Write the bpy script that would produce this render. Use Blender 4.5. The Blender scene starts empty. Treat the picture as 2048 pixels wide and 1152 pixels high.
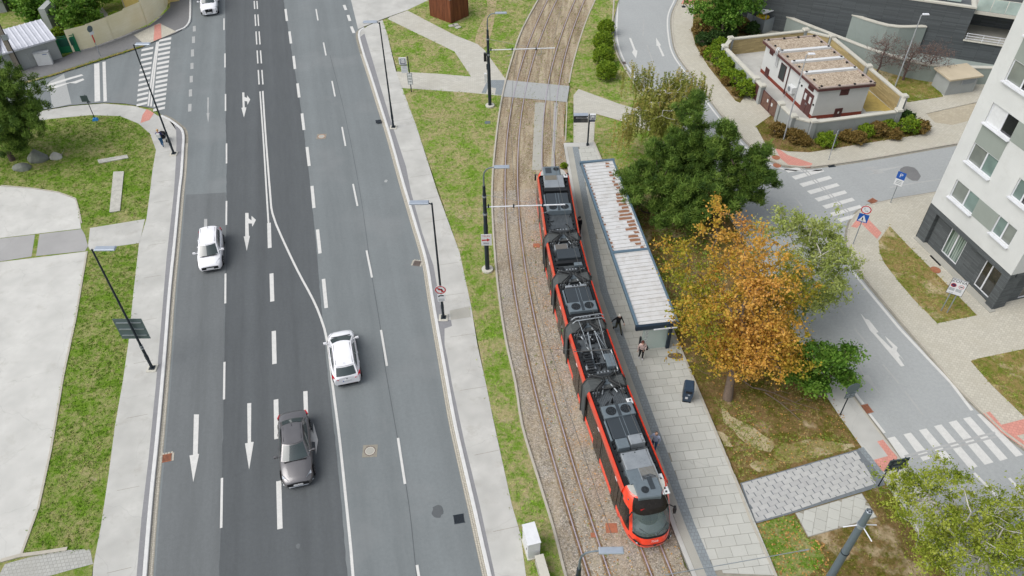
import bpy, bmesh, math, random
import numpy as np
from mathutils import Vector, Matrix
random.seed(7); rng = np.random.default_rng(7)
R = math.radians; PI = math.pi
SC = bpy.context.scene; COL = SC.collection

# ------------------------------------------------------------------ camera, sky, sun, exposure
CAMH = 38.0; FPX = 1550.0; CX, CY = 1024.0, 576.0            # focal length in photo pixels (photo 2048 wide)
_d = np.array([1045 - CX, 2190 - CY, FPX]); _d /= np.linalg.norm(_d)
_up = -_d
_Y = np.array([0, 0, 1.0]) - _up[2] * _up; _Y /= np.linalg.norm(_Y)
_X = np.cross(_Y, _up)
RM = np.stack([_X, _Y, _up])                                  # world = RM @ (right, down, forward)
cam = bpy.data.cameras.new('camera'); camo = bpy.data.objects.new('camera', cam); COL.objects.link(camo)
cam.sensor_width = 36.0; cam.lens = FPX / 2048 * 36.0; cam.clip_end = 2000; cam.clip_start = 0.1
m = Matrix.Identity(4)
for i in range(3):
    m[i][0] = RM[i][0]; m[i][1] = -RM[i][1]; m[i][2] = -RM[i][2]
m[2][3] = CAMH
camo.matrix_world = m
SC.camera = camo

SUN_EL, SUN_AZ = R(52), R(-112)                                # soft overcast light from the left, slightly from the camera side
w = bpy.data.worlds.new('World'); SC.world = w; w.use_nodes = True
nt = w.node_tree; bg = nt.nodes['Background']
sky = nt.nodes.new('ShaderNodeTexSky'); sky.sky_type = 'NISHITA'; sky.sun_disc = False
sky.sun_elevation = SUN_EL; sky.sun_rotation = SUN_AZ % (2 * PI); sky.air_density = 1.0; sky.dust_density = 3.0
hs = nt.nodes.new('ShaderNodeHueSaturation'); hs.inputs['Saturation'].default_value = 0.34   # cloud cover: grey sky
nt.links.new(sky.outputs[0], hs.inputs['Color']); nt.links.new(hs.outputs[0], bg.inputs['Color'])
bg.inputs['Strength'].default_value = 0.12
sl = bpy.data.lights.new('sun', 'SUN'); sl.energy = 1.0; sl.angle = R(46); sl.color = (1, 0.985, 0.96)
so = bpy.data.objects.new('sun', sl); COL.objects.link(so)
so.rotation_euler = Vector((math.cos(SUN_EL) * math.sin(SUN_AZ), math.cos(SUN_EL) * math.cos(SUN_AZ), math.sin(SUN_EL))).to_track_quat('Z', 'Y').to_euler()
SC.view_settings.view_transform = 'Standard'; SC.view_settings.look = 'None'
SC.view_settings.exposure = 0.78; SC.view_settings.gamma = 1.0
SC.view_settings.use_curve_mapping = False

# ------------------------------------------------------------------ photo pixel -> point on a horizontal plane of the place
def P(px, py, z=0.0):
    r = RM @ np.array([px - CX, py - CY, FPX]); t = (z - CAMH) / r[2]
    return (float(r[0] * t), float(r[1] * t), z)
def P2(px, py, z=0.0):
    return P(px, py, z)[:2]
def PL(pts, z=0.0, ox=0, oy=0, s=1.0):
    return [P2(ox + x / s, oy + y / s, z) for x, y in pts]
def T3(ox, oy):                                               # points read in three-times enlarged tiles
    return lambda pts, z=0.0: [P2(ox + x / 3, oy + y / 3, z) for x, y in pts]

# ------------------------------------------------------------------ materials
def lin(c):
    c /= 255.0
    return c / 12.92 if c <= 0.04045 else ((c + 0.055) / 1.055) ** 2.4
KEXP = 1.4
def C(r, g, b, k=None):
    k = k or KEXP
    return (min(lin(r) / k, .82), min(lin(g) / k, .82), min(lin(b) / k, .82), 1)
MATS = {}
class NT:
    def __init__(s, name):
        s.m = bpy.data.materials.new(name); s.m.use_nodes = True
        s.t = s.m.node_tree; s.b = s.t.nodes['Principled BSDF']; MATS[name] = s.m
    def n(s, t, **k):
        o = s.t.nodes.new('ShaderNode' + t)
        for a, v in k.items(): setattr(o, a, v)
        return o
    def l(s, a, b): s.t.links.new(a, b)
    def pos(s, rot=0.0, scale=(1, 1, 1), obj=False):
        if obj: src = s.n('TexCoord').outputs['Object']
        else: src = s.n('NewGeometry').outputs['Position']
        if rot: mp = s.n('Mapping'); mp.vector_type = 'POINT'; mp.inputs['Rotation'].default_value = (0, 0, rot); s.l(src, mp.inputs[0]); src = mp.outputs[0]
        mp = s.n('Mapping'); mp.vector_type = 'POINT'; mp.inputs['Scale'].default_value = scale
        s.l(src, mp.inputs[0]); return mp.outputs[0]
    def noise(s, v, scale, detail=4, rough=.55, lo=.35, hi=.65):
        t = s.n('TexNoise'); t.inputs['Scale'].default_value = scale; t.inputs['Detail'].default_value = detail
        t.inputs['Roughness'].default_value = rough; s.l(v, t.inputs['Vector'])
        return s.rng(t.outputs['Fac'], lo, hi)
    def rng(s, f, lo, hi, a=0, b=1):
        m = s.n('MapRange'); m.inputs[1].default_value = lo; m.inputs[2].default_value = hi
        m.inputs[3].default_value = a; m.inputs[4].default_value = b; s.l(f, m.inputs[0]); return m.outputs[0]
    def mix(s, f, a, b, blend='MIX'):
        m = s.n('Mix', data_type='RGBA', blend_type=blend)
        for sock, v in ((m.inputs[0], f), (m.inputs[6], a), (m.inputs[7], b)):
            if hasattr(v, 'is_linked'): s.l(v, sock)
            else: sock.default_value = v
        return m.outputs[2]
    def math(s, op, a, b):
        m = s.n('Math', operation=op)
        for sock, v in ((m.inputs[0], a), (m.inputs[1], b)):
            if hasattr(v, 'is_linked'): s.l(v, sock)
            else: sock.default_value = v
        return m.outputs[0]
    def bump(s, h, strength=.4, dist=.02):
        b = s.n('Bump'); b.inputs['Strength'].default_value = strength; b.inputs['Distance'].default_value = dist
        s.l(h, b.inputs['Height']); s.l(b.outputs[0], s.b.inputs['Normal'])
    def out(s, col, rough=.8, metal=0, spec=.3):
        if hasattr(col, 'is_linked'): s.l(col, s.b.inputs['Base Color'])
        else: s.b.inputs['Base Color'].default_value = col
        if hasattr(rough, 'is_linked'): s.l(rough, s.b.inputs['Roughness'])
        else: s.b.inputs['Roughness'].default_value = rough
        s.b.inputs['Metallic'].default_value = metal
        s.b.inputs['Specular IOR Level'].default_value = spec
        return s.m
def sc(c, k): return (c[0] * k, c[1] * k, c[2] * k, 1)
def simple(name, col, rough=.6, metal=0, spec=.4, var=.12, scale=6, bump=0, coat=0, obj=True):
    n = NT(name); v = n.pos(obj=obj)
    f = n.noise(v, scale, 5); g = n.noise(v, scale * 7, 3)
    c = n.mix(f, sc(col, 1 - var), sc(col, 1 + var)); c = n.mix(g, c, sc(col, 1 + var * .5)) if var > .05 else c
    if bump: n.bump(g, bump, .01)
    r = n.rng(f, 0, 1, max(rough - .08, .02), min(rough + .08, 1))
    if coat: n.b.inputs['Coat Weight'].default_value = coat; n.b.inputs['Coat Roughness'].default_value = .05
    return n.out(c, r, metal, spec)
ROADROT = math.atan2(.225, .974)                               # the main road leans this way from +Y
def asphalt(name, base, k=.16, streak=.16, patch=None, rot=None):
    n = NT(name); v = n.pos(); vr = n.pos(-(ROADROT if rot is None else rot), (1, .012, 1)); vs = n.pos(-(ROADROT if rot is None else rot), (1, .12, 1))
    c0 = n.noise(v, .22, 6, .65); c1 = n.noise(vr, .75, 2, .5, .32, .68); c4 = n.noise(vs, 3.5, 4, .6, .3, .7); c2 = n.noise(v, 30, 3, .75, .3, .7); c3 = n.noise(v, 5, 6, .75, .35, .7); st = n.noise(v, .8, 5, .7, .64, .74)
    col = n.mix(c0, sc(base, 1 - k * .6), sc(base, 1 + k * .6))
    col = n.mix(n.math('MULTIPLY', c1, streak * 3.2), col, sc(base, .6)); col = n.mix(n.math('MULTIPLY', c4, streak * .9), col, sc(base, 1.3))
    col = n.mix(n.math('MULTIPLY', c2, .6), col, sc(base, 1.35)); col = n.mix(n.math('MULTIPLY', c3, .4), col, sc(base, .72)); col = n.mix(n.math('MULTIPLY', st, .22), col, sc(base, .5))
    if patch:
        p = n.noise(v, .12, 4, .6, .52, .62); col = n.mix(n.math('MULTIPLY', p, .3), col, patch)
    # hairline cracks
    wv = n.n('TexNoise'); wv.inputs['Scale'].default_value = 1.3; n.l(v, wv.inputs['Vector'])
    ad = n.n('VectorMath', operation='ADD'); n.l(v, ad.inputs[0]); n.l(wv.outputs['Color'], ad.inputs[1])
    vo = n.n('TexVoronoi', feature='DISTANCE_TO_EDGE'); vo.inputs['Scale'].default_value = .16; n.l(ad.outputs[0], vo.inputs['Vector'])
    cr = n.rng(vo.outputs['Distance'], 0, .003, .1, 0)
    col = n.mix(cr, col, sc(base, .35))
    n.bump(c2, .35, .006)
    return n.out(col, .88, 0, .25)
def concrete(name, base, k=.1, stain=.5, crack=.28):
    n = NT(name); v = n.pos()
    a = n.noise(v, .5, 6, .65); b = n.noise(v, 4, 5, .65); c = n.noise(v, 40, 3, .6)
    st = n.noise(v, .9, 7, .7, .55, .75)
    col = n.mix(a, sc(base, 1 - k), sc(base, 1 + k)); col = n.mix(n.math('MULTIPLY', b, .4), col, sc(base, 1 - k * 1.6))
    col = n.mix(n.math('MULTIPLY', st, stain), col, sc((base[0], base[1] * .97, base[2] * .92), .72))
    col = n.mix(n.math('MULTIPLY', c, .3), col, sc(base, 1.18))
    wv = n.n('TexNoise'); wv.inputs['Scale'].default_value = .8; n.l(v, wv.inputs['Vector'])
    ad = n.n('VectorMath', operation='ADD'); n.l(v, ad.inputs[0]); n.l(wv.outputs['Color'], ad.inputs[1])
    vo = n.n('TexVoronoi', feature='DISTANCE_TO_EDGE'); vo.inputs['Scale'].default_value = .22; n.l(ad.outputs[0], vo.inputs['Vector'])
    col = n.mix(n.rng(vo.outputs['Distance'], 0, .004, crack, 0), col, sc(base, .5))
    n.bump(c, .25, .006)
    return n.out(col, .9, 0, .2)
def pavers(name, base, bw=.2, bh=.1, rot=0.0, mort=.68, var=.1):
    n = NT(name); v = n.pos(-rot)
    br = n.n('TexBrick'); n.l(v, br.inputs['Vector']); br.inputs['Scale'].default_value = 1
    br.inputs['Brick Width'].default_value = bw; br.inputs['Row Height'].default_value = bh
    br.inputs['Mortar Size'].default_value = bh * .07; br.inputs['Mortar Smooth'].default_value = .2
    br.inputs['Color1'].default_value = sc(base, 1 - var); br.inputs['Color2'].default_value = sc(base, 1 + var)
    br.inputs['Mortar'].default_value = sc(base, mort)
    wv = n.pos(); a = n.noise(wv, .6, 6, .65); b = n.noise(wv, 14, 4)
    col = n.mix(n.math('MULTIPLY', a, .55), br.outputs['Color'], sc((base[0], base[1] * .98, base[2] * .93), .82))
    col = n.mix(n.math('MULTIPLY', b, .25), col, sc(base, 1.12))
    n.bump(br.outputs['Fac'], -.3, .008)
    return n.out(col, .9, 0, .2)
def grassy(name, green, green2, dry, soil, dryness=.5, bare=.62):
    n = NT(name); v = n.pos()
    a = n.noise(v, .55, 6, .7, .5 - .16, .5 + .16); b = n.noise(v, 3.2, 6, .75, .4, .6); c = n.noise(v, 16, 4, .8, .3, .7)
    d = n.noise(v, .28, 5, .7, bare - .03, bare + .06)
    col = n.mix(c, green, green2)
    f = n.math('MULTIPLY', n.math('ADD', n.math('MULTIPLY', a, .7), n.math('MULTIPLY', b, .5)), dryness * 1.5)
    lf = n.noise(v, .11, 3, .6, .3, .7); f = n.rng(n.math('ADD', f, n.math('MULTIPLY', lf, .22)), .34, .92)
    col = n.mix(f, col, dry)
    col = n.mix(n.math('MULTIPLY', n.noise(v, 7, 5, .8, .45, .7), .45), col, sc(green, .55))
    col = n.mix(d, col, soil)
    n.bump(c, .6, .05)
    return n.out(col, .95, 0, .1)

G1, G2, GDRY, SOIL = C(96, 134, 34), C(146, 178, 68), C(186, 174, 128), C(196, 180, 148)
M = {}
M['asphalt'] = asphalt('asphalt_grey', C(132, 138, 139), patch=C(150, 153, 153), streak=.26)
M['asphalt_dark'] = asphalt('asphalt_dark', C(101, 105, 107), k=.16, streak=.32)
M['asphalt_mid'] = asphalt('asphalt_mid', C(120, 124, 125), k=.14, streak=.32)
M['asphalt_walk'] = asphalt('asphalt_walk', C(128, 128, 128), streak=0)
M['asphalt_strip'] = asphalt('asphalt_strip', C(146, 146, 148), streak=0)
M['street'] = asphalt('asphalt_street', C(174, 177, 176), k=.08, streak=.05, rot=.3)
M['patch'] = asphalt('asphalt_patch', C(176, 178, 176), k=.06, streak=0)
M['walk'] = concrete('walk_concrete', C(203, 202, 196), k=.16, stain=.85)
M['yard'] = concrete('yard_concrete', C(213, 212, 206), k=.13, stain=.7)
M['yard_strip'] = concrete('yard_strip', C(176, 175, 173), k=.08, stain=.3)
M['slab'] = concrete('slab_concrete', C(184, 182, 172), k=.1, stain=.35)
M['kerb_white'] = simple('kerb_paint', C(224, 224, 221), .7, var=.1, scale=3, obj=False)
M['kerb'] = simple('kerb_stone', C(190, 184, 170), .85, var=.15, scale=4, obj=False)
M['kerb_dark'] = simple('kerb_grimy', C(150, 145, 132), .9, var=.3, scale=3, obj=False)
M['paint'] = None
M['paver'] = pavers('paver_beige', C(208, 203, 188), .22, .2, R(-16))
M['paver_path'] = pavers('paver_path', C(206, 203, 192), .4, .2, R(2))
M['paver_red'] = pavers('paver_red', C(226, 160, 146), .2, .2, R(-16))
M['paver_grey'] = pavers('paver_grey', C(150, 158, 162), .2, .2, R(5), mort=.6)
M['cobble'] = simple('cobble_stone', C(190, 184, 170), .85, var=.3, scale=9, obj=False)
M['grass'] = grassy('grass_ground', G1, G2, GDRY, SOIL, .6, .62)
M['grass_lush'] = grassy('grass_lush', C(88, 124, 30), C(136, 168, 58), GDRY, SOIL, .46, .68)
M['grass_dry'] = grassy('grass_dry', C(98, 112, 36), C(140, 148, 60), C(170, 146, 96), C(206, 188, 150), .6, .56)
M['grass_litter'] = grassy('grass_litter', C(84, 86, 30), C(122, 116, 44), C(150, 122, 84), C(200, 180, 146), .62, .6)
M['soil'] = simple('soil', C(176, 158, 124), .95, var=.3, scale=1.5, bump=.5, obj=False)
def paintmat():
    n = NT('road_paint'); v = n.pos(); a = n.noise(v, 3, 6, .75, .42, .75); b = n.noise(v, 25, 4, .7, .5, .8)
    col = n.mix(n.math('MULTIPLY', a, .35), C(232, 231, 226), C(176, 177, 176)); col = n.mix(n.math('MULTIPLY', b, .5), col, C(150, 152, 152))
    n.bump(b, .2, .003)
    return n.out(col, .7, 0, .3)
M['paint'] = paintmat()
M['paint_worn'] = concrete('road_paint_worn', C(186, 187, 185), k=.12, stain=.9)
def trackmat(name, c1, c2, c3, c4, sc1=9.0, earth=.5, streak=.35):
    n = NT(name); v = n.pos()
    vo = n.n('TexVoronoi'); vo.inputs['Scale'].default_value = sc1; n.l(v, vo.inputs['Vector'])
    cr = n.n('ValToRGB'); e = cr.color_ramp; e.interpolation = 'LINEAR'
    e.elements[0].position = .1; e.elements[0].color = c1; e.elements[1].position = .9; e.elements[1].color = c4
    q = e.elements.new(.4); q.color = c2; q = e.elements.new(.65); q.color = c3
    sep = n.n('SeparateColor'); n.l(vo.outputs['Color'], sep.inputs[0]); n.l(sep.outputs[0], cr.inputs[0])
    ve = n.n('TexVoronoi', feature='DISTANCE_TO_EDGE'); ve.inputs['Scale'].default_value = sc1; n.l(v, ve.inputs['Vector'])
    g = n.rng(ve.outputs['Distance'], 0, .12, .75, 0)
    col = n.mix(g, cr.outputs[0], sc(c1, .55))
    a = n.noise(v, .5, 6, .7, .42, .7)
    col = n.mix(n.math('MULTIPLY', a, earth), col, C(166, 140, 104))
    b = n.noise(v, 2.6, 6, .75, .55, .75)
    col = n.mix(n.math('MULTIPLY', b, .55), col, C(128, 122, 72))
    sk = n.noise(n.pos(.06, (1, .09, 1)), 1.6, 4, .65, .45, .68); col = n.mix(n.math('MULTIPLY', sk, streak), col, C(212, 198, 170)); ms = n.noise(n.pos(.06, (1, .2, 1)), .9, 6, .75, .55, .7); col = n.mix(n.math('MULTIPLY', ms, streak * .7), col, C(112, 104, 58))
    n.bump(n.rng(ve.outputs['Distance'], 0, .2), .5, .02)
    return n.out(col, .92, 0, .2)
M['track'] = trackmat('track_setts', C(142, 134, 120), C(194, 184, 166), C(172, 168, 162), C(218, 208, 192), 15, .4)
M['track_earth'] = trackmat('track_earth', C(140, 122, 98), C(182, 166, 142), C(162, 146, 122), C(204, 192, 172), 14, .35, .7)
M['rail_stain'] = trackmat('track_rust_stain', C(114, 92, 70), C(152, 128, 98), C(134, 110, 84), C(172, 150, 120), 12, .5)
M['rail_head'] = simple('rail_steel', C(214, 204, 212), .35, .5, var=.12)
M['rail_rust'] = simple('rail_rust', C(112, 84, 62), .8, .2, var=.3)

# ------------------------------------------------------------------ mesh building
MW = {}                                                        # world matrix of every thing Empty (kept by hand)
def link(o, parent=None):
    COL.objects.link(o)
    if parent is not None: o.parent = parent
    return o
def tag(o, label=None, cat=None, group=None, kind=None):
    if label: o['label'] = label
    if cat: o['category'] = cat
    if group: o['group'] = group
    if kind: o['kind'] = kind
    return o
def thing(name, label, cat, loc=(0, 0, 0), rz=0.0, group=None):
    o = bpy.data.objects.new(name, None); o.empty_display_size = .3
    o.location = loc; o.rotation_euler = (0, 0, rz); link(o)
    MW[o.name] = Matrix.Translation(loc) @ Matrix.Rotation(rz, 4, 'Z')
    return tag(o, label, cat, group)
class MB:
    def __init__(s): s.v = []; s.f = []; s.mi = []; s.sm = []
    def add(s, vs, fs, mi=0, smooth=False):
        o = len(s.v); s.v += [tuple(v) for v in vs]
        for f in fs: s.f.append(tuple(i + o for i in f)); s.mi.append(mi); s.sm.append(smooth)
        return s
    def box(s, c, d, rz=0.0, mi=0, M4=None, taper=1.0):
        x, y, z = d[0] / 2, d[1] / 2, d[2] / 2; vs = []
        ca, sa = math.cos(rz), math.sin(rz)
        for dz in (-z, z):
            k = 1 if dz < 0 else taper
            for dx, dy in ((-x, -y), (x, -y), (x, y), (-x, y)):
                p = (c[0] + dx * k * ca - dy * k * sa, c[1] + dx * k * sa + dy * k * ca, c[2] + dz)
                vs.append(tuple(M4 @ Vector(p)) if M4 is not None else p)
        return s.add(vs, [(3, 2, 1, 0), (4, 5, 6, 7), (0, 1, 5, 4), (1, 2, 6, 5), (2, 3, 7, 6), (3, 0, 4, 7)], mi)
    def bbox(s, c, d, b=.02, rz=0.0, mi=0, M4=None):
        """box with chamfered top edge"""
        x, y, z = d[0] / 2, d[1] / 2, d[2] / 2; vs = []; ca, sa = math.cos(rz), math.sin(rz)
        for dz, k in ((-z, 0), (z - b, 0), (z, b)):
            for dx, dy in ((-x + k, -y + k), (x - k, -y + k), (x - k, y - k), (-x + k, y - k)):
                p = (c[0] + dx * ca - dy * sa, c[1] + dx * sa + dy * ca, c[2] + dz)
                vs.append(tuple(M4 @ Vector(p)) if M4 is not None else p)
        fs = [(3, 2, 1, 0), (8, 9, 10, 11)]
        for r in (0, 4):
            for i in range(4): j = (i + 1) % 4; fs.append((r + i, r + j, r + 4 + j, r + 4 + i))
        return s.add(vs, fs, mi)
    def prism(s, poly, z0, z1, mi=0, side=None, bottom=False):
        a = sum(poly[i][0] * poly[(i + 1) % len(poly)][1] - poly[(i + 1) % len(poly)][0] * poly[i][1] for i in range(len(poly)))
        if a < 0: poly = poly[::-1]
        n = len(poly)
        s.add([(p[0], p[1], z1) for p in poly], [tuple(range(n))], mi)
        if z0 is not None:
            s.add([(p[0], p[1], z0) for p in poly] + [(p[0], p[1], z1) for p in poly],
                  [(i, (i + 1) % n, n + (i + 1) % n, n + i) for i in range(n)], mi if side is None else side)
        if bottom: s.add([(p[0], p[1], z0) for p in poly], [tuple(range(n))[::-1]], mi)
        return s
    def quad(s, a, b, c, d, mi=0): return s.add([a, b, c, d], [(0, 1, 2, 3)], mi)
    def tube(s, path, r, n=8, mi=0, cap=True, smooth=True):
        rs = r if isinstance(r, (list, tuple)) else [r] * len(path)
        pts = [Vector(p) for p in path]; vs = []; fs = []
        ref = None
        for i, p in enumerate(pts):
            t = (pts[min(i + 1, len(pts) - 1)] - pts[max(i - 1, 0)])
            if t.length < 1e-9: t = Vector((0, 0, 1))
            t.normalize()
            if ref is None:
                ref = Vector((1, 0, 0)) if abs(t.x) < .9 else Vector((0, 1, 0))
            u = (ref - t * ref.dot(t)).normalized(); ref = u; v = t.cross(u)
            for k in range(n):
                a = 2 * PI * k / n; vs.append(tuple(p + (u * math.cos(a) + v * math.sin(a)) * rs[i]))
        for i in range(len(pts) - 1):
            for k in range(n):
                k2 = (k + 1) % n; fs.append((i * n + k, i * n + k2, (i + 1) * n + k2, (i + 1) * n + k))
        s.add(vs, fs, mi, smooth)
        if cap: s.add([vs[k] for k in range(n)], [tuple(range(n))[::-1]], mi); s.add(vs[-n:], [tuple(range(n))], mi)
        return s
    def disc(s, c, r, n=20, mi=0, nrm=(0, 0, 1), up=(0, 1, 0), ry=None):
        nv = Vector(nrm).normalized(); u = Vector(up).cross(nv).normalized(); v = nv.cross(u); c = Vector(c)
        return s.add([tuple(c + u * math.cos(2 * PI * k / n) * r + v * math.sin(2 * PI * k / n) * (ry or r)) for k in range(n)], [tuple(range(n))], mi)
    def ring(s, c, r0, r1, n=24, mi=0, nrm=(0, 0, 1), up=(0, 1, 0)):
        nv = Vector(nrm).normalized(); u = Vector(up).cross(nv).normalized(); v = nv.cross(u); c = Vector(c); vs = []
        for r in (r0, r1):
            vs += [tuple(c + (u * math.cos(2 * PI * k / n) + v * math.sin(2 * PI * k / n)) * r) for k in range(n)]
        return s.add(vs, [(k, n + k, n + (k + 1) % n, (k + 1) % n) for k in range(n)], mi)
    def sweep(s, path, prof, mi=0, closed=False, smooth=False, cap=True):
        """profile (offset to the right of travel, z) swept along a 2-D polyline"""
        n = len(path); k = len(prof); vs = []; fs = []
        for i in range(n):
            a = Vector(path[max(i - 1, 0)][:2]); b = Vector(path[min(i + 1, n - 1)][:2]); t = (b - a).normalized()
            nr = Vector((t.y, -t.x)); p = Vector(path[i][:2]); zz = path[i][2] if len(path[i]) > 2 else 0
            if 0 < i < n - 1:
                t1 = (p - a).normalized(); c = max(t1.dot(t), .5)
            else: c = 1
            for o, z in prof: q = p + nr * (o / c); vs.append((q.x, q.y, z + zz))
        for i in range(n - 1):
            for j in range(k - (0 if closed else 1)):
                j2 = (j + 1) % k; fs.append((i * k + j, i * k + j2, (i + 1) * k + j2, (i + 1) * k + j))
        s.add(vs, fs, mi, smooth)
        if closed and cap: s.add(vs[:k], [tuple(range(k))], mi); s.add(vs[-k:], [tuple(range(k))[::-1]], mi)
        return s
    def mesh(s, name, mats):
        me = bpy.data.meshes.new(name); me.from_pydata(s.v, [], s.f)
        for mt in (mats if isinstance(mats, (list, tuple)) else [mats]): me.materials.append(mt)
        me.polygons.foreach_set('material_index', s.mi); me.polygons.foreach_set('use_smooth', s.sm); me.update()
        return me
    def obj(s, name, mats, parent=None, world=False):
        if world and parent is not None:
            r = parent
            while r.parent is not None: r = r.parent
            if r.name in MW:
                inv = MW[r.name].inverted(); s.v = [tuple(inv @ Vector(v)) for v in s.v]
        return link(bpy.data.objects.new(name, s.mesh(name, mats)), parent)
def np_mesh(name, verts, faces, mats, parent=None, attr=None, smooth=False, midx=None):
    me = bpy.data.meshes.new(name); nv, nf, k = len(verts), len(faces), faces.shape[1]
    me.vertices.add(nv); me.vertices.foreach_set('co', np.ascontiguousarray(verts, dtype=np.float32).ravel())
    me.loops.add(nf * k); me.loops.foreach_set('vertex_index', np.ascontiguousarray(faces, dtype=np.int32).ravel())
    me.polygons.add(nf); me.polygons.foreach_set('loop_start', np.arange(0, nf * k, k, dtype=np.int32))
    if midx is not None: me.polygons.foreach_set('material_index', midx.astype(np.int32))
    for mt in (mats if isinstance(mats, (list, tuple)) else [mats]): me.materials.append(mt)
    if attr is not None:
        a = me.attributes.new('tint', 'FLOAT', 'FACE'); a.data.foreach_set('value', attr.astype(np.float32))
    me.update(calc_edges=True); me.validate()
    return link(bpy.data.objects.new(name, me), parent)
def struct(name, mb, mats, parent=None):
    o = mb.obj(name, mats, parent)
    if parent is None: o['kind'] = 'structure'
    return o
def stuff(o, label=None, cat=None):
    o['kind'] = 'stuff'; return tag(o, label, cat)
def smooth_line(pts, step=.8):
    """Catmull-Rom through 2-D points"""
    p = [np.array(q[:2], float) for q in pts]; p = [2 * p[0] - p[1]] + p + [2 * p[-1] - p[-2]]; out = []
    for i in range(1, len(p) - 2):
        n = max(1, int(np.linalg.norm(p[i + 1] - p[i]) / step))
        for k in range(n):
            t = k / n; a, b, c, d = p[i - 1], p[i], p[i + 1], p[i + 2]
            out.append(tuple(.5 * (2 * b + (c - a) * t + (2 * a - 5 * b + 4 * c - d) * t * t + (3 * b - a - 3 * c + d) * t ** 3)))
    out.append(tuple(p[-2])); return out
def offset(path, d):
    out = []
    for i in range(len(path)):
        a = Vector(path[max(i - 1, 0)][:2]); b = Vector(path[min(i + 1, len(path) - 1)][:2]); t = (b - a).normalized()
        out.append((path[i][0] + t.y * d, path[i][1] - t.x * d))
    return out
def extend(path, a=0, b=0):
    p = list(path)
    if a: d = (Vector(p[0][:2]) - Vector(p[1][:2])).normalized() * a; p = [(p[0][0] + d.x, p[0][1] + d.y)] + p
    if b: d = (Vector(p[-1][:2]) - Vector(p[-2][:2])).normalized() * b; p = p + [(p[-1][0] + d.x, p[-1][1] + d.y)]
    return p
def inpoly(x, y, poly):
    r = np.zeros(len(x), bool); n = len(poly)
    for i in range(n):
        x0, y0 = poly[i][:2]; x1, y1 = poly[(i + 1) % n][:2]
        if y0 == y1: continue
        c = ((y0 > y) != (y1 > y)) & (x < (x1 - x0) * (y - y0) / (y1 - y0) + x0); r ^= c
    return r
NOGRASS = []
GRASS = []                                                     # (polygon, height, density, material)
# ------------------------------------------------------------------ ground, roads, pavements
KL = extend(smooth_line(PL([(383, 0), (383, 25), (381, 45), (370, 58), (353, 65)]), .6), 30, 0)          # corner kerb beside the far pavement
KL2 = extend(smooth_line(PL([(325, 232), (340, 239), (353, 248), (365, 258), (370, 272), (369, 300), (366, 350), (362, 384), (353, 484), (343, 584), (333, 717), (320, 868), (310, 968), (302, 1061), (295, 1152)]), .6), 0, 8)
KR = extend(smooth_line(PL([(727, 57), (720, 61), (716, 72), (725, 107), (739, 150), (759, 213), (779, 277), (802, 360), (829, 451), (850, 524), (862, 597), (874, 667), (889, 751), (905, 841), (922, 918), (945, 1018), (962, 1095), (975, 1152)]), .6), 0, 8)
mb = MB(); mb.quad((-300, -60, -.08), (300, -60, -.08), (300, 420, -.08), (-300, 420, -.08))
struct('ground', mb, M['grass'])
side_far = PL([(-60, 190), (33, 170), (100, 152), (200, 120), (287, 92), (318, 78)])
side_near = PL([(325, 232), (310, 217), (267, 210), (250, 207), (207, 205), (143, 210), (83, 220), (-60, 245)])
road_poly = [(-60, 150)] + KL + [p for p in side_far[::-1]] + side_near[::-1] + KL2 + [KR[-1]] + KR[::-1] + PL([(702, 0), (690, -40)]) + [(-22, 150)]
main_road = struct('main_road', MB().prism(road_poly, None, 0), M['asphalt'])
dark = PL([(450, -60), (451, 200), (453, 330), (452, 450), (420, 560)]) + offset(KL2, -.42)[40:]  # newer, darker lanes
bound = PL([(705, 1240), (695, 1152), (683, 1010), (668, 860), (655, 740), (645, 640), (633, 500), (617, 340), (600, 205), (583, 100), (567, 0), (558, -60)])
jag = lambda q: [(x + random.gauss(0, .012), y) for x, y in smooth_line(q, .5)]
struct('resurfaced_lane', MB().prism(jag(PL([(450, -60), (451, 100), (451, 200), (453, 330), (452, 450), (449, 700), (443, 1000), (436, 1240)])) + jag(bound), None, .004), M['asphalt_dark'])
struct('kerbside_lane', MB().prism(PL([(452, 385), (449, 700), (443, 1000), (436, 1240)]) + [p for p in offset(KL2, -.40)[::-1] if p[1] < 51.2], None, .003), M['asphalt_mid'])
struct('side_street_patch', MB().prism(PL([(97, 165), (128, 148), (143, 208), (105, 216)]), None, .004), M['patch'])

def dash(name, pts, wd=.12, z=.008, mat='paint', parent=None):
    """painted line through photo points"""
    q = [P2(*p) for p in pts]; q = smooth_line(q, 1.0) if len(q) > 2 else q
    return struct(name, MB().sweep(q, [(-wd / 2, z), (wd / 2, z)]), M[mat], parent or main_road)
def area(name, pts, z=.008, mat='paint', parent=None):
    return struct(name, MB().prism([P2(*p) for p in pts], None, z), M[mat], parent or main_road)
for a, b in (((448, 37), (448, 60)), ((450, 107), (450, 135)), ((451, 188), (451, 222)), ((453, 287), (453, 327)), ((453, 402), (452.6, 450)), ((451, 547), (450.6, 607)), ((449, 724), (448, 799)), ((444, 956), (442.4, 1056)), ((438, 1190), (434, 1310))):
    dash('lane_dash', (a, b), .13)
for a, b in (((538, 446), (539.5, 496)), ((543, 547), (544.6, 603)), ((547.6, 662), (549, 728)), ((552, 799), (553.4, 878)), ((557.5, 962), (560, 1058)), ((563, 1190), (565, 1290))):
    dash('wide_dash', (a, b), .28)
for a, b in (((571, 18), (574, 42)), ((579, 63), (582, 87)), ((587, 112), (590, 138)), ((595, 167), (598.5, 195)), ((604, 227), (608, 260)), ((614, 294), (618.5, 332)), ((624, 372), (628, 416)), ((635, 459), (640, 507)), ((647, 558), (652.5, 616))):
    dash('wide_dash', (a, b), .25)
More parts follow.
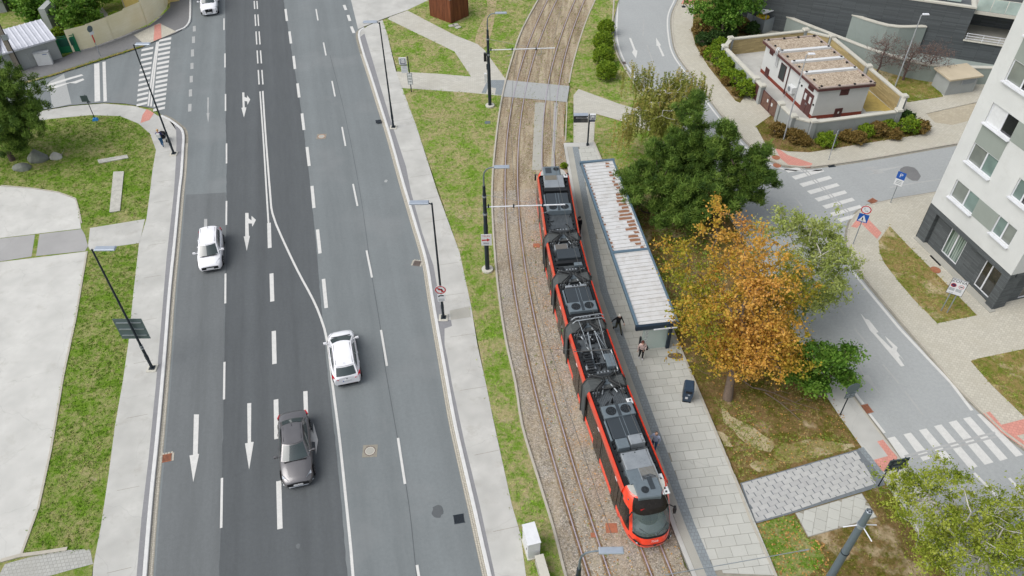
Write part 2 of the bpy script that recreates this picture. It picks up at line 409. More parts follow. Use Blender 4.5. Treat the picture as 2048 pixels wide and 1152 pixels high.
for a, b in (((632, 18), (636, 41)), ((647, 85), (652, 111)), ((664, 162), (670, 193)), ((684, 254), (691, 292)), ((706, 368), (715, 412)), ((733, 501), (744, 555)), ((762, 660), (774, 732)), ((796, 876), (810, 968)), ((834, 1130), (850, 1230))):
    dash('lane_dash', (a, b), .14)
for a, b in (((688, 10), (692, 20)), ((696, 30), (700, 42)), ((702.5, 53), (708, 66))): dash('give_way_dash', (a, b), .3)
for a, b in (((388.6, 52), (388.6, 63)), ((387, 73), (387, 86)), ((385, 99), (385, 113)), ((384, 126), (384, 138)), ((382.6, 152), (382.6, 165)), ((381, 179), (381, 193)), ((380, 208), (379.5, 223))):
    dash('give_way_dash', (a, b), .3, mat='paint_worn')
for y0, y1 in ((-14, -2), (2, 18), (29, 52), (63, 89), (101, 127), (140, 169)):
    for dx in (-2.2, 3.2):
        k = lambda y: 510.5 + (y / 183) * 12 + dx + (y / 183) * 1.2 * (1 if dx > 0 else -1)
        dash('centre_dash', ((k(y0), y0), (k(y1), y1)), .13)
dash('centre_line', [(520, 183), (527, 283), (533, 383), (537, 446)], .13)
dash('centre_line', [(525.5, 182), (531, 267), (540, 383), (545, 427), (562, 471), (595, 541), (625, 597), (642, 637), (655, 684), (665, 768), (679, 878), (692, 1001), (702, 1101), (706, 1152), (713, 1240)], .15)
def arrow(pts, mat='paint', parent=None): return area('lane_arrow', pts, .009, mat, parent)
arrow([(388, 829), (398, 829), (395.5, 908), (398.3, 908), (386.6, 964.6), (379, 911), (386, 910)])
arrow([(494.5, 807), (502.5, 806), (502, 884), (507.5, 884), (498.3, 939.6), (490, 887), (495.5, 886)])
arrow([(490.5, 426), (497, 426), (497.5, 437), (503, 441), (503.2, 432), (512, 440), (505, 453.5), (503.5, 447), (497, 447), (498, 472), (500, 472), (493.6, 502), (487.5, 473), (490.5, 473)])
arrow([(484.5, 185), (488.7, 185), (489, 194), (494, 196), (494.5, 191), (500.5, 199), (495, 210), (494.5, 203), (489, 202), (489.5, 215), (493, 215), (488, 235), (483, 216), (485.5, 215)])
arrow([(606.5, 783), (615, 782), (617, 846), (627, 868), (626.5, 846), (636, 880), (632, 910), (630, 884), (615, 882), (609, 860)])
arrow([(414.5, 195), (418, 195), (417, 226), (419, 226), (416.5, 246), (413, 227), (415, 226)], 'paint_worn')
arrow([(408.5, 438), (414.5, 438), (414, 478), (407, 478)], 'paint_worn')
dash('crack_seam', [(744, 555), (760, 650), (768, 720), (776, 768), (800, 905), (818, 1010), (833, 1152)], .035, .0045, 'asphalt_dark')
dash('crack_seam', [(660, 110), (690, 230), (720, 385), (744, 555)], .03, .0045, 'asphalt_dark')
# left zebra crossing: two columns of short bars either side of a guide line for the blind
t1 = lambda x, y: (x / 3, y / 3)
for i in range(12):
    f = i / 11; y = 295 + f * 330; xl = 850 - f * 30; xr = 921 - f * 36
    area('zebra_bar', [t1(xl, y), t1(xr, y - 15), t1(xr - 2, y - 1), t1(xl - 2, y + 13 + f * 2)], .008)
for i in range(16):
    f = i / 15; y = 238 + f * 416; xl = 955 - f * 35; xr = 1028 - f * 38
    area('zebra_bar', [t1(xl, y), t1(xr, y - 15), t1(xr - 1, y - 1), t1(xl - 1, y + 13 + f * 3)], .008)
dash('guide_line', [(314, 84), (305, 145), (296.5, 212)], .16); dash('guide_line', [(317, 83), (309, 145), (302, 213)], .16)
dash('stop_line', [(193.5, 127), (195, 203)], .5); dash('stop_line', [(208, 123.5), (210.5, 203)], .3)
arrow([(90, 171), (100, 167), (140, 155), (163, 148.6), (167, 151), (140, 159), (112, 168), (95, 173)])
arrow([(92, 180), (97, 175), (130, 167), (148, 163), (166, 157), (169, 160), (152, 167), (140, 166), (115, 175), (96, 181)])
for k in range(7): dash('rumble_bar', [(37 + k * 4.6, 188 - k * 1.6), (40 + k * 4.6, 195 - k * 1.2)], .22)
for k in range(3): dash('rumble_bar', [(37, 184 + k * 4.5), (68, 175 + k * 4.3)], .14)

# --- left pavement, kerb, gutter
walk_l = [(312, 300), (305, 340), (300, 384), (293, 437), (278, 487), (267, 584), (257, 684), (245, 767), (230, 851), (217, 951), (202, 1051), (187, 1128), (178, 1240)]
wl = PL(walk_l, .1)
kin = offset(KL2, .22)
pav_near = PL([(318, 233), (300, 221), (267, 212), (207, 207), (143, 212), (83, 222), (-60, 247), (-60, 275), (97, 238), (180, 230), (240, 232), (277, 247), (300, 267)], .1)
struct('left_pavement', MB().prism(kin[::-1] + pav_near + wl, -.05, .1), M['walk'])
KOUT = offset(KL2, .2)
strip_in = [(345, 243), (352, 260), (353, 285), (352, 317), (348, 383), (333, 517), (322, 651), (312, 767), (297, 918), (283, 1035), (273, 1152), (266, 1240)]
struct('asphalt_verge', MB().prism([p for p in KOUT[3:]][::-1] + PL([(336, 238)] + strip_in, .104), None, .104), M['asphalt_strip'])
kprof = [(.0, -.02), (.0, .12), (.02, .135), (.19, .135), (.21, .12), (.21, .05)]
struct('left_kerb', MB().sweep(KL2, kprof), M['kerb_white'])
struct('far_corner_kerb', MB().sweep(KL, kprof), M['kerb_white'])
struct('right_kerb', MB().sweep(KR, [(-o, z) for o, z in kprof]), M['kerb_white'])
def cobbles(name, path, side, rows, wd, t0, t1, label):
    V = []; F = []
    pts = [Vector(p) for p in path]
    L = [0]
    for a, b in zip(pts, pts[1:]): L.append(L[-1] + (b - a).length)
    def at(s):
        i = max(0, min(len(L) - 2, int(np.searchsorted(L, s)) - 1)); t = (s - L[i]) / (L[i + 1] - L[i]); d = (pts[i + 1] - pts[i]).normalized()
        return pts[i].lerp(pts[i + 1], t), d
    for r in range(rows):
        s = t0 + random.random() * .05
        while s < min(t1, L[-1]):
            ln = random.uniform(.09, .13); p, d = at(s + ln / 2); nr = Vector((d.y, -d.x)) * side
            c = p + nr * (wd * (r + .5)); hz = .006 + random.random() * .012; a = ln / 2 - .008; b = wd / 2 - .006; o = len(V)
            for zz, k in ((0, 1), (hz, .86)):
                for u, v in ((-a, -b), (a, -b), (a, b), (-a, b)):
                    q = c + d * u * k + nr * v * k; V.append((q.x, q.y, zz))
            for i in range(4): j = (i + 1) % 4; F.append((o + i, o + j, o + 4 + j, o + 4 + i))
            F.append((o + 4, o + 5, o + 6, o + 7)); s += ln
    return stuff(np_mesh(name, np.array(V), np.array(F), M['cobble']), label, 'gutter')
cobbles('cobble_gutter', KL2, -1, 2, .13, 6, 60, 'narrow strip of small pale cobbles along the white kerb beside the dark lanes')
cobbles('cobble_gutter', KR, 1, 2, .12, 6, 80, 'narrow strip of small pale cobbles along the white kerb beside the tramway verge')
struct('gutter_bed', MB().sweep(KL2, [(-.28, .002), (0, .002)]).sweep(KR, [(0, .002), (.26, .002)]), M['kerb_dark'])

# --- right pavement of the main road
wr = [(765, 40), (775, 70), (792, 143), (804, 175), (832, 250), (875, 384), (919, 504), (942, 611), (955, 691), (972, 768), (989, 851), (1024, 1011), (1041, 1068), (1052, 1152), (1066, 1240)]
kro = offset(KR, -.2)
struct('right_pavement', MB().prism(kro + PL(wr, .1)[::-1] + PL([(750, 45), (735, 52)], .1), -.05, .1), M['walk'])
sr = [(729, 67), (745, 120), (759, 167), (779, 233), (812, 333), (822, 384), (845, 467), (867, 531), (882, 617), (884, 637), (902, 640), (904, 652), (889, 657), (889, 690), (895, 717), (904, 768), (929, 885), (959, 1008), (990, 1152), (1010, 1240)]
struct('asphalt_verge', MB().prism(kro[4:] + PL(sr, .104)[::-1], None, .104), M['asphalt_strip'])
struct('slab_infill', MB().prism(PL([(899, 621), (940, 612), (942, 634), (902, 640)], .107), None, .107), M['slab'])
struct('yard_entrance', MB().prism(PL([(702, -3), (702, 0), (716, 58), (726, 54), (750, 44), (779, 33), (815, 20), (857, 0), (880, -14), (900, -60), (690, -60)]), None, .004), M['walk'])
struct('far_verge', MB().prism(PL([(900, -60), (880, -14), (857, 0), (815, 20), (779, 36), (765, 40), (775, 70), (804, 175), (832, 250), (919, 504), (942, 611), (972, 768), (1024, 1011), (1052, 1152), (1066, 1240), (1160, 1240), (1131, 1152), (1107, 1058), (1074, 951), (1044, 851), (1031, 768), (1012, 684), (999, 601), (989, 500), (984, 383), (992, 277), (1005, 190), (1024, 117), (1044, 60), (1076, 0), (1098, -40), (1110, -60)], .09), -.05, .09), M['grass'])
GRASS.append((PL([(765, 45), (790, 120), (804, 180), (832, 254), (919, 508), (944, 620), (974, 772), (1026, 1013), (1056, 1152), (1066, 1200), (1140, 1200), (1129, 1152), (1072, 951), (1042, 851), (1029, 768), (1010, 684), (997, 601), (987, 500), (982, 383), (990, 277), (1003, 192), (1022, 117), (1042, 60), (1074, 0), (1096, -40), (890, -30), (860, 3), (815, 24)], .09), .09, 60, 'grass'))
path1 = PL([(779, 34), (815, 21), (909, 70), (955, 88), (969, 100), (1011, 158), (1005, 192), (935, 185), (804, 176), (792, 143), (870, 147), (942, 153), (909, 103), (845, 72), (775, 38)], .1)
NOGRASS.append(path1)
struct('paved_path', MB().prism(path1, None, .1), M['paver_path'])
struct('tactile_paving', MB().prism(PL([(975, 160), (1009, 160), (1005, 190), (990, 189), (992, 176), (976, 174), (972, 187), (963, 186)], .104), None, .104), M['paver_grey'])
struct('trodden_path', MB().prism(smooth_line(PL([(969, -20), (975, 20), (960, 50), (950, 85), (968, 98), (985, 60), (990, 20), (996, -20), (969, -20)], .096), 1), None, .096), M['soil'])
# --- left: yard of large concrete slabs, verges
yard_edge = [(0, 372), (60, 377), (115, 385), (150, 398), (158, 420), (162, 447), (170, 470), (177, 500), (150, 635), (125, 751), (100, 900), (75, 1015), (42, 1112), (0, 1122), (-300, 1180)]
verge_poly = PL([(-80, 250), (97, 238), (180, 230), (240, 232), (277, 247), (300, 267), (312, 300), (305, 340), (300, 384), (293, 437), (278, 487), (267, 584), (257, 684), (245, 767), (230, 851), (217, 951), (202, 1051), (187, 1128), (182, 1160), (170, 1260), (-200, 1260), (-300, 800), (-300, 300)], .09)
struct('left_verge', MB().prism(verge_poly, -.05, .09), M['grass_lush'])
GRASS.append((PL([(-40, 250), (97, 240), (180, 232), (240, 234), (275, 249), (298, 269), (309, 302), (302, 340), (297, 384), (290, 436), (178, 452), (160, 440), (155, 400), (115, 383), (60, 374), (-40, 368)], .09), .09, 70, 'grass_lush'))
GRASS.append((PL([(180, 505), (276, 490), (264, 584), (254, 684), (242, 767), (227, 851), (214, 951), (199, 1051), (186, 1100), (42, 1112), (77, 1015), (102, 900), (127, 751), (152, 635)], .09), .09, 80, 'grass_lush'))
struct('concrete_yard', MB().prism(PL([(-300, 345), (0, 372), (60, 377), (115, 385), (150, 398), (157, 420), (162, 457), (0, 476), (-300, 508)], .1), None, .1).prism(PL([(-300, 560), (0, 524), (172, 503), (150, 635), (125, 751), (100, 900), (75, 1015), (42, 1112), (0, 1122), (-300, 1180)], .1), None, .1), M['yard'])
ys = struct('yard_driveway', MB().prism(PL([(-300, 509), (0, 477), (70, 469), (63, 513), (0, 523), (-300, 559)], .1), None, .101).prism(PL([(79, 468), (163, 458), (170, 470), (176, 492), (170, 502), (72, 512)], .1), None, .101), M['yard_strip'])
struct('driveway_apron', MB().prism(PL([(180, 456), (290, 438), (279, 486), (180, 500), (176, 492)], .1), None, .1), M['walk'])
struct('paved_bay', MB().prism(PL([(10, 1128), (60, 1114), (135, 1100), (180, 1098), (186, 1128), (140, 1140), (20, 1175), (-30, 1200)], .1), None, .1), pavers('paver_bay', C(190, 190, 184), .2, .2, R(8), mort=.55))
struct('concrete_edging', MB().sweep(PL([(2, 1122), (42, 1111), (90, 1105), (135, 1098)], .1), [(-.1, .02), (-.1, .16), (.1, .16), (.1, .02)]).sweep(PL([(174, 503), (152, 635), (127, 751), (102, 900), (77, 1015), (42, 1111)], .1), [(-.06, .02), (-.06, .14), (.06, .14), (.06, .02)]).sweep(PL([(2, 371), (60, 376), (115, 384), (151, 397), (158, 420), (163, 447)], .1), [(-.05, .02), (-.05, .13), (.05, .13), (.05, .02)]), M['kerb'])
# --- top-left footpath and garden
foot = PL([(-60, 186), (33, 168), (100, 150), (200, 118), (287, 90), (318, 78), (350, 66), (365, 58), (377, 45), (379, 25), (379, -60), (335, -60), (341, 0), (340, 15), (330, 25), (297, 52), (225, 75), (150, 103), (126, 115), (0, 155), (-60, 170)], .1)
struct('far_footpath', MB().prism(foot, -.05, .1), M['asphalt_walk'])
struct('far_footpath_paving', MB().prism(PL([(268, 70), (290, 90), (353, 63), (318, 46)], .104), None, .104), M['paver'])
struct('tactile_paving', MB().prism(PL([(309, 50), (322, 47), (323, 76), (307, 82)], .108), None, .108), M['paver_red'])
struct('tactile_paving', MB().prism(PL([(293, 218), (308, 226), (299, 240), (281, 246), (285, 230)], .106), None, .106), M['paver_red'])
struct('garden', MB().prism(PL([(-200, 190), (0, 150), (126, 112), (225, 75), (300, 50), (335, 20), (338, -120), (-300, -120)], .05), -.05, .05), M['grass_lush'])
stuff(struct('weed_strip', MB().sweep(PL([(33, 169), (100, 151), (200, 119), (287, 91)], .1), [(-.2, .01), (-.1, .12), (.08, .12), (.15, .09)]), M['grass_dry']))
GRASS.append((PL([(33, 168), (100, 150), (200, 118), (280, 92), (282, 95), (200, 122), (100, 154), (33, 172)], .06), .08, 160, 'grass_lush'))

# --- tramway
RL1 = [(1096, 0), (1067, 60), (1044, 133), (1024, 207), (1015, 267), (1010, 384), (1012, 451), (1024, 557), (1044, 667), (1066, 768), (1091, 868), (1127, 988), (1176, 1152)]
RL2 = [(1114, 0), (1084, 67), (1061, 140), (1046, 207), (1036, 300), (1036, 384), (1044, 484), (1061, 584), (1079, 674), (1099, 768), (1137, 901), (1184, 1048), (1221, 1152)]
a = smooth_line(PL(RL1), .5); b = offset(smooth_line(PL(RL2), .5), 0)
def nearest(p, path):
    q = np.array(path); d = np.hypot(q[:, 0] - p[0], q[:, 1] - p[1]); return path[int(d.argmin())]
cl = [((p[0] + nearest(p, b)[0]) / 2, (p[1] + nearest(p, b)[1]) / 2) for p in a]
ys_ = np.array([p[1] for p in cl]); xs_ = np.array([p[0] for p in cl]); pc = np.polyfit((ys_ - 45) / 30, xs_, 5)   # one smooth curve
LTRACK = [(float(np.polyval(pc, (y - 45) / 30)), float(y)) for y in np.arange(87, 12.5, -.5)]
LTRACK = extend(LTRACK, 26, 0)
rr3 = PL([(1152, 0), (1121, 70), (1096, 160), (1087, 240), (1084, 333), (1281, 1100), (1299, 1152)]); rr4 = PL([(1171, 0), (1141, 67), (1114, 163), (1107, 260), (1107, 333), (1319, 1096), (1341, 1152)])
rc = [((p[0] + q[0]) / 2, (p[1] + q[1]) / 2) for p, q in zip(rr3, rr4)]
# the second track runs 3.08 m to one side of the first
RTRACK = offset(LTRACK, -3.1)
BEDL = [(1098, -40), (1076, 0), (1044, 60), (1024, 117), (1005, 190), (992, 277), (984, 383), (989, 500), (999, 601), (1012, 684), (1031, 768), (1044, 851), (1074, 951), (1107, 1058), (1131, 1152), (1160, 1240)]
bl = smooth_line(PL(BEDL, .05), .8)
bed_r = [(1212, -40), (1186, 10), (1167, 57), (1147, 123), (1138, 167), (1136, 190), (1134, 203), (1131, 283), (1200, 520), (1344, 1051), (1384, 1152), (1420, 1240)]
br = smooth_line(PL(bed_r, .05), .8)
mid = [p for p in bl]
up = [p for p in bl if p[1] > 49.6]; lo = [p for p in bl if p[1] <= 51.6]
upr = [p for p in br if p[1] > 49.6]; lor = [p for p in br if p[1] <= 51.6]
struct('track_bed', MB().prism(lo + lor[::-1], None, .045), M['track'])
struct('track_bed', MB().prism(up + upr[::-1], None, .04), M['track_earth'])
struct('track_crossing', MB().prism(PL([(1012, 160), (1139, 172), (1134, 204), (1005, 193)], .06), None, .062), M['patch'])
for nm, tr in (('left', LTRACK), ('right', RTRACK)):
    for o in (-.52, .52):
        q = offset(tr, o); k = -1 if o < 0 else 1
        rail = struct('rail', MB().sweep(q, [(-.055, .03), (-.035, .05), (-.035, .085), (.035, .085), (.035, .05), (.055, .03)]), M['rail_rust'])
        struct('rail_stain', MB().sweep(q, [(-.15, .05), (.15, .05)]), M['rail_stain'], rail)
        struct('rail_head', MB().sweep(q, [(-.034, .088), (.034, .088)]), M['rail_head'], rail)
struct('track_panel', MB().prism(PL([(1070, 205), (1090, 205), (1083, 340), (1064, 340)], .05), None, .052).prism(PL([(1108, 205), (1116, 205), (1108, 340), (1102, 340)], .05), None, .052), M['slab'])
def edge_strip(name, pts, wd, z0, z1, mat, parent=None, z=.05):
    return struct(name, MB().sweep(smooth_line(PL(pts, z), .8), [(-wd / 2, z0), (-wd / 2, z1), (wd / 2, z1), (wd / 2, z0)]), M[mat], parent)
edge_strip('track_edging', BEDL, .14, 0, .14, 'kerb')
edge_strip('track_edging', bed_r[:5], .12, 0, .13, 'kerb'); edge_strip('track_edging', [(1134, 205), (1131, 283)], .1, 0, .13, 'kerb')
edge_strip('track_edging', [(1014, 384), (1019, 480)], .04, 0, .06, 'kerb_dark')
# green strip between tramway and the curved street
GV = PL([(1212, -40), (1186, 10), (1167, 57), (1147, 123), (1139, 170), (1157, 178), (1237, 207), (1300, 226), (1300, 200), (1254, 143), (1237, 113), (1227, 77), (1227, 40), (1237, 0), (1250, -40)], .08)
struct('bush_verge', MB().prism(GV, -.05, .08), M['grass'])
GRASS.append((GV, .08, 60, 'grass'))
struct('narrow_verge', MB().prism(PL([(1132, 206), (1146, 206), (1147, 283), (1130, 285)], .08), -.05, .08), M['grass_lush'])
GRASS.append((PL([(1133, 206), (1146, 206), (1147, 275), (1132, 275)], .08), .08, 90, 'grass_lush'))

for path, side, nm in ((KL2, -1, 'left'), (KR, 1, 'right')):
    L_ = 0; nxt = 2.0
    for i in range(1, len(path) - 1):
        d = Vector(path[i]) - Vector(path[i - 1]); L_ += d.length
        if L_ < nxt: continue
        nxt += random.uniform(3.2, 5.2); d.normalize(); nr = Vector((d.y, -d.x)) * side; a = Vector(path[i]) + nr * (.75 if side > 0 else -.75) * (1 if side > 0 else -1) * (1); 
        a = Vector(path[i]) + (Vector((d.y, -d.x)) * (-.8 if side > 0 else .8)); b = a + Vector((d.y, -d.x)) * (-(1.6 if side > 0 else -1.2)) 
        struct('joint', MB().sweep([tuple(a), tuple(b)], [(-.012, .1035), (.012, .1035)]), M['kerb_dark'], bpy.data.objects['left_pavement' if nm == 'left' else 'right_pavement'])
def stain(px, rx, ry, mat='asphalt_dark', z=.0047):
    c = P2(*px); struct('oil_stain', MB().prism([(c[0] + rx * math.cos(a * PI / 9) * random.uniform(.75, 1.2), c[1] + ry * math.sin(a * PI / 9) * random.uniform(.75, 1.2)) for a in range(18)], None, z), M[mat], main_road)
stain((875, 1023), .32, .4); stain((596, 1092), .1, .16, 'asphalt_mid', .0052); stain((772, 362), .14, .2, 'patch')
# --- curved street on the far side of the trees
SLW = smooth_line([(12.9, 92), (11.58, 82.04), (11.12, 77.62), (11.22, 73.61), (11.73, 70.47), (12.9, 64.5), (14.4, 57.5), (16.0, 52.2), (17.3, 46), (18.6, 38.9), (19.8, 33.8), (20.83, 29.63), (21.69, 26.4), (22.6, 23), (24.4, 16), (26, 10)], .7)
SRU = smooth_line(PL([(1362, -20), (1357, 0), (1344, 33), (1346, 77), (1357, 113), (1394, 163), (1441, 227), (1491, 283), (1520, 309), (1545, 324), (1569, 333), (1600, 336), (1629, 335), (1736, 320), (1909, 290), (2060, 266), (2300, 226)]), .7)
SRL = smooth_line(PL([(2300, 310), (2060, 352), (1863, 387), (1800, 397), (1769, 404), (1736, 411), (1715, 424), (1699, 447), (1693, 477), (1699, 514), (1723, 551), (1803, 647), (1856, 707), (1906, 768), (1963, 825), (2003, 865), (2048, 898), (2150, 970), (2300, 1070), (2400, 1150)]), .7)
street = struct('curved_street', MB().prism(SLW + [(40, 10)] + SRL[::-1] + SRU[::-1] + [(20, 110), (12.9, 110)], None, 0), M['street'])
kp2 = [(0, -.02), (0, .1), (.02, .12), (.14, .12), (.16, .09)]
struct('street_kerb', MB().sweep(SLW, kp2), M['kerb']); struct('street_kerb', MB().sweep(SRU[::-1], kp2), M['kerb']); struct('street_kerb', MB().sweep(SRL[::-1], kp2), M['kerb'])
def gutter_dirt(path, side):
    return struct('gutter_dirt', MB().sweep(path, [(side * -.16, .003), (side * -.02, .003)] if side > 0 else [(.02, .003), (.16, .003)]), M['kerb_dark'])
gutter_dirt(SRU, -1); gutter_dirt(SRL, -1); gutter_dirt(SLW, 1)
def pline(name, path, wd, mat='paint', z=.007): return struct(name, MB().sweep(path, [(-wd / 2, z), (wd / 2, z)]), M[mat], street)
pline('edge_line', offset(SLW, -.38)[2:34], .16); pline('edge_line', offset(SRU, .45)[2:52], .16)
pline('edge_line', [P2(*p) for p in ((1703, 541), (1745, 592), (1800, 658), (1903, 767), (1922, 792), (1944, 821))], .2)
pline('edge_line', [P2(*p) for p in ((1693, 525), (1701, 536))], .2); pline('edge_line', [P2(1681, 510), P2(1688, 518)], .16, 'paint_worn')
for a, b in (((1709, 785), (1727, 808)), ((1739, 828), (1769, 866)), ((1948, 946), (1998, 997)), ((2018, 956), (2055, 996))): pline('edge_line', [P2(*a), P2(*b)], .17)
for a, b in (((1709, 657), (1736, 690)), ((1766, 729), (1798, 767)), ((1810, 783), (1846, 830)), ((1288, 40), (1286, 72)), ((1294, 90), (1308, 130)), ((1590, 395), (1604, 412)), ((1660, 590), (1690, 632))): pline('centre_dash', [P2(*a), P2(*b)], .12, 'paint_worn')
pline('bay_line', [P2(1780, 375), P2(1830, 366), P2(1880, 359)], .14, 'paint_worn')
for i in range(-1, 7):
    ox, oy = 15.3 * i, 14.6 * i
    if i == -1: q = [(1568, 339), (1598, 334), (1607, 339), (1577, 345.5)]
    elif i == 6: q = [(1674, 438), (1718, 426), (1714, 434), (1682, 444)]
    else: q = [(1583 + ox, 353 + oy), (1643 + ox, 337 + oy), (1649 + ox, 342.5 + oy), (1591 + ox, 359.5 + oy)]
    area('zebra_bar', q, .007, 'paint', street)
pline('guide_line', [P2(1600, 336), P2(1700, 432)], .1, 'paint_worn', .0085); pline('guide_line', [P2(1606, 335), P2(1706, 431)], .1, 'paint_worn', .0085)
for q in ([(717, 325), (760, 315), (858, 435), (800, 450)], [(812, 302), (857, 292), (985, 445), (930, 462)], [(905, 277), (950, 267), (1105, 450), (1058, 470)], [(995, 253), (1040, 243), (1258, 495), (1212, 512)], [(1083, 230), (1130, 218), (1353, 470), (1300, 485)], [(1170, 207), (1213, 197), (1438, 448), (1393, 462)], [(1253, 182), (1275, 180), (1400, 290), (1530, 425), (1487, 437)]):
    area('zebra_bar', [(1536 + x / 3, 768 + y / 3) for x, y in q], .007, 'paint', street)
pline('guide_line', [P2(1809, 913), P2(1990, 865)], .14, 'paint_worn', .0085); pline('guide_line', [P2(1813, 919), P2(1993, 873)], .14, 'paint_worn', .0085)
A3 = lambda q, mat='paint_worn': area('lane_arrow', q, .0075, mat, street)
A3([(1721, 627), (1731, 638), (1738, 640), (1757, 664), (1752, 666), (1783, 697), (1786, 695), (1774, 680), (1770, 672), (1795, 695), (1793, 702), (1811, 725), (1800, 712), (1797, 714), (1809, 732), (1802, 733), (1748, 669), (1740, 661)], 'paint')
A3([(1711, 719), (1715, 722), (1729, 750), (1738, 750), (1748, 770), (1764, 792), (1750, 778), (1737, 765), (1727, 757), (1726, 751)])
A3([(1258, 76), (1262, 76), (1271, 99), (1275, 102), (1272, 117), (1264, 105), (1267, 100)], 'paint'); A3([(1312, 75), (1322, 91), (1319, 91), (1329, 112), (1325, 113), (1316, 92), (1313, 92)], 'paint')
A3([(1714, 342), (1735, 334), (1760, 334), (1742, 337), (1752, 339), (1775, 336), (1805, 331), (1806, 333), (1776, 340), (1765, 342), (1769, 346), (1740, 349), (1727, 350), (1748, 346), (1740, 340)])
struct('asphalt_mend', MB().prism([(P2(1822, 347)[0] + .75 * math.cos(t * .5 + .4) * (1 + .25 * math.sin(t * 1.7)), P2(1822, 347)[1] + 1.05 * math.sin(t * .5 + .4)) for t in range(12)], None, .004), M['asphalt_walk'], street)

# --- pavements, paving and verges beyond the street
struct('street_pavement', MB().prism(offset(SRU, -.14)[::-1] + PL([(1392, -20), (1392, 0), (1384, 40), (1384, 60), (1391, 90), (1417, 133), (1471, 200), (1490, 215), (1530, 160), (1620, 245), (1800, 225), (1830, 190), (2000, 150), (2400, 60)], .1)[::-1][::-1], -.05, .1) if False else MB().prism(offset(SRU, -.14)[1:] + [(90, 60), (70, 100), (20, 110)], -.05, .1), M['paver'])
struct('street_pavement', MB().prism(offset(SRL, -.14)[::-1] + [(90, 45), (90, 0), (45, 5)][::1], -.05, .1), M['paver'])
bed1 = PL([(1392, -60), (1386, 45), (1384, 62), (1391, 90), (1417, 133), (1471, 201), (1480, 205), (1512, 160), (1450, 95), (1468, 80), (1535, 72), (1505, 55), (1470, 45), (1440, -60)], .13)
struct('hedge_bed', MB().prism(bed1, .05, .13), M['grass_litter']); GRASS.append((bed1, .13, 50, 'grass_litter'))
bed2 = PL([(1512, 252), (1530, 285), (1550, 296), (1575, 302), (1620, 304), (1700, 291), (1851, 267), (1842, 246), (1800, 228), (1630, 247), (1590, 238), (1550, 225)], .13)
struct('hedge_bed', MB().prism(bed2, .05, .13), M['grass_litter']); GRASS.append((bed2, .13, 60, 'grass_litter'))
bed3 = PL([(1740, 135), (1816, 204), (1886, 193), (1872, 165), (1880, 140), (1780, 112)], .13)
struct('shrub_bed', MB().prism(bed3, .05, .13), M['grass_dry']); GRASS.append((bed3, .13, 60, 'grass_dry'))
struct('bed_edging', MB().sweep(PL([(1386, 45), (1384, 62), (1391, 90), (1417, 133), (1471, 201)], .1), [(-.04, 0), (-.04, .07), (.04, .07), (.04, 0)]).sweep(PL([(1512, 252), (1530, 285), (1550, 296), (1575, 302), (1620, 304), (1700, 291), (1851, 267)], .1), [(-.04, 0), (-.04, .07), (.04, .07), (.04, 0)]), M['kerb'])
isl = T3(1536, 384)
is1 = isl([(730, 203), (830, 310), (1050, 530), (1255, 740), (1015, 788), (870, 640), (790, 545), (700, 430), (668, 360), (665, 290)], .1)
struct('pavement_island', MB().prism(is1, None, .104), M['grass_dry']); GRASS.append((is1, .104, 70, 'grass_dry'))
is2 = PL([(1941, 722), (1960, 716), (2048, 698), (2200, 670), (2200, 900), (2048, 833), (1983, 770)], .1)
struct('pavement_island', MB().prism(is2, None, .104), M['grass_dry']); GRASS.append((is2, .104, 70, 'grass_dry'))
red = [isl([(560, 190), (602, 163), (682, 245), (655, 282)], .1), isl([(498, 208), (545, 150), (562, 185), (535, 216)], .1), T3(1536, 768)([(1290, 176), (1330, 165), (1400, 245), (1536, 210), (1640, 190), (1640, 290), (1536, 300), (1492, 310), (1540, 345), (1620, 410), (1560, 400), (1400, 292)], .1),
       PL([(1547, 290), (1575, 310), (1625, 327), (1620, 335), (1580, 332), (1562, 318)], .1)]
for q in red: struct('tactile_paving', MB().prism(q, None, .104), M['paver_red'])
struct('tactile_paving', MB().prism(PL([(1366, 0), (1392, -2), (1392, 10), (1362, 8)], .1), None, .104), M['paver_red'])
struct('parking_bay', MB().prism(PL([(1853, 228), (1940, 208), (2100, 180), (2100, 200), (1905, 250), (1870, 245)], .1), None, .104), pavers('paver_tan', C(196, 186, 164), .4, .2, R(20)))
struct('bay_kerb', MB().sweep(PL([(1853, 228), (1945, 207), (2100, 175)], .1), [(-.06, 0), (-.06, .1), (.06, .1), (.06, 0)]), M['kerb_dark'])

# --- the green island with the trees, between platform and street
PE = [(1187, 285), (1357, 691), (1389, 768), (1421, 845), (1471, 965), (1501, 1045), (1550, 1152), (1590, 1240)]
PEW = PL(PE, .2)
island = PEW[0:1] + PEW + [(26, 12)] + [p for p in offset(SLW, .1)[::-1] if p[1] < 66] + PL([(1237, 240), (1191, 227)], .1)
struct('tree_island', MB().prism(PEW[1:] + [(15, 10), (25.5, 10)] + [p for p in offset(SLW, .12)[::-1] if p[1] < 66] + PL([(1237, 240), (1190, 227), (1188, 285)], .09), -.05, .09), M['grass_litter'])
GRASS.append((PL([(1190, 229), (1237, 242), (1300, 262), (1360, 330), (1460, 560), (1340, 640), (1245, 410), (1215, 330), (1190, 290)], .09), .09, 70, 'grass'))
GRASS.append((PL([(1395, 770), (1425, 845), (1475, 955), (1720, 893), (1660, 800), (1560, 690), (1400, 690), (1360, 690)], .09), .09, 60, 'grass_litter'))
struct('island_lawn', MB().prism(PL([(1190, 228), (1237, 241), (1300, 260), (1350, 330), (1380, 400), (1330, 420), (1245, 405), (1210, 325), (1189, 288)], .094), None, .094), M['grass'])
GRASS.append((PL([(1425, 800), (1480, 960), (1720, 895), (1690, 870), (1560, 870), (1470, 800)], .094), .094, 70, 'grass_dry'))
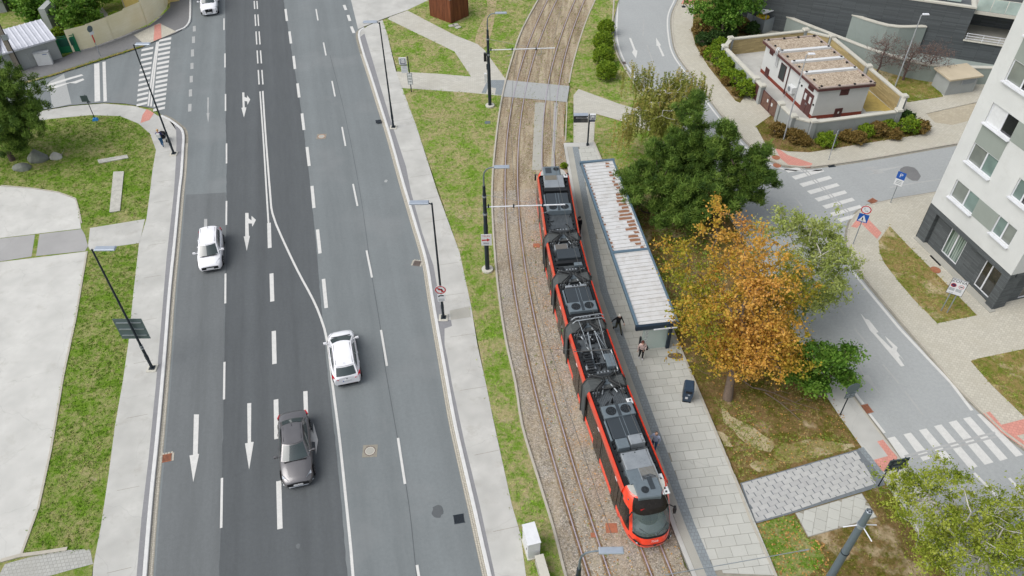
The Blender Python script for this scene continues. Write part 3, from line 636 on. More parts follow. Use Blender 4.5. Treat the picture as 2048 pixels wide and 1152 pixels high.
SOILM = grassy('soil_bare', C(120, 122, 50), C(150, 146, 72), C(180, 160, 116), C(204, 188, 152), .55, .5)
def ragged(pts, amp=.06):
    q = smooth_line(pts + pts[:1], .3); return [(x + random.gauss(0, amp), y + random.gauss(0, amp)) for x, y in q[:-1]]
for pts_ in ([(1442, 806), (1462, 832), (1500, 852), (1545, 884), (1540, 905), (1500, 892), (1470, 866), (1450, 842)], [(1560, 890), (1620, 880), (1690, 886), (1712, 893), (1650, 910), (1570, 926), (1545, 910)], [(1430, 860), (1446, 866), (1466, 895), (1450, 890)], [(1500, 930), (1540, 918), (1560, 930), (1520, 944)]):
    zb_ = .094 + .0012 * (1 + pts_[0][0] % 4); struct('bare_soil', MB().prism(ragged(PL(pts_, .094)), None, zb_), SOILM)
struct('cross_path', MB().prism(PL([(1147, 190), (1157, 178), (1237, 207), (1300, 226), (1330, 245), (1300, 262), (1237, 240), (1190, 227), (1188, 286), (1147, 286)], .1), -.05, .1), M['paver_path'])
struct('street_side_pavement', MB().prism(offset([p for p in SLW if p[1] < 45], .14) + PL([(1830, 1060), (1764, 953), (1723, 893), (1679, 831), (1655, 795), (1600, 690)], .12)[::1], -.05, .12), M['walk'])
struct('tactile_paving', MB().prism(T3(1536, 768)([(655, 345), (690, 333), (735, 390), (778, 440), (740, 520), (680, 525), (635, 455), (720, 432)], .124), None, .124), M['paver_red'])
struct('tactile_paving', MB().prism(T3(1536, 768)([(540, 388), (572, 378), (700, 540), (684, 560)], .12), None, .126), M['paver_grey'])
# paved link with dark open joints: single setts laid on a dark bed
link_bed = struct('link_path', MB().prism(PL([(1480, 966), (1728, 895), (1766, 955), (1770, 970), (1580, 1028), (1508, 1048)], .11), None, .11), simple('joint_bed', C(120, 126, 130), .95, var=.2, obj=False))
def tiled(poly, z, bw, bh, ang, gap, name, mats, parent, th=.02, limit=300, off=.5, jit=.004, gx=None):
    """single paving pieces laid in running bond over a polygon; pieces at the edge are clipped"""
    gx = gx or gap; c = np.mean(np.array(poly), axis=0); ca, sa = math.cos(ang), math.sin(ang)
    loc = [((p[0] - c[0]) * ca + (p[1] - c[1]) * sa, -(p[0] - c[0]) * sa + (p[1] - c[1]) * ca) for p in poly]
    x0, x1 = min(p[0] for p in loc), max(p[0] for p in loc); y0, y1 = min(p[1] for p in loc), max(p[1] for p in loc)
    A = sum(loc[i][0] * loc[(i + 1) % len(loc)][1] - loc[(i + 1) % len(loc)][0] * loc[i][1] for i in range(len(loc)))
    if A < 0: loc = loc[::-1]
    def clip(sub):
        for i in range(len(loc)):
            a, b = loc[i], loc[(i + 1) % len(loc)]; out = []
            for k in range(len(sub)):
                p, q = sub[k], sub[(k + 1) % len(sub)]
                dp = (b[0] - a[0]) * (p[1] - a[1]) - (b[1] - a[1]) * (p[0] - a[0]); dq = (b[0] - a[0]) * (q[1] - a[1]) - (b[1] - a[1]) * (q[0] - a[0])
                if dp >= 0: out.append(p)
                if dp * dq < 0: t = dp / (dp - dq); out.append((p[0] + (q[0] - p[0]) * t, p[1] + (q[1] - p[1]) * t))
            sub = out
            if len(sub) < 3: return None
        return sub
    cells = []; r = 0; y = y0
    while y < y1:
        x = x0 - bw * off * (r % 2)
        while x < x1:
            q = clip([(x + gx, y + gap), (x + bw - gx, y + gap), (x + bw - gx, y + bh - gap), (x + gx, y + bh - gap)])
            if q:
                ar = abs(sum(q[i][0] * q[(i + 1) % len(q)][1] - q[(i + 1) % len(q)][0] * q[i][1] for i in range(len(q)))) / 2
                if ar > .1 * bw * bh: cells.append(q)
            x += bw
        y += bh; r += 1
    cells = [[(c[0] + p[0] * ca - p[1] * sa, c[1] + p[0] * sa + p[1] * ca) for p in q] for q in cells]
    cells.sort(key=lambda q: q[0][1])
    rest = MB()
    for i, q in enumerate(cells):
        h = z + th + random.uniform(-jit, jit)
        if i < limit: MB().prism(q, z, h).obj(name, random.choice(mats), parent)
        else: rest.prism(q, z, h)
    if rest.v: stuff(rest.obj(name, mats[0], parent))
    return len(cells)
PS = [concrete('slab_%d' % i, C(*c), k=.06, stain=.3) for i, c in enumerate(((200, 200, 192), (204, 204, 196), (197, 197, 189)))]
PG = [simple('sett_%d' % i, C(*c), .9, var=.1, scale=5, obj=False) for i, c in enumerate(((192, 192, 189), (196, 196, 193), (188, 188, 186)))]
tiled(PL([(1484, 967), (1712, 902), (1752, 967), (1580, 1024), (1512, 1044)], .11), .11, .62, .27, R(22), .003, 'paving_sett', PG, link_bed, .012, 300, gx=.03)
patch = struct('slab_patch', MB().prism(PL([(1590, 1026), (1724, 986), (1755, 1035), (1616, 1075)], .1), -.02, .1), M['kerb_dark'])
tiled(PL([(1592, 1027), (1723, 988), (1752, 1034), (1617, 1073)], .1), .1, .62, .6, R(-24) + PI / 2, .008, 'paving_slab', PS, patch, .025)
struct('link_edging', MB().sweep(PL([(1480, 964), (1728, 893)], .13), [(-.06, -.03), (-.06, .02), (.06, .02), (.06, -.03)]).sweep(PL([(1509, 1048), (1580, 1029), (1770, 971)], .13), [(-.05, -.03), (-.05, .02), (.05, .02), (.05, -.03)]), M['kerb'])
ST = smooth_line(PL([(1499, 1050), (1590, 1027), (1617, 1077), (1757, 1036), (1725, 985), (1775, 970), (1850, 1060), (1850, 1230), (1590, 1230), (1552, 1152)], .092), 40)
struct('corner_lawn', MB().prism(ST, None, .094), M['grass_litter'])
struct('corner_lawn_turf', MB().prism(smooth_line(PL([(1506, 1052), (1585, 1032), (1612, 1076), (1640, 1085), (1650, 1120), (1600, 1160), (1555, 1155), (1520, 1090), (1506, 1052)], .096), .6), None, .097), M['grass_lush'])
GRASS.append((PL([(1506, 1052), (1585, 1032), (1612, 1076), (1640, 1085), (1660, 1150), (1600, 1190), (1560, 1170)], .1), .1, 110, 'grass_lush'))
GRASS.append((PL([(1640, 1085), (1757, 1040), (1730, 990), (1780, 975), (1850, 1060), (1850, 1200), (1660, 1190)], .1), .1, 50, 'grass_litter'))

# --- tram platform of single slabs
PLW = [(4.66, 57.49), (5.02, 47.4), (5.48, 38.8), (6.75, 30.6), (8.34, 20.88), (8.95, 18.0), (10.1, 13.0)]
ZP = .22
platform = struct('tram_platform', MB().prism(PLW + [(13.7, 13.5)] + PEW[::-1], -.05, ZP), M['kerb_dark'])
struct('platform_edge', MB().sweep(PLW, [(.0, .0), (.0, ZP + .025), (-.24, ZP + .025), (-.24, ZP - .02)]), M['walk'], platform)
pd = math.atan2(-36.6, 3.9)
s0 = offset(PLW, -.26); s1 = offset(PLW, -.72); s2 = offset(PLW, -1.22)
struct('platform_strip', MB().prism(s0 + s1[::-1], None, ZP + .02), M['slab'], platform)
struct('tactile_strip', MB().prism(s1 + s2[::-1], None, ZP + .026), M['paver_grey'], platform)
struct('platform_head', MB().prism(PL([(1130, 286), (1187, 286), (1190, 294), (1129, 294)], ZP), None, ZP + .03), M['walk'], platform)
sx = lambda x, y: P2(x, y, ZP)
struct('tactile_strip', MB().prism([sx(1158, 348), sx(1176, 347), sx(1177, 357), sx(1160, 358)], None, ZP + .03), M['paver_grey'], platform)
clipe = offset(PEW, -.12)
n_slabs = tiled([s2[0], s2[1], s2[2], s2[3], s2[4], s2[5], clipe[6], clipe[0]], ZP, .8, .6, pd + PI / 2, .009, 'paving_slab', PS, platform, .024, 300)
struct('platform_kerb', MB().sweep(PEW, [(-.1, 0), (-.1, ZP + .05), (.02, ZP + .05), (.02, 0)]), M['kerb'])
# ------------------------------------------------------------------ buildings and walls
def wallM(o, u):
    """local frame of a wall: x along it, y out of it (to the right of u), z up"""
    u = Vector((u[0], u[1], 0)).normalized(); n = Vector((u.y, -u.x, 0))
    return Matrix(((u.x, n.x, 0, o[0]), (u.y, n.y, 0, o[1]), (0, 0, 1, o[2] if len(o) > 2 else 0), (0, 0, 0, 1)))
def glass(name, col, rough=.06):
    n = NT(name); v = n.pos(obj=False); f = n.noise(v, .7, 3, .5, .3, .7)
    c = n.mix(f, sc(col, .75), sc(col, 1.25)); n.b.inputs['Coat Weight'].default_value = .6; n.b.inputs['Coat Roughness'].default_value = .03
    return n.out(c, rough, 0, .7)
M['render_white'] = concrete('render_white', (.53, .54, .525, 1), k=.07, stain=.4, crack=0)
M['render_grey'] = concrete('render_grey', C(158, 166, 158), k=.05, stain=.2, crack=0)
M['frame_white'] = simple('frame_white', C(236, 238, 242), .5, var=.04, scale=2)
M['pane_green'] = glass('pane_green', C(128, 150, 142)); M['pane_dark'] = glass('pane_dark', C(48, 50, 50)); M['blind'] = glass('pane_blind', C(136, 142, 134))
M['slate'] = pavers('slate_cladding', C(98, 103, 104), .6, .3, 0, mort=.8, var=.14)
def cladding(name, base):
    n = NT(name); v = n.n('NewGeometry').outputs['Position']; s = n.n('SeparateXYZ'); n.l(v, s.inputs[0])
    q = n.math('ADD', n.math('MULTIPLY', s.outputs[0], .6), n.math('MULTIPLY', s.outputs[1], .8)); cb = n.n('CombineXYZ'); n.l(q, cb.inputs[0]); n.l(s.outputs[2], cb.inputs[1])
    br = n.n('TexBrick'); n.l(cb.outputs[0], br.inputs['Vector']); br.inputs['Scale'].default_value = 1; br.inputs['Brick Width'].default_value = .7; br.inputs['Row Height'].default_value = .12
    br.inputs['Mortar Size'].default_value = .006; br.inputs['Color1'].default_value = sc(base, .78); br.inputs['Color2'].default_value = sc(base, 1.22); br.inputs['Mortar'].default_value = sc(base, .55)
    a = n.noise(n.pos(), 5, 5, .7); col = n.mix(n.math('MULTIPLY', a, .4), br.outputs['Color'], sc(base, .8)); n.bump(br.outputs['Fac'], -.3, .01)
    return n.out(col, .8, 0, .3)
M['slate'] = cladding('slate_cladding', C(96, 101, 103)); M['brick_beige'] = cladding('brick_beige', C(196, 176, 128))
M['maroon'] = simple('maroon_metal', C(104, 68, 66), .5, .1, var=.15); M['plinth'] = simple('plinth_red', C(140, 66, 52), .85, var=.15, scale=2)
M['cap'] = concrete('cap_stone', C(212, 209, 196), k=.06, stain=.4); M['wall_grey'] = concrete('wall_grey', C(176, 180, 178), k=.08, stain=.6)
M['retain'] = concrete('retaining_concrete', C(160, 170, 164), k=.06, stain=.4)
M['black'] = simple('black_metal', C(34, 36, 38), .5, .2); M['galv'] = simple('galvanised', C(170, 178, 184), .45, .5, var=.12)
M['silver'] = simple('silver_paint', C(196, 200, 204), .4, .3); M['white_plastic'] = simple('white_plastic', C(230, 232, 232), .45, var=.05)
M['rust'] = simple('rusty_sheet', C(150, 120, 104), .8, .1, var=.35, scale=5)
def gravelmat():
    n = NT('roof_gravel'); v = n.pos(); vo = n.n('TexVoronoi'); vo.inputs['Scale'].default_value = 12; n.l(v, vo.inputs['Vector'])
    s = n.n('SeparateColor'); n.l(vo.outputs['Color'], s.inputs[0]); c = n.mix(s.outputs[0], C(150, 132, 112), C(226, 210, 188)); a = n.noise(v, 1.2, 5, .7)
    c = n.mix(n.math('MULTIPLY', a, .4), c, C(150, 136, 118)); n.bump(vo.outputs['Distance'], -.6, .03); return n.out(c, .95, 0, .1)
M['gravel'] = gravelmat()

def window(par, Mw, u0, u1, z0, z1, split=.5, mats=('blind', 'pane_green'), depth=.14, sill=True, name='window', slide=False):
    """recessed two-leaf window: reveal and frame, one pane object per leaf, projecting white sill"""
    f = MB(); w = .07; y = -depth
    for a, b, c, d in ((u0, u1, z0, z0 + w), (u0, u1, z1 - w, z1), (u0, u0 + w, z0 + w, z1 - w), (u1 - w, u1, z0 + w, z1 - w)):
        f.box(((a + b) / 2, y + .03, (c + d) / 2), (b - a, .06, d - c), M4=Mw)
    um = u0 + (u1 - u0) * split; f.box((um, y + .035, (z0 + z1) / 2), (.1, .07, z1 - z0 - 2 * w), M4=Mw)
    o = f.obj(name, M['frame_white'], par, True)
    for (a, b), mt in zip(((u0 + w, um - .05), (um + .05, u1 - w)), mats):
        MB().box(((a + b) / 2, y + .02, (z0 + z1) / 2), (b - a, .02, z1 - z0 - 2 * w), M4=Mw).obj('pane', M[mt], o, True)
    if sill: MB().box(((u0 + u1) / 2, .03, z0 - .04), (u1 - u0 + .1, .36 - .0, .07), M4=Mw).obj('sill', M['frame_white'], o, True)
    return o
def wall_with_holes(mb, Mw, u0, u1, z0, z1, holes, depth=.16, mi=0):
    """front face split round rectangular openings, with reveals"""
    us = sorted({u0, u1, *[h[0] for h in holes], *[h[1] for h in holes]}); zs = sorted({z0, z1, *[h[2] for h in holes], *[h[3] for h in holes]})
    pt = lambda u, y, z: tuple(Mw @ Vector((u, y, z)))
    for a, b in zip(us, us[1:]):
        for c, d in zip(zs, zs[1:]):
            if any(h[0] <= (a + b) / 2 <= h[1] and h[2] <= (c + d) / 2 <= h[3] for h in holes): continue
            mb.quad(pt(a, 0, c), pt(a, 0, d), pt(b, 0, d), pt(b, 0, c), mi)
    for a, b, c, d in [h[:4] for h in holes]:
        y = -depth
        mb.quad(pt(a, 0, c), pt(a, y, c), pt(a, y, d), pt(a, 0, d), mi); mb.quad(pt(b, 0, c), pt(b, 0, d), pt(b, y, d), pt(b, y, c), mi)
        mb.quad(pt(a, 0, c), pt(b, 0, c), pt(b, y, c), pt(a, y, c), mi); mb.quad(pt(a, 0, d), pt(a, y, d), pt(b, y, d), pt(b, 0, d), mi)
        mb.quad(pt(a, y, c), pt(a, y, d), pt(b, y, d), pt(b, y, c), mi)
# --- apartment block
O = (30.43, 44.51); U = Vector((2.1, -7.81, 0)).normalized(); N2 = Vector((-U.y, U.x, 0))   # N2 points into the block
apt = thing('apartment_block', 'white rendered apartment block with grey window panels and dark slate ground floor', 'building', (O[0], O[1], 0))
Mf = wallM((O[0], O[1], 0), U)
if (Mf @ Vector((0, 1, 0)) - Mf @ Vector((0, 0, 0))).dot(N2) > 0: pass
LEN = 8.08; TOP = 18.6; DEEP = 14
holes = []; cols = ((1.15, 3.42), (5.28, 6.92))
for k in range(5):
    zb = 4.75 + 2.98 * k
    for a, b in cols: holes.append((a, b, zb, zb + 1.42))
mb = MB(); Mfo = Mf
wall_with_holes(mb, Mfo, 0, LEN, 3.3, TOP, holes)
c0 = Vector((O[0], O[1], 0)); c1 = c0 + U * LEN
M2 = wallM((c1.x, c1.y, 0), N2)
hol2 = [(a, b, 4.75 + 2.98 * k, 6.17 + 2.98 * k) for k in range(5) for a, b in ((1.4, 3.2), (6, 8.2), (10.6, 12.4))]
wall_with_holes(mb, M2, 0, DEEP, 3.3, TOP, hol2)
pts = [c0, c0 + N2 * DEEP, c1 + N2 * DEEP]
for a, b in ((pts[1], pts[0]), (pts[2], pts[1])): mb.quad((a.x, a.y, 3.3), (a.x, a.y, TOP), (b.x, b.y, TOP), (b.x, b.y, 3.3))
ring = [c0, c1, c1 + N2 * DEEP, c0 + N2 * DEEP]
mb.add([(p.x, p.y, 3.3) for p in ring], [(3, 2, 1, 0)]); mb.add([(p.x, p.y, TOP) for p in ring], [(0, 1, 2, 3)])
mb.obj('wall', M['render_white'], apt, True)
mb = MB()
for a, b, z in ((c0, c1, TOP), (c1, c1 + N2 * DEEP, TOP), (c1 + N2 * DEEP, c0 + N2 * DEEP, TOP), (c0 + N2 * DEEP, c0, TOP)):
    Mx = wallM((a.x, a.y, 0), b - a); L_ = (b - a).length; mb.box((L_ / 2, -.12, z + .2), (L_ - .02, .3, .4), M4=Mx)
mb.obj('parapet', M['render_grey'], apt, True)
wi = 0
pairs = [('pane_green', 'pane_green'), ('blind', 'pane_green'), ('white_plastic', 'pane_dark'), ('blind', 'pane_dark'), ('blind', 'pane_green')]
for k in range(5):
    zb = 4.75 + 2.98 * k
    for j, (a, b) in enumerate(cols):
        mt = {(0, 0): ('blind', 'pane_green'), (0, 1): ('pane_green', 'blind'), (1, 0): ('blind', 'pane_green'), (1, 1): ('pane_green', 'pane_dark'), (2, 0): ('white_plastic', 'pane_dark'), (3, 0): ('blind', 'pane_dark')}.get((k, j), ('blind', 'pane_green'))
        window(apt, Mfo, a, b, zb, zb + 1.42, .55 if j == 0 else .48, mt)
for a, b, z0, z1 in hol2: window(apt, M2, a, b, z0, z1, .5, random.choice(pairs))
for p, d in ((((3.42 + 5.28) / 2, .004, 5.46), (1.86, .012, 1.4)), ((2.28, .004, 4.75 + 2.98 * 1.5 + .7), (2.26, .012, 1.48)), ((2.28, .004, 4.75 + 2.98 * 3.5 + .7), (2.26, .012, 1.48)), (((3.42 + 5.28) / 2, .004, 5.46 + 2.98 * 2), (1.86, .012, 1.4))):
    MB().box(p, d, M4=Mfo).obj('infill_panel', M['render_grey'], apt, True)
# slate ground floor, set back behind piers
g0 = c0 + N2 * .34 + U * .0; Mg = wallM((g0.x, g0.y, 0), U)
mb = MB(); gh = [(2.25, 3.85, .45, 2.75), (5.8, 7.3, .35, 2.65)]
wall_with_holes(mb, Mg, .9, 7.55, 0, 3.29, gh, .1)
for a, b in ((.0, .85), (7.45, 8.1)): mb.box(((a + b) / 2, .05, 1.5), (b - a, .5, 3.0), M4=Mg)
mb.box((4.05, .12, 3.09), (8.1, .42, .4), M4=Mg)
g1 = c1 + N2 * .5 - U * .34; Mg2 = wallM((g1.x, g1.y, 0), N2); gh2 = [(1.9, 4.1, .2, 2.75), (7, 9.5, .2, 2.75)]
wall_with_holes(mb, Mg2, -.2, DEEP - .6, 0, 3.29, gh2, .1)
mb.box((DEEP / 2, .1, 3.09), (DEEP - .2, .46, .4), M4=Mg2); mb.box((.2, .17, 1.45), (.8, .3, 2.88), M4=Mg2)
q = c0 + N2 * (DEEP - .2); mb.quad((c0.x, c0.y, 0), (c0.x, c0.y, 3.29), (q.x, q.y, 3.29), (q.x, q.y, 0))
mb.obj('slate_base', M['slate'], apt, True)
def curtain():
    n = NT('pane_curtain'); v = n.pos(0, (1, 1, .02)); wv = n.n('TexNoise'); wv.inputs['Scale'].default_value = 9; wv.inputs['Detail'].default_value = 1; n.l(v, wv.inputs['Vector'])
    c = n.mix(n.rng(wv.outputs['Fac'], .4, .6), C(66, 88, 80), C(156, 172, 164)); n.b.inputs['Coat Weight'].default_value = .5; return n.out(c, .15, 0, .6)
M['curtain'] = curtain()
window(apt, Mg, 2.25, 3.85, .45, 2.75, .47, ('curtain', 'curtain'), .1, False, 'shop_window'); window(apt, Mg, 5.8, 7.3, .35, 2.65, .42, ('pane_dark', 'pane_dark'), .1, False, 'glazed_door')
for a, b, c, d in gh2: window(apt, Mg2, a, b, c, d, .5, ('pane_dark', 'pane_dark'), .1, False, 'shop_window')
MB().box((2.75, 1.0 - .55, .115), (1.15, .6, .02), M4=Mg).obj('door_mat', M['black'], apt, True)
MB().box((4.2, .36, .125), (8.2, .5, .06), M4=Mg).obj('plinth_paving', M['slab'], apt, True)

# --- transformer house
A = Vector((27.28, 61.01, 0)); Bv = Vector((32.02, 61.74, 0)); Cv = Vector((24.84, 69.92, 0)); D_ = Bv + Cv - A
sub = thing('transformer_house', 'low white transformer house with brown trim and three white ribs on its gravel roof', 'building', tuple(A))
uL = (Cv - A).normalized(); LL = (Cv - A).length; uF = (Bv - A).normalized(); LF = (Bv - A).length
ML = wallM(tuple(Cv), A - Cv); MF = wallM(tuple(A), uF); MBk = wallM(tuple(D_), Cv - D_); MR = wallM(tuple(Bv), D_ - Bv)
mb = MB()
for Mx, L_ in ((ML, LL), (MF, LF), (MBk, LF), (MR, LL)): mb.quad(*[tuple(Mx @ Vector(p)) for p in ((0, 0, .46), (L_, 0, .46), (L_, 0, 3.05), (0, 0, 3.05))])
mb.obj('wall', M['render_white'], sub, True)
mb = MB()
for Mx, L_ in ((ML, LL), (MF, LF), (MBk, LF), (MR, LL)): mb.box((L_ / 2, .0, .23), (L_ + .02, .03, .46), M4=Mx)
mb.obj('plinth', M['plinth'], sub, True)
rp = [A - uF * .3 - uL * .25, Bv + uF * .3 - uL * .25, D_ + uF * .3 + uL * .25, Cv - uF * .3 + uL * .25]
rf = MB().prism([(p.x, p.y) for p in rp], 3.05, 3.3, 0, None, True).obj('roof', M['maroon'], sub, True)
inn = [rp[0] + uF * .16 + uL * .16, rp[1] - uF * .16 + uL * .16, rp[2] - uF * .16 - uL * .16, rp[3] + uF * .16 - uL * .16]
MB().prism([(p.x, p.y) for p in inn], None, 3.33).obj('gravel_layer', M['gravel'], rf, True)
mb = MB()
for i in range(4):
    a, b = rp[i], rp[(i + 1) % 4]; d = (b - a).normalized(); n = Vector((-d.y, d.x, 0)); c = (a + b) / 2 + n * .1
    mb.box((c.x, c.y, 3.35), ((b - a).length, .2, .1), math.atan2(d.y, d.x))
mb.obj('roof_edge', simple('roof_edging', C(176, 160, 150), .8, var=.2), rf, True)
for t in (.27, .5, .73):
    c = A + uL * (LL * t) + uF * LF / 2; rib = MB().box((c.x, c.y, 3.43), (LF + .25, .34, .2), math.atan2(uF.y, uF.x)).obj('roof_rib', M['white_plastic'], rf, True)
mb = MB()
for t in (0, .13, .27, .4, .5, .62, .73, .86, 1):
    for s_ in (.02, .98):
        c = A + uL * (LL * t) + uF * LF * s_ ; mb.box((c.x, c.y, 3.45 if t not in (.27, .5, .73) else 3.56), (.16, .16, .1), math.atan2(uF.y, uF.x))
for s_ in (.35, .65):
    for t in (-.015, 1.0): c = A + uL * (LL * t) + uF * LF * s_; mb.box((c.x, c.y, 3.45), (.16, .16, .1), math.atan2(uF.y, uF.x))
mb.obj('lightning_holder', M['black'], rf, True)
def LU(u): return LL - u                                       # positions were read from the front corner
def panel(name, Mx, u0, u1, z0, z1, mat, d=.05, par=None): return MB().box(((u0 + u1) / 2, d / 2, (z0 + z1) / 2), (abs(u1 - u0), d, z1 - z0), M4=Mx).obj(name, M[mat], par or sub, True)
for a, b in ((.42, 1.14), (1.18, 1.9)):
    dl = panel('door', ML, LU(b), LU(a), .06, 2.27, 'maroon'); m_ = (a + b) / 2
    MB().box((LU(m_), .056, 1.62), (.3, .012, .62), M4=ML).obj('notice', M['white_plastic'], dl, True); MB().box((LU(a if a > 1 else b) + (.06 if a > 1 else -.06) * -1, .08, 1.05), (.03, .05, .16), M4=ML).obj('handle', M['silver'], dl, True)
def louvre(Mx, u0, u1, z0, z1, n=8):
    o = panel('vent', Mx, u0, u1, z0, z1, 'maroon', .03); mb = MB()
    for i in range(n): z = z0 + (z1 - z0) * (i + .5) / n; mb.box(((u0 + u1) / 2, .045, z), (abs(u1 - u0) - .06, .03, (z1 - z0) / n * .45), M4=Mx)
    mb.obj('louvre', M['maroon'], o, True); return o
louvre(ML, LU(1.55), LU(.72), 2.46, 3.0); louvre(ML, LU(8.45), LU(7.77), 2.47, 3.03); louvre(ML, LU(8.45), LU(7.77), .15, 1.05); louvre(MF, 2.08, 2.9, 2.33, 3.04); hv = louvre(MF, 2.1, 2.84, .05, 1.0)
MB().box((2.47, .075, .6), (.13, .01, .2), M4=MF).obj('notice', M['white_plastic'], hv, True)
wn = panel('window', ML, LU(6.22), LU(5.24), 1.05, 2.62, 'maroon', .04); MB().box((LU(5.73), .05, 1.86), (.84, .02, 1.42), M4=ML).obj('grille', simple('dark_grille', C(74, 80, 80), .5, .2), wn, True)
MB().tube([tuple(ML @ Vector((LU(4.7), .07, z))) for z in (.0, 3.05)], .05, 6).obj('downpipe', M['maroon'], sub, True)
ac = MB().box((LU(3.55), .22, 1.3), (.85, .4, .62), M4=ML).obj('air_conditioner', M['white_plastic'], sub, True)
MB().disc(tuple(ML @ Vector((LU(3.62), .425, 1.3))), .23, 18, 0, tuple(ML.to_3x3() @ Vector((0, 1, 0))), (0, 0, 1)).obj('fan', M['galv'], ac, True)
MB().tube([tuple(ML @ Vector(p)) for p in ((LU(4.0), .1, 1.4), (LU(4.3), .1, 1.4), (LU(4.3), .1, .5))], .03, 5).tube([tuple(ML @ Vector(p)) for p in ((LU(4.0), .1, 1.1), (LU(4.2), .12, 1.0), (LU(4.2), .3, .1))], .025, 5).obj('pipework', M['galv'], ac, True)
for du in (0, .22): MB().tube([tuple(ML @ Vector((LU(6.75 + du), y, z))) for y, z in ((.12, 1.9), (.14, 3.0), (.36, 3.2), (.36, 3.6), (.28, 3.74), (.12, 3.72), (.06, 3.55))], .06, 7).obj('vent_pipe', M['white_plastic'], sub, True)
mb = MB(); [mb.box((LU(u), .04, z), (.14, .08, .14), M4=ML) for u, z in ((2.9, 2.3), (2.45, 2.2), (.2, 1.5))]; mb.obj('junction_box', M['black'], sub, True)
# --- walled yard round it: piers, rendered outside, beige brick inside
cap = [(21.42, 71.82), (22.38, 73.52), (30.4, 75.18), (32.64, 73.67), (34.18, 67.4), (35.47, 61.82), (34.11, 59.47), (26.19, 57.87), (24.7, 58.71), (24.16, 60.81), (23.29, 64.01), (23.02, 65.4)]
yw = thing('yard_wall', 'low yard wall with square capped piers, beige brick inside, round the transformer house', 'wall', (28, 59, 0))
for (x, y) in cap:
    a = math.atan2(.15, 1); p = MB().box((x, y, .93), (.46, .46, 1.86), a).obj('pier', M['wall_grey'], yw, True); MB().box((x, y, 1.95), (.6, .6, .16), a, taper=.86).obj('pier_cap', M['cap'], p, True)
inb = Vector((29, 66, 0))
for i in range(12):
    if i in (9,): continue
    a = Vector((*cap[i], 0)); b = Vector((*cap[(i + 1) % 12], 0)); d = (b - a).normalized(); L_ = (b - a).length - .48; c = (a + b) / 2; an = math.atan2(d.y, d.x); n = Vector((-d.y, d.x, 0))
    if n.dot(inb - c) < 0: n = -n
    hgt = 1.72
    s_ = MB().box((c.x - n.x * .05, c.y - n.y * .05, hgt / 2), (L_, .2, hgt), an).obj('wall_panel', M['wall_grey'] if i not in (10,) else M['maroon'], yw, True)
    MB().box((c.x + n.x * .1, c.y + n.y * .1, hgt / 2), (L_, .1, hgt), an).obj('brick_lining', M['brick_beige'], s_, True)
    MB().box((c.x, c.y, hgt + .06), (L_ + .02, .4, .12), an, taper=.97).obj('coping', M['cap'], s_, True)
gt = thing('yard_gate', 'rusty two-leaf mesh gate with white notices in the yard wall', 'gate', (23.72, 62.41, 0))
a = Vector((24.16, 60.81, 0)); b = Vector((23.29, 64.01, 0)); Mg_ = wallM(tuple(b), a - b); GL = (a - b).length
for u0, u1 in ((.28, GL / 2 - .02), (GL / 2 + .02, GL - .28)):
    lf = MB()
    for p, d in ((((u0 + u1) / 2, 0, .15), (u1 - u0, .06, .06)), (((u0 + u1) / 2, 0, 1.6), (u1 - u0, .06, .06)), ((u0 + .03, 0, .88), (.06, .06, 1.4)), ((u1 - .03, 0, .88), (.06, .06, 1.4))): lf.box(p, d, M4=Mg_)
    o = lf.obj('gate_leaf', M['maroon'], gt, True); MB().box(((u0 + u1) / 2, -.01, .88), (u1 - u0 - .12, .02, 1.4), M4=Mg_).obj('mesh_sheet', M['rust'], o, True)
    k = MB()
    x = u0 + .1
    while x < u1 - .06: k.box((x, .012, .88), (.02, .02, 1.38), M4=Mg_); x += .11
    k.obj('bars', M['maroon'], o, True); MB().box((u1 - .35 if u0 < 1 else u0 + .35, .03, 1.05), (.22, .01, .3), M4=Mg_).obj('notice', M['white_plastic'], o, True)
struct('yard_surface', MB().prism([cap[i] for i in range(12)], None, .108), M['walk'])
struct('yard_gravel', MB().prism([(34.0, 62.3), (35.2, 62.2), (33.9, 67.4), (32.4, 73.3), (31.4, 73.4), (32.4, 66.5), (32.7, 62.2)], None, .113), simple('yard_dry_grass', C(188, 166, 96), .95, var=.25, scale=3, obj=False))

# --- ramp walls and slate building behind
wb = smooth_line([(26.5, 84.5), (28.05, 81.32), (29.18, 78.82), (33.0, 74.08), (36.63, 70.03), (40.53, 67.62), (45.82, 66.99), (58, 66)], .9)
rw = thing('ramp_wall', 'long low greenish concrete wall with a pale coping curving behind the bare shrubs', 'wall', (36.6, 70, 0))
MB().sweep(wb, [(.14, -.1), (.14, 1.74), (-.14, 1.74), (-.14, -.1)]).obj('wall_body', M['retain'], rw, True)
MB().sweep(wb, [(.2, 1.74), (.2, 1.83), (-.24, 1.83), (-.24, 1.74)], closed=True).obj('coping', M['cap'], rw, True)
wa = smooth_line([(29.5, 88), (33.18, 79.66), (34.63, 76.95), (36.09, 75.16), (37.87, 73.64), (38.93, 73.3), (41.58, 73.31)], .8)
rw2 = thing('ramp_wall', 'taller greenish concrete wall with pale coping that ends in front of the slate building', 'wall', (37.8, 73.6, 0))
MB().sweep(wa, [(.15, -.1), (.15, 2.92), (-.2, 2.92), (-.2, -.1)], closed=True).obj('wall_body', M['retain'], rw2, True)
MB().sweep(wa, [(.2, 2.92), (.2, 3.02), (-.26, 3.02), (-.26, 2.92)], closed=True).obj('coping', M['cap'], rw2, True)
struct('ramp', MB().prism(wb[3:] + [(58, 70), (44, 73)] + wa[::-1], None, .106), M['retain'])
sb0 = Vector((43.25, 72.74, 0)); su = Vector((4.18, -1.69, 0)).normalized(); sn = Vector((su.y, -su.x, 0)); Ms = wallM(tuple(sb0), su)
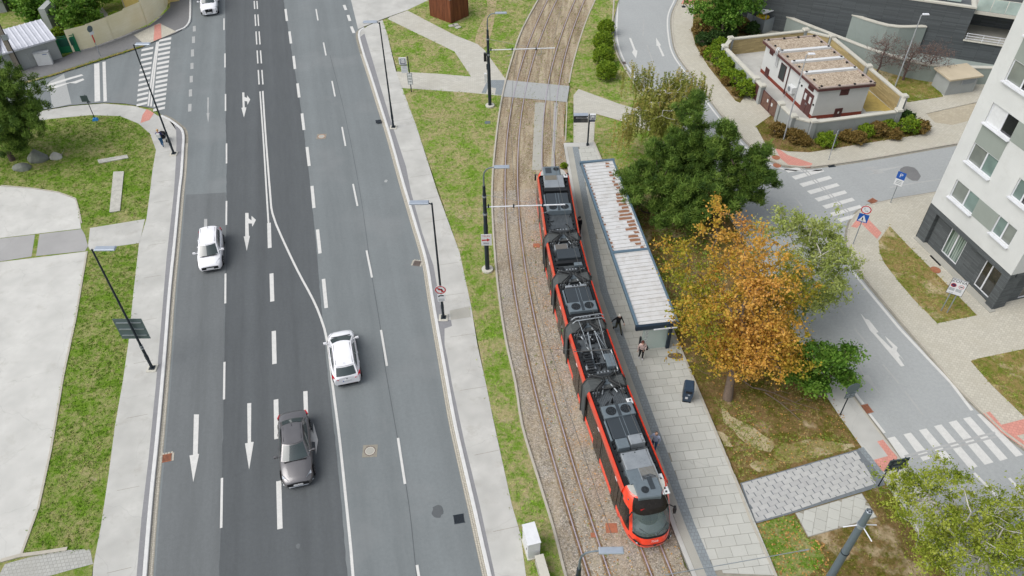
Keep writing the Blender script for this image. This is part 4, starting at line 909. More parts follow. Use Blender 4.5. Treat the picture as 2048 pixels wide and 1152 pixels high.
sbd = thing('slate_building', 'dark slate clad building with glass balustrades and a deep shadowed loggia', 'building', tuple(sb0))
mb = MB(); pt = lambda u, y, z: tuple(Ms @ Vector((u, y, z)))
mb.quad(pt(-22, 0, 0), pt(1.9, 0, 0), pt(1.9, 0, 5.3), pt(-22, 0, 5.3)); mb.quad(pt(1.9, 0, 2.1), pt(1.9, -4, 2.1), pt(1.9, -4, 5.3), pt(1.9, 0, 5.3))
mb.quad(pt(1.9, 0, 0), pt(14, 0, 0), pt(14, 0, 2.1), pt(1.9, 0, 2.1)); mb.quad(pt(1.9, -4, 2.1), pt(14, -4, 2.1), pt(14, -4, 5.3), pt(1.9, -4, 5.3))
mb.quad(pt(-22, 0, 5.3), pt(1.9, 0, 5.3), pt(1.9, -12, 5.3), pt(-22, -12, 5.3))
mb.obj('wall', M['slate'], sbd, True)
MB().quad(pt(1.9, 0, 2.1), pt(14, 0, 2.1), pt(14, -4, 2.1), pt(1.9, -4, 2.1)).obj('loggia_floor', M['slab'], sbd, True)
mb = MB(); mb.box((-10.05, -.12, 5.37), (24, .4, .16), M4=Ms); mb.box((1.72, -3, 5.372), (.4, 5.6, .16), M4=Ms); mb.obj('coping', M['cap'], sbd, True)
mb = MB(); mb.box((8.1, -2.3, 4.75), (12.3, 3.6, .3), M4=Ms); mb.obj('terrace_slab', M['cap'], sbd, True)
gm_ = glass('balustrade_glass', C(186, 204, 196))
for i in range(9): MB().box((2.6 + i * 1.3, -.55, 5.55), (1.24, .03, 1.2), M4=Ms).obj('balustrade_pane', gm_, sbd, True)
for i in range(10): MB().box((-12 + i * 1.32, -.7, 5.95), (1.26, .03, 1.0), M4=Ms).obj('balustrade_pane', gm_, sbd, True)
rl = thing('railing', 'white three-bar railing on the slate loggia wall', 'railing', tuple(Ms @ Vector((2, .0, 2.1))))
mb = MB()
for z in (2.35, 2.6, 2.85): mb.box((7.9, .05, z), (11.8, .04, .05), M4=Ms)
mb.obj('rail', M['frame_white'], rl, True)
for i in range(9): MB().box((2.1 + i * 1.45, .05, 2.5), (.05, .05, .8), M4=Ms).obj('post', M['frame_white'], rl, True)
MB().box((7.95, .02, 2.13), (12.1, .3, .08), M4=Ms).obj('sill', M['cap'], rl, True)
# --- concrete hut
h0 = Vector((40.99, 64.89, 0)); h1 = Vector((43.97, 65.56, 0)); h3 = Vector((41.2, 67.0, 0)) - Vector((.55, -.1, 0)); hu = (h1 - h0).normalized(); hv_ = Vector((-hu.y, hu.x, 0))
hut = thing('concrete_hut', 'small grey concrete hut with flat stained slab roof and louvre window', 'hut', tuple(h0)); Mh = wallM(tuple(h0), hu)
MB().box((1.5, -1.0, .85), (3.05, 2.0, 1.7), M4=Mh).obj('wall', M['wall_grey'], hut, True); MB().box((1.5, -1.0, 1.79), (3.5, 2.5, .16), M4=Mh).obj('roof', concrete('hut_roof', C(208, 194, 168), stain=.7), hut, True)
lv = MB().box((2.05, .02, 1.3), (1.5, .06, .5), M4=Mh).obj('window', M['silver'], hut, True); mb = MB(); [mb.box((2.05, .06, 1.12 + i * .09), (1.36, .04, .05), M4=Mh) for i in range(5)]; mb.obj('louvre', M['galv'], lv, True)
# --- bin enclosure
e0 = Vector((26.98, 77.99, 0)); e1 = Vector((29.34, 79.6, 0)); e2 = Vector((25.1, 80.6, 0))
be = thing('bin_enclosure', 'grey sheet metal bin enclosure under a white corrugated roof', 'shed', tuple(e0))
ua = (e1 - e0).normalized(); ub = (e2 - e0).normalized(); La, Lb = (e1 - e0).length, 4.6
MB().box((La / 2, 0, .85), (La, .05, 1.5), M4=wallM(tuple(e0), ua)).obj('side_panel', M['galv'], be, True); Mb_ = wallM(tuple(e0 + ub * Lb), -ub)
for i in range(3): MB().box((Lb * (i + .5) / 3, 0, .85), (Lb / 3 - .04, .05, 1.5), M4=Mb_).obj('side_panel', M['galv'], be, True)
for p in (e0, e1, e0 + ub * Lb, e0 + ub * Lb + ua * La): MB().box((p.x, p.y, 1.1), (.09, .09, 2.2)).obj('post', M['galv'], be, True)
rc_ = [e0 + ub * .3 - ua * .1, e0 + ua * (La + .3) + ub * .1, e0 + ua * (La + .4) + ub * (Lb + 1.5), e0 - ua * .2 + ub * (Lb + 1.5)]
MB().prism([(p.x, p.y) for p in rc_], 2.2, 2.27, 0, None, True).obj('roof', M['white_plastic'], be, True)
for i, (cc, x, y, lab) in enumerate((((226, 190, 30), .7, .9, 'yellow wheeled bin under the white corrugated shed roof'), ((40, 110, 180), 1.9, .7, 'blue wheeled bin beside the yellow one in the metal enclosure'))):
    p = e0 + ua * x + ub * y; bt = thing('wheeled_bin', lab, 'bin', (p.x, p.y, .1), .4, 'bins in the enclosure'); mt = simple('bin_plastic_%d' % i, C(*cc), .5)
    MB().box((0, 0, .7), (1.0, .8, 1.4)).obj('body', mt, bt); MB().box((0, 0, 1.5), (1.1, .9, .2), taper=.85).obj('lid', mt, bt)
# --- left: two garages with pale sheet roofs
M['corrugated'] = simple('pale_sheet', C(214, 216, 224), .5, .2, var=.08, scale=1.5)
def garage(p0, p1, depth, h, label):
    a = Vector((*p0, 0)); b = Vector((*p1, 0)); u = (b - a).normalized(); n = Vector((-u.y, u.x, 0)); L_ = (b - a).length; g = thing('garage', label, 'garage', tuple(a), 0, 'garages by the far footpath'); Mx = wallM(tuple(a), u)
    MB().box((L_ / 2, -depth / 2, h / 2), (L_, depth, h), M4=Mx).obj('wall', M['wall_grey'], g, True)
    z0, z1 = h + .03, h + .5; pt = lambda x, y, z: tuple(Mx @ Vector((x, y, z))); mb = MB(); k = 40; vs = []
    for i in range(k + 1):
        x = -.1 + (L_ + .2) * i / k; dz = .05 if i % 4 == 0 else 0
        vs += [pt(x, .25, z0 + dz), pt(x, -depth - .1, z1 + dz)]
    mb.add(vs, [(2 * i, 2 * i + 2, 2 * i + 3, 2 * i + 1) for i in range(k)]); mb.box((L_ / 2, .26, z0 - .05), (L_ + .2, .03, .16), M4=Mx); mb.obj('roof', M['corrugated'], g, True)
    return g, Mx
ga = PL([(22, 148), (126, 117)]); gb = PL([(-60, 165), (20, 150)])
g1_, Mg1 = garage(ga[0], ga[1], 4.2, 2.2, 'grey concrete garage with a pale ribbed sheet roof and white meter cabinets'); garage(gb[0], gb[1], 4.2, 2.3, 'grey concrete garage with pale roof behind the leaning pole at the picture edge')
c = P(108, 57); MB().box((c[0] + .2, c[1], 1.35), (.7, 2.2, 2.7)).obj('side_wall', M['wall_grey'], g1_, True)
for lab, p0, w_, h_, d_ in (('big white electricity cabinet standing against the garage wall', (92, 133), 1.4, 1.35, .4), ('narrow pale cabinet beside the leaning concrete pole', (60, 137), .5, 1.35, .3)):
    c = P(*p0); t = thing('electricity_cabinet', lab, 'cabinet', c, .25); MB().bbox((0, .3, h_ / 2 + .08), (w_, d_, h_), .03).obj('body', M['white_plastic'], t); MB().box((0, .3, h_ + .1), (w_ + .08, d_ + .1, .06)).obj('lid', M['silver'], t)
    MB().box((w_ * .22, .3 - d_ / 2 - .01, h_ - .12), (w_ * .3, .012, .06)).obj('label_plate', simple('blue_print', C(70, 96, 160), .5), t)
# --- green gate and yellow sheet fence
gg = P(143, 108); gr = thing('garden_gate', 'green sheet metal garden gate between garage and yellow fence', 'gate', gg, .3); gm = simple('green_paint', C(22, 120, 78), .5, .1)
MB().box((0, 0, 1.0), (1.7, .05, 1.6)).obj('gate_leaf', gm, gr); [MB().box((x, 0, 1.05), (.08, .08, 2.1)).obj('post', gm, gr) for x in (-.9, .9)]; MB().box((0, -.04, 1.3), (1.4, .02, .8)).obj('panel', simple('green_dark', C(16, 84, 66), .5), gr); MB().box((0, 0, 1.95), (1.7, .05, .05)).obj('rail', gm, gr)
def sheetmat():
    n = NT('yellow_sheet'); v = n.pos(); a = n.noise(v, .6, 5, .6); b = n.noise(n.pos(0, (.3, .3, 9)), 1.2, 3)
    c = n.mix(a, (.70, .64, .42, 1), (.76, .71, .52, 1)); c = n.mix(n.math('MULTIPLY', b, .3), c, (.62, .55, .33, 1)); return n.out(c, .55, 0, .35)
M['yellow'] = sheetmat()
fen = thing('sheet_fence', 'pale yellow sheet fence of overlapping panels curving along the footpath', 'fence', P(200, 85))
fl = PL([(148, 106), (190, 95), (231, 80), (264, 66), (297, 51), (322, 33), (334, 18), (337, 5), (335, -25), (330, -60)], .1)
for i in range(len(fl) - 1):
    a = Vector((*fl[i], 0)); b = Vector((*fl[i + 1], 0)); d = (b - a).normalized(); h = (2.5, 2.55, 2.6, 2.7, 2.9, 3.1, 3.2, 3.2, 3.2)[i]; c = (a + b) / 2
    sm = MB(); n = Vector((-d.y, d.x, 0)); kk = 16; vs = []; L_ = (b - a).length + .12
    for j in range(kk + 1):
        q = a - d * .06 + d * L_ * j / kk + n * (.004 * (j % 2) + .05 * (i % 2)); vs += [(q.x, q.y, .22), (q.x, q.y, .1 + h)]
    sm.add(vs, [(2 * j, 2 * j + 2, 2 * j + 3, 2 * j + 1) for j in range(kk)]); pn = sm.obj('fence_sheet', M['yellow'], fen, True)
    MB().box((a.x + n.x * .12, a.y + n.y * .12, h / 2), (.07, .07, h)).obj('post', M['galv'], fen, True)
# --- house in the garden, yellow wall with one window
hp = P(262, 22); yh = thing('yellow_house', 'yellow rendered house with one small dark window behind the sheet fence', 'house', hp, .42)
ym = concrete('yellow_render', C(232, 210, 140), k=.06, stain=.3); MB().box((2.4, 4.2, 2.6), (6.0, 8.0, 5.2)).obj('wall', ym, yh)
wf = MB().box((1.7, .18, 1.5), (.85, .06, 1.0)).obj('window', M['frame_white'], yh); MB().box((1.7, .15, 1.5), (.65, .03, .8)).obj('pane', M['pane_dark'], wf); MB().box((1.7, .08, .96), (1.0, .2, .06)).obj('sill', M['frame_white'], wf)
MB().box((2.4, 4.2, 5.25), (6.6, 8.6, .12)).box((2.4, 4.2, 6.0), (6.4, 8.4, 1.5), taper=.3).obj('roof', simple('clay_roof', C(170, 96, 70), .85, var=.2), yh)
MB().tube([(-.5, .12, .1), (-.5, .12, 5)], .05, 6).obj('downpipe', M['galv'], yh)
gp = P(-10, 18); sh = thing('garden_shed', 'grey garden shed with a red tarp beside it at the garden edge', 'shed', gp, .3); MB().box((0, 0, 1.3), (3, 3, 2.6)).obj('wall', M['wall_grey'], sh); MB().box((0, 0, 2.65), (3.4, 3.4, .12)).obj('roof', M['plinth'], sh)
struct('garden_path', MB().prism(PL([(190, 25), (205, 15), (225, 40), (232, 62), (222, 62), (212, 40)], .06), None, .07), M['slab'])
struct('garden_bed', MB().prism(PL([(235, 30), (262, 20), (280, 50), (240, 62)], .06), None, .066), M['soil'])
# --- wooden kiosk with glass roof light
kc = [P2(860, 33), P2(903, 49), P2(938, 33)]
kk_ = thing('timber_kiosk', 'small brown timber clad pavilion with a glazed roof light', 'kiosk', (kc[1][0], kc[1][1], 0)); M['timber'] = None
n = NT('timber_cladding'); v = n.pos(0, (1, 1, .05)); a_ = n.noise(v, 7, 5, .65, .3, .7); c_ = n.mix(a_, C(88, 48, 30), C(150, 90, 58)); n.bump(a_, .3, .01); M['timber'] = n.out(c_, .65, 0, .3)
k0, k1, k2 = [Vector((*p, 0)) for p in kc]; k3 = k0 + k2 - k1
for a, b in ((k0, k1), (k1, k2), (k2, k3), (k3, k0)):
    L_ = (b - a).length; n_ = int(L_ / .14); Mx = wallM(tuple(a), b - a)
    for i in range(n_): MB().box((L_ * (i + .5) / n_, -.03 + random.uniform(-.006, .006), 1.4), (L_ / n_ - .014, .04, 2.8 - .05), M4=Mx).obj('plank', M['timber'], kk_, True)
MB().prism([(p.x, p.y) for p in (k0, k1, k2, k3)], 2.7, 2.78).obj('roof', M['galv'], kk_, True); c = (k0 + k2) / 2
def glo(s_): return [(c.x + (p.x - c.x) * s_, c.y + (p.y - c.y) * s_) for p in (k0, k1, k2, k3)]
fr = MB().prism(glo(.88), 2.78, 2.95).obj('skylight_frame', M['frame_white'], kk_, True); MB().prism(glo(.76), 2.95, 2.965).obj('skylight_glass', M['pane_green'], fr, True)
for i, p in enumerate(((903, 52), (911, 50), (916, 55))): q = P(*p, .1); tag(MB().box((q[0], q[1], .13), (.6, .5, .07), .3 + i * .2).obj('stepping_slab', M['slab']), ('pale square stepping slab at the pavilion corner', 'pale stepping slab nearest the trodden path', 'pale stepping slab furthest out in the grass')[i], 'slab', 'stepping slabs at the pavilion')
# ------------------------------------------------------------------ street furniture
M['pole_dark'] = simple('pole_paint_dark', C(46, 56, 64), .45, .3, var=.15); M['pole_grey'] = simple('pole_grey', C(120, 132, 140), .45, .4)
M['lamp_head'] = simple('lamp_housing', C(178, 188, 200), .4, .3, var=.06); M['sign_red'] = simple('sign_red', C(206, 40, 44), .5, var=.05)
M['sign_white'] = simple('sign_white', C(236, 238, 240), .5, var=.04); M['sign_blue'] = simple('sign_blue', C(30, 92, 180), .5, var=.05); M['sign_black'] = simple('sign_black', C(28, 28, 32), .5)
M['sign_back'] = simple('sign_back_grey', C(104, 120, 122), .5, .3, var=.1); M['sign_navy'] = simple('sign_navy', C(32, 44, 84), .5)
def text(s, size, mat, parent, Mx, x=0, y=.0, z=0.0, align='CENTER', rot=0.0, name='lettering'):
    """flat lettering on the local x-z plane of a wall frame, facing its +y"""
    cu = bpy.data.curves.new(name, 'FONT'); cu.body = s; cu.size = size; cu.align_x = align; cu.align_y = 'CENTER'; cu.resolution_u = 2
    cu.materials.append(M[mat]); tmp = bpy.data.objects.new('t', cu); COL.objects.link(tmp); me = bpy.data.meshes.new_from_object(tmp); bpy.data.objects.remove(tmp); me.name = name
    if not me.materials: me.materials.append(M[mat])
    o = link(bpy.data.objects.new(name, me), parent)
    loc = Matrix.Translation((x, y, z)) @ Matrix.Rotation(rot, 4, 'Y') @ Matrix(((-1, 0, 0, 0), (0, 0, 1, 0), (0, 1, 0, 0), (0, 0, 0, 1)))
    o.matrix_local = Mx @ loc
    return o
def yawM(a, h=0.0):                                            # frame whose +y faces yaw a (0 = towards the camera, -Y)
    return Matrix.Translation((0, 0, h)) @ Matrix.Rotation(PI + a, 4, 'Z')
def lamp(px, label, side, h=10.1, group='slim street lamps along the main road'):
    p = P(*px, .1); t = thing('street_lamp', label, 'street lamp', p, 0, group)
    MB().bbox((0, 0, .03), (.62, .62, .07), .02).obj('footing', M['cap'], t); MB().box((0, 0, .09), (.34, .34, .05)).obj('base_plate', M['pole_dark'], t)
    MB().tube([(0, 0, .05), (0, 0, 2.2), (0, 0, 2.25), (0, 0, h)], [.095, .09, .075, .05], 10).obj('pole', M['pole_dark'], t)
    MB().box((0, 0, 1.1), (.2, .1, .4)).obj('hatch', M['pole_dark'], t)
    a = MB().tube([(0, 0, h - .1), (side * .25, 0, h + .02)], .04, 8).obj('bracket', M['pole_dark'], t)
    MB().bbox((side * .75, 0, h + .06), (1.15, .36, .1), .04).obj('lamp_head', M['lamp_head'], t)
    MB().box((side * .85, 0, h + .0), (.8, .26, .02)).obj('lamp_lens', M['sign_white'], t)
    return t
lamp((348, 308), 'slim dark street lamp at the kerb bend beside the person with the stroller', 1)
L1 = lamp((305, 737), 'slim dark street lamp carrying a big direction sign seen from behind', 1)
lamp((787, 255), 'slim dark street lamp on the pavement near the bus stop post', -1, 9.9)
L4 = lamp((887, 636), 'slim dark street lamp with a round no left turn sign', -1, 9.8)
# direction sign seen from behind, on the first lamp
ds = MB(); ds.box((-.15, .16, 3.55), (1.75, .03, 1.75)); o = ds.obj('sign_board', M['sign_back'], L1)
for z in (3.0, 3.55, 4.1): MB().box((-.15, .12, z), (1.5, .05, .06)).obj('stiffener', M['galv'], o)
for z in (1.9, 2.1): MB().tube([(0, 0, z), (0, 0, z + .12)], .1, 8).obj('clamp', M['galv'], L1)
# no-left-turn sign with lorry plate
F0 = yawM(.0)
def round_sign(par, Mx, x, z, r, kind='ban', y=.1):
    n3 = tuple((Mx.to_3x3() @ Vector((0, 1, 0)))); cc = lambda dx, dy, dz: tuple(Mx @ Vector((x + dx, y + dy, z + dz)))
    mb = MB(); k = 28; ring_ = []
    for i in range(k): a = 2 * PI * i / k; ring_.append((r * math.cos(a), r * math.sin(a)))
    vs = [cc(c, d, s) for d in (-.02, .0) for c, s in ring_]; fs = [tuple(range(k)), tuple(range(k, 2 * k))[::-1]] + [(i, (i + 1) % k, k + (i + 1) % k, k + i) for i in range(k)]
    o = mb.add(vs, fs).obj('sign_disc', M['sign_white'] if kind != 'back' else M['sign_back'], par)
    if kind == 'back': return o
    MB().ring(cc(0, .006, 0), r * .78, r * .98, 28, 0, n3, (0, 0, 1)).obj('red_ring', M['sign_red'], o); return o
def flat(par, Mx, pts, y, mat, name='symbol'): return MB().add([tuple(Mx @ Vector((a, y, b))) for a, b in pts], [tuple(range(len(pts)))]).obj(name, M[mat], par)
o = round_sign(L4, F0, 0, 2.75, .36)
flat(o, F0, [(.02 + -.05, 2.55), (-.15, 2.55), (-.15, 2.74), (-.1, 2.85), (.06, 2.86), (.06, 2.94), (.2, 2.8), (.06, 2.68), (.06, 2.76), (-.04, 2.75), (-.07, 2.7)], .108, 'sign_black'); flat(o, F0, [(.2, 2.97), (.26, 2.92), (-.2, 2.53), (-.26, 2.58)], .112, 'sign_red', 'slash')
pl = MB().box((0, -.1, 2.02), (.5, .02, .66)).obj('lorry_plate', M['sign_white'], L4); flat(pl, F0, [(-.18, 2.18), (.1, 2.18), (.1, 2.12), (.19, 2.12), (.19, 2.22), (.12, 2.24), (.1, 2.28), (-.18, 2.28)], .112, 'sign_black')
[flat(pl, F0, [(-.2, z), (.2, z), (.2, z + .025), (-.2, z + .025)], .113, 'sign_back', 'text_line') for z in (1.76, 1.84, 1.92)]

# tramway masts with lamp arm
def mast(base, label, arm_len, arm_z, group='tramway masts with lamps'):
    t = thing('tram_mast', label, 'mast', base, 0, group)
    MB().add(*(lambda k: ([(.42 * math.cos(2 * PI * i / k), .42 * math.sin(2 * PI * i / k), z) for z in (.0, .14) for i in range(k)], [tuple(range(k, 2 * k))] + [(i, (i + 1) % k, k + (i + 1) % k, k + i) for i in range(k)]))(14)).obj('footing', M['cap'], t)
    MB().tube([(0, 0, .1), (0, 0, 4.2), (0, 0, 4.25), (0, 0, 6.9)], [.16, .155, .135, .12], 12).obj('shaft', M['pole_dark'], t)
    MB().tube([(0, 0, 6.85), (0, 0, 7.5)], .1, 10).obj('upper_shaft', M['pole_dark'], t)
    pts = [(0, 0, 7.4), (0, 0, 8.2), (.05, 0, 8.55), (.2, 0, 8.8), (.42, 0, 8.92), (.75, 0, 8.98)]
    MB().tube(pts, [.055, .05, .045, .04, .04, .04], 8).obj('lamp_arm', M['pole_grey'], t); MB().bbox((1.2, 0, 9.0), (1.0, .3, .1), .04).obj('lamp_head', M['lamp_head'], t)
    MB().tube([(0, 0, 5.1), (0, 0, 5.25)], .16, 12).tube([(0, 0, 6.6), (0, 0, 6.7)], .15, 12).obj('collar', M['galv'], t)
    if arm_len:
        a = MB().tube([(0, 0, arm_z), (arm_len, 0, arm_z + .12)], .045, 8).obj('catenary_arm', M['frame_white'], t)
        for q in (.25, arm_len * .36, arm_len * .72): MB().tube([(q, 0, arm_z - .05), (q, 0, arm_z + .2)], [.07, .05], 8).obj('insulator', M['pole_dark'], a)
        MB().tube([(.1, 0, arm_z + 1.0), (arm_len * .72, 0, arm_z + .12)], .012, 4).obj('stay_wire', M['galv'], t)
        for q in (arm_len * .36, arm_len * .8): MB().tube([(q, 0, arm_z), (q, 0, arm_z - .45), (q - .5, 0, arm_z - .6)], .015, 4).obj('wire_holder', M['galv'], a)
    return t
m1 = mast(P(975, 540, .09), 'dark tramway mast with a white advertising board and curved lamp arm', 5.4, 5.75); m2 = mast(P(980, 212, .09), 'dark tramway mast by the track crossing with a white signal box', 5.9, 5.6)
q = P(1212, 1103, 9.0); m3 = mast((q[0] - 1.0, q[1], .09), 'tramway mast below the picture whose curved lamp arm reaches over the track', 5.6, 5.6)
ad = MB().box((.02, -.2, 3.02), (.74, .04, .98)).obj('ad_board', M['sign_white'], m1); text('TELIN', .2, 'sign_red', ad, yawM(0), 0, .225, 3.36)
flat(ad, yawM(0), [(.3, 2.93), (-.06, 2.98), (-.06, 2.88), (-.3, 3.04), (-.06, 3.18), (-.06, 3.08), (.3, 3.06)], .224, 'sign_red', 'arrow'); [flat(ad, yawM(0), [(.2, z), (-.2, z), (-.2, z + .035), (.2, z + .035)], .224, 'sign_navy', 'text_line') for z in (2.66, 2.74)]
MB().box((-.3, -.02, 2.9), (.22, .2, .9)).obj('signal_box', M['white_plastic'], m2); MB().bbox((-.28, -.1, 5.0), (.26, .22, .8), .05).obj('signal_head', M['sign_black'], m2); MB().box((-.15, 0, 4.0), (.12, .12, .5)).obj('camera_box', M['pole_dark'], m2)
# overhead wires
M['wire'] = simple('wire_metal', C(120, 120, 118), .4, .6)
for tr, nm, lab in ((LTRACK, 'overhead_wire', 'thin overhead contact wire above the empty tram track'), (RTRACK, 'overhead_wire', 'thin overhead contact wire above the red tram')):
    tag(MB().tube([(p[0], p[1], 5.35) for p in tr[::14]], .012, 4, cap=False).obj(nm, M['wire']), lab, 'wire')
a, b = P(1076, 703, 5.5), P(1222, 699, 5.4); tag(MB().tube([P(1060, 700, 5.6), P(1300, 697, 5.4)], .012, 4).tube([P(1148, 703, 5.5), P(1222, 699, 5.45)], .03, 6).obj('span_wire', M['wire']), 'thin span wire with a pale rod crossing above the tram pantograph', 'wire')
# tall pole in the corner with wire clamps
q = P(1737, 1025, 8.0); tp_ = thing('tall_pole', 'thick grey steel pole rising in the corner with a collar of wire clamps', 'pole', (q[0], q[1], .1))
MB().tube([(0, 0, 0), (0, 0, 8.0)], [.2, .15], 16).obj('shaft', simple('pole_blue_grey', C(118, 132, 142), .45, .3, var=.08), tp_); MB().tube([(0, 0, 8.0), (0, 0, 8.03)], [.13, .1], 12).obj('pole_cap', M['galv'], tp_)
for i in range(6): a = i * PI / 3; MB().box((.09 * math.cos(a), .09 * math.sin(a), 8.05), (.04, .04, .05)).obj('cap_bolt', M['pole_dark'], tp_)
cl = MB().tube([(0, 0, 6.75), (0, 0, 6.95)], .19, 14).obj('collar', M['galv'], tp_)
for a in (PI * 1.0, PI * 1.62, .1): MB().tube([(.17 * math.cos(a), .17 * math.sin(a), 6.86), (.75 * math.cos(a), .75 * math.sin(a), 6.7)], .03, 6).obj('wire_clamp', M['frame_white'], cl)
MB().tube([(0, 0, 4.4), (0, 0, 4.45)], .2, 14).obj('band', M['pole_dark'], tp_)
tag(MB().tube([P(1616, 1099, 5.0), P(1500, 1120, 5.2), P(1330, 1150, 5.35)], .02, 5).tube([P(1600, 1102, 5.02), P(1618, 1099, 5.0)], .035, 6).obj('span_wire', M['galv']), 'thin span wire with a white insulator ending above the corner lawn', 'wire')

def post_sign(px, h, yaw, label, z0=.1, cat='road sign', name='road_sign', r=.035, mat='galv', lean=0):
    p = P(*px, z0); t = thing(name, label, cat, p, yaw); MB().tube([(0, 0, 0), (lean, 0, h)], r, 8).obj('post', M[mat], t); return t
FW = yawM(0)
# signs at the upper crossing
t = post_sign((1706, 488), 3.5, R(-28), 'post with a round red rimmed sign above a square blue crossing sign', lean=.0)
o = round_sign(t, FW, 0, 3.25, .36, y=.05); text('2', .2, 'sign_black', o, FW, .12, .062, 3.32); text('1,5t', .15, 'sign_black', o, FW, -.05, .062, 3.16)
o = MB().box((0, -.05, 2.5), (.7, .03, .7)).obj('crossing_plate', M['sign_blue'], t); flat(o, FW, [(-.29, 2.22), (.29, 2.22), (0, 2.78)], .07, 'sign_white'); flat(o, FW, [(-.07, 2.26), (.0, 2.4), (-.02, 2.5), (.04, 2.6), (.08, 2.5), (.05, 2.4), (.1, 2.26), (.03, 2.34)], .074, 'sign_black')
t = post_sign((1781, 405), 2.9, R(-40), 'post with a blue parking sign and a white plate below it'); o = MB().box((0, -.05, 2.6), (.62, .03, .62)).obj('parking_plate', M['sign_blue'], t); text('P', .5, 'sign_white', o, FW, 0, .07, 2.6)
o = MB().box((0, -.05, 1.98), (.6, .03, .56)).obj('white_plate', M['sign_white'], t); [flat(o, FW, [(-.2, z), (.2, z), (.2, z + .04), (-.2, z + .04)], .068, 'sign_back', 'text_line') for z in (1.85, 1.98, 2.1)]
# ZONA sign on two posts
za = P(1887, 623, .1); zt = thing('zone_sign', 'white ZONA board on two grey posts in the grass island', 'road sign', za, R(-30))
for x in (-.16, .22): MB().tube([(x, 0, 0), (x, 0, 2.3)], .04, 8).obj('post', M['galv'], zt)
bd = MB().box((.03, -.06, 2.35), (.98, .03, 1.32)).obj('sign_board', M['sign_white'], zt); zf = yawM(0); zx = -.03
e = MB()
for (a, b, c, d) in ((-.5, .5, 2.99, 3.01), (-.5, .5, 1.69, 1.71)): e.box((.03, -.078, (c + d) / 2), (.98, .012, .025))
for x in (-.45, .51): e.box((x, -.079, 2.35), (.025, .012, 1.3))
e.obj('border', M['sign_black'], bd); text('ZONA', .32, 'sign_black', bd, zf, zx, .08, 2.82)
MB().disc((-.22, -.079, 2.45), .17, 20, 0, (0, -1, 0), (0, 0, 1)).obj('no_parking_disc', M['sign_navy'], bd); MB().ring((-.22, -.081, 2.45), .13, .17, 20, 0, (0, -1, 0), (0, 0, 1)).obj('red_ring', M['sign_red'], bd)
flat(bd, zf, [(.1, 2.57), (.13, 2.54), (.34, 2.36), (.31, 2.33)], .083, 'sign_red', 'slash'); MB().ring((.25, -.08, 2.45), .13, .16, 20, 0, (0, -1, 0), (0, 0, 1)).obj('red_ring', M['sign_red'], bd); flat(bd, zf, [(-.33, 2.42), (-.17, 2.42), (-.17, 2.49), (-.33, 2.49)], .083, 'sign_black')
[flat(bd, zf, [(-.36 + d, z), (-.02 + d, z), (-.02 + d, z + .035), (-.36 + d, z + .035)], .08, 'sign_back', 'text_line') for z in (2.0, 2.08, 2.16) for d in (0, .42)]; text('06-18', .1, 'sign_black', bd, zf, .18, .08, 1.8)
# signs seen from behind
t = post_sign((1680, 830), 2.9, R(12), 'grey back of a round sign over a small plate beside the kerb', .12, mat='pole_dark'); round_sign(t, Matrix.Rotation(0, 4, 'Z'), 0, 2.62, .42, 'back', -.05); o = MB().box((0, -.05, 1.95), (.62, .03, .45)).obj('plate_back', M['sign_back'], t)
[MB().box((x, -.075, z), (.22, .02, .05)).obj('bracket', M['galv'], o) for x in (-.14, .16) for z in (1.86, 2.04)]
q = P(1768, 970, .12); t = thing('board_sign', 'dark back of a square board sign beside the lower crossing', 'road sign', q, R(10)); [MB().tube([(x, 0, 0), (x, 0, 2.6)], .035, 8).obj('post', M['pole_dark'], t) for x in (-.35, .35)]
o = MB().box((0, -.05, 2.1), (1.15, .03, 1.05)).obj('board_back', M['sign_back'], t); [MB().box((0, -.08, z), (1.1, .04, .06)).obj('rail', M['pole_dark'], o) for z in (1.75, 2.1, 2.45)]; [MB().box((x, -.1, 2.1), (.08, .03, 1.0)).obj('stile', M['pole_dark'], o) for x in (-.35, .35)]
t = post_sign((1657, 320), 2.9, R(70), 'slender post with a sign seen edge on by the hedge', mat='silver'); round_sign(t, FW, 0, 2.65, .34, 'back', .05); MB().box((0, -.05, 2.0), (.4, .02, .45)).obj('plate_back', M['sign_back'], t)
t = post_sign((191, 240), 2.6, R(8), 'thin post with a dark plate and a blue foot in the lawn', .09, mat='pole_dark'); MB().box((-.12, -.05, 2.25), (.6, .03, .6)).obj('plate_back', M['sign_back'], t); MB().box((.08, 0, 1.85), (.3, .04, .1)).obj('bracket', M['pole_dark'], t)
MB().box((0, 0, .1), (.5, .4, .2), taper=.6).obj('blue_foot', simple('blue_rubber', C(40, 140, 214), .5), t)
t = post_sign((201, 112), 3.3, R(65), 'red and white striped post with sign plates seen edge on at the yellow fence', .1); MB().tube([(0, 0, 1.5), (0, 0, 2.4)], .06, 8).obj('red_band', M['sign_red'], t); round_sign(t, FW, 0, 2.95, .33, 'back', .06); MB().box((0, -.08, 2.5), (.5, .02, .3)).obj('plate', M['sign_white'], t)
t = post_sign((1367, 14), 2.7, 0, 'thin dark post beside the far red paving at the picture top', .1, 'post', 'post', .04, 'pole_dark'); MB().box((0, 0, .05), (.4, .3, .1)).obj('foot', M['black'], t)
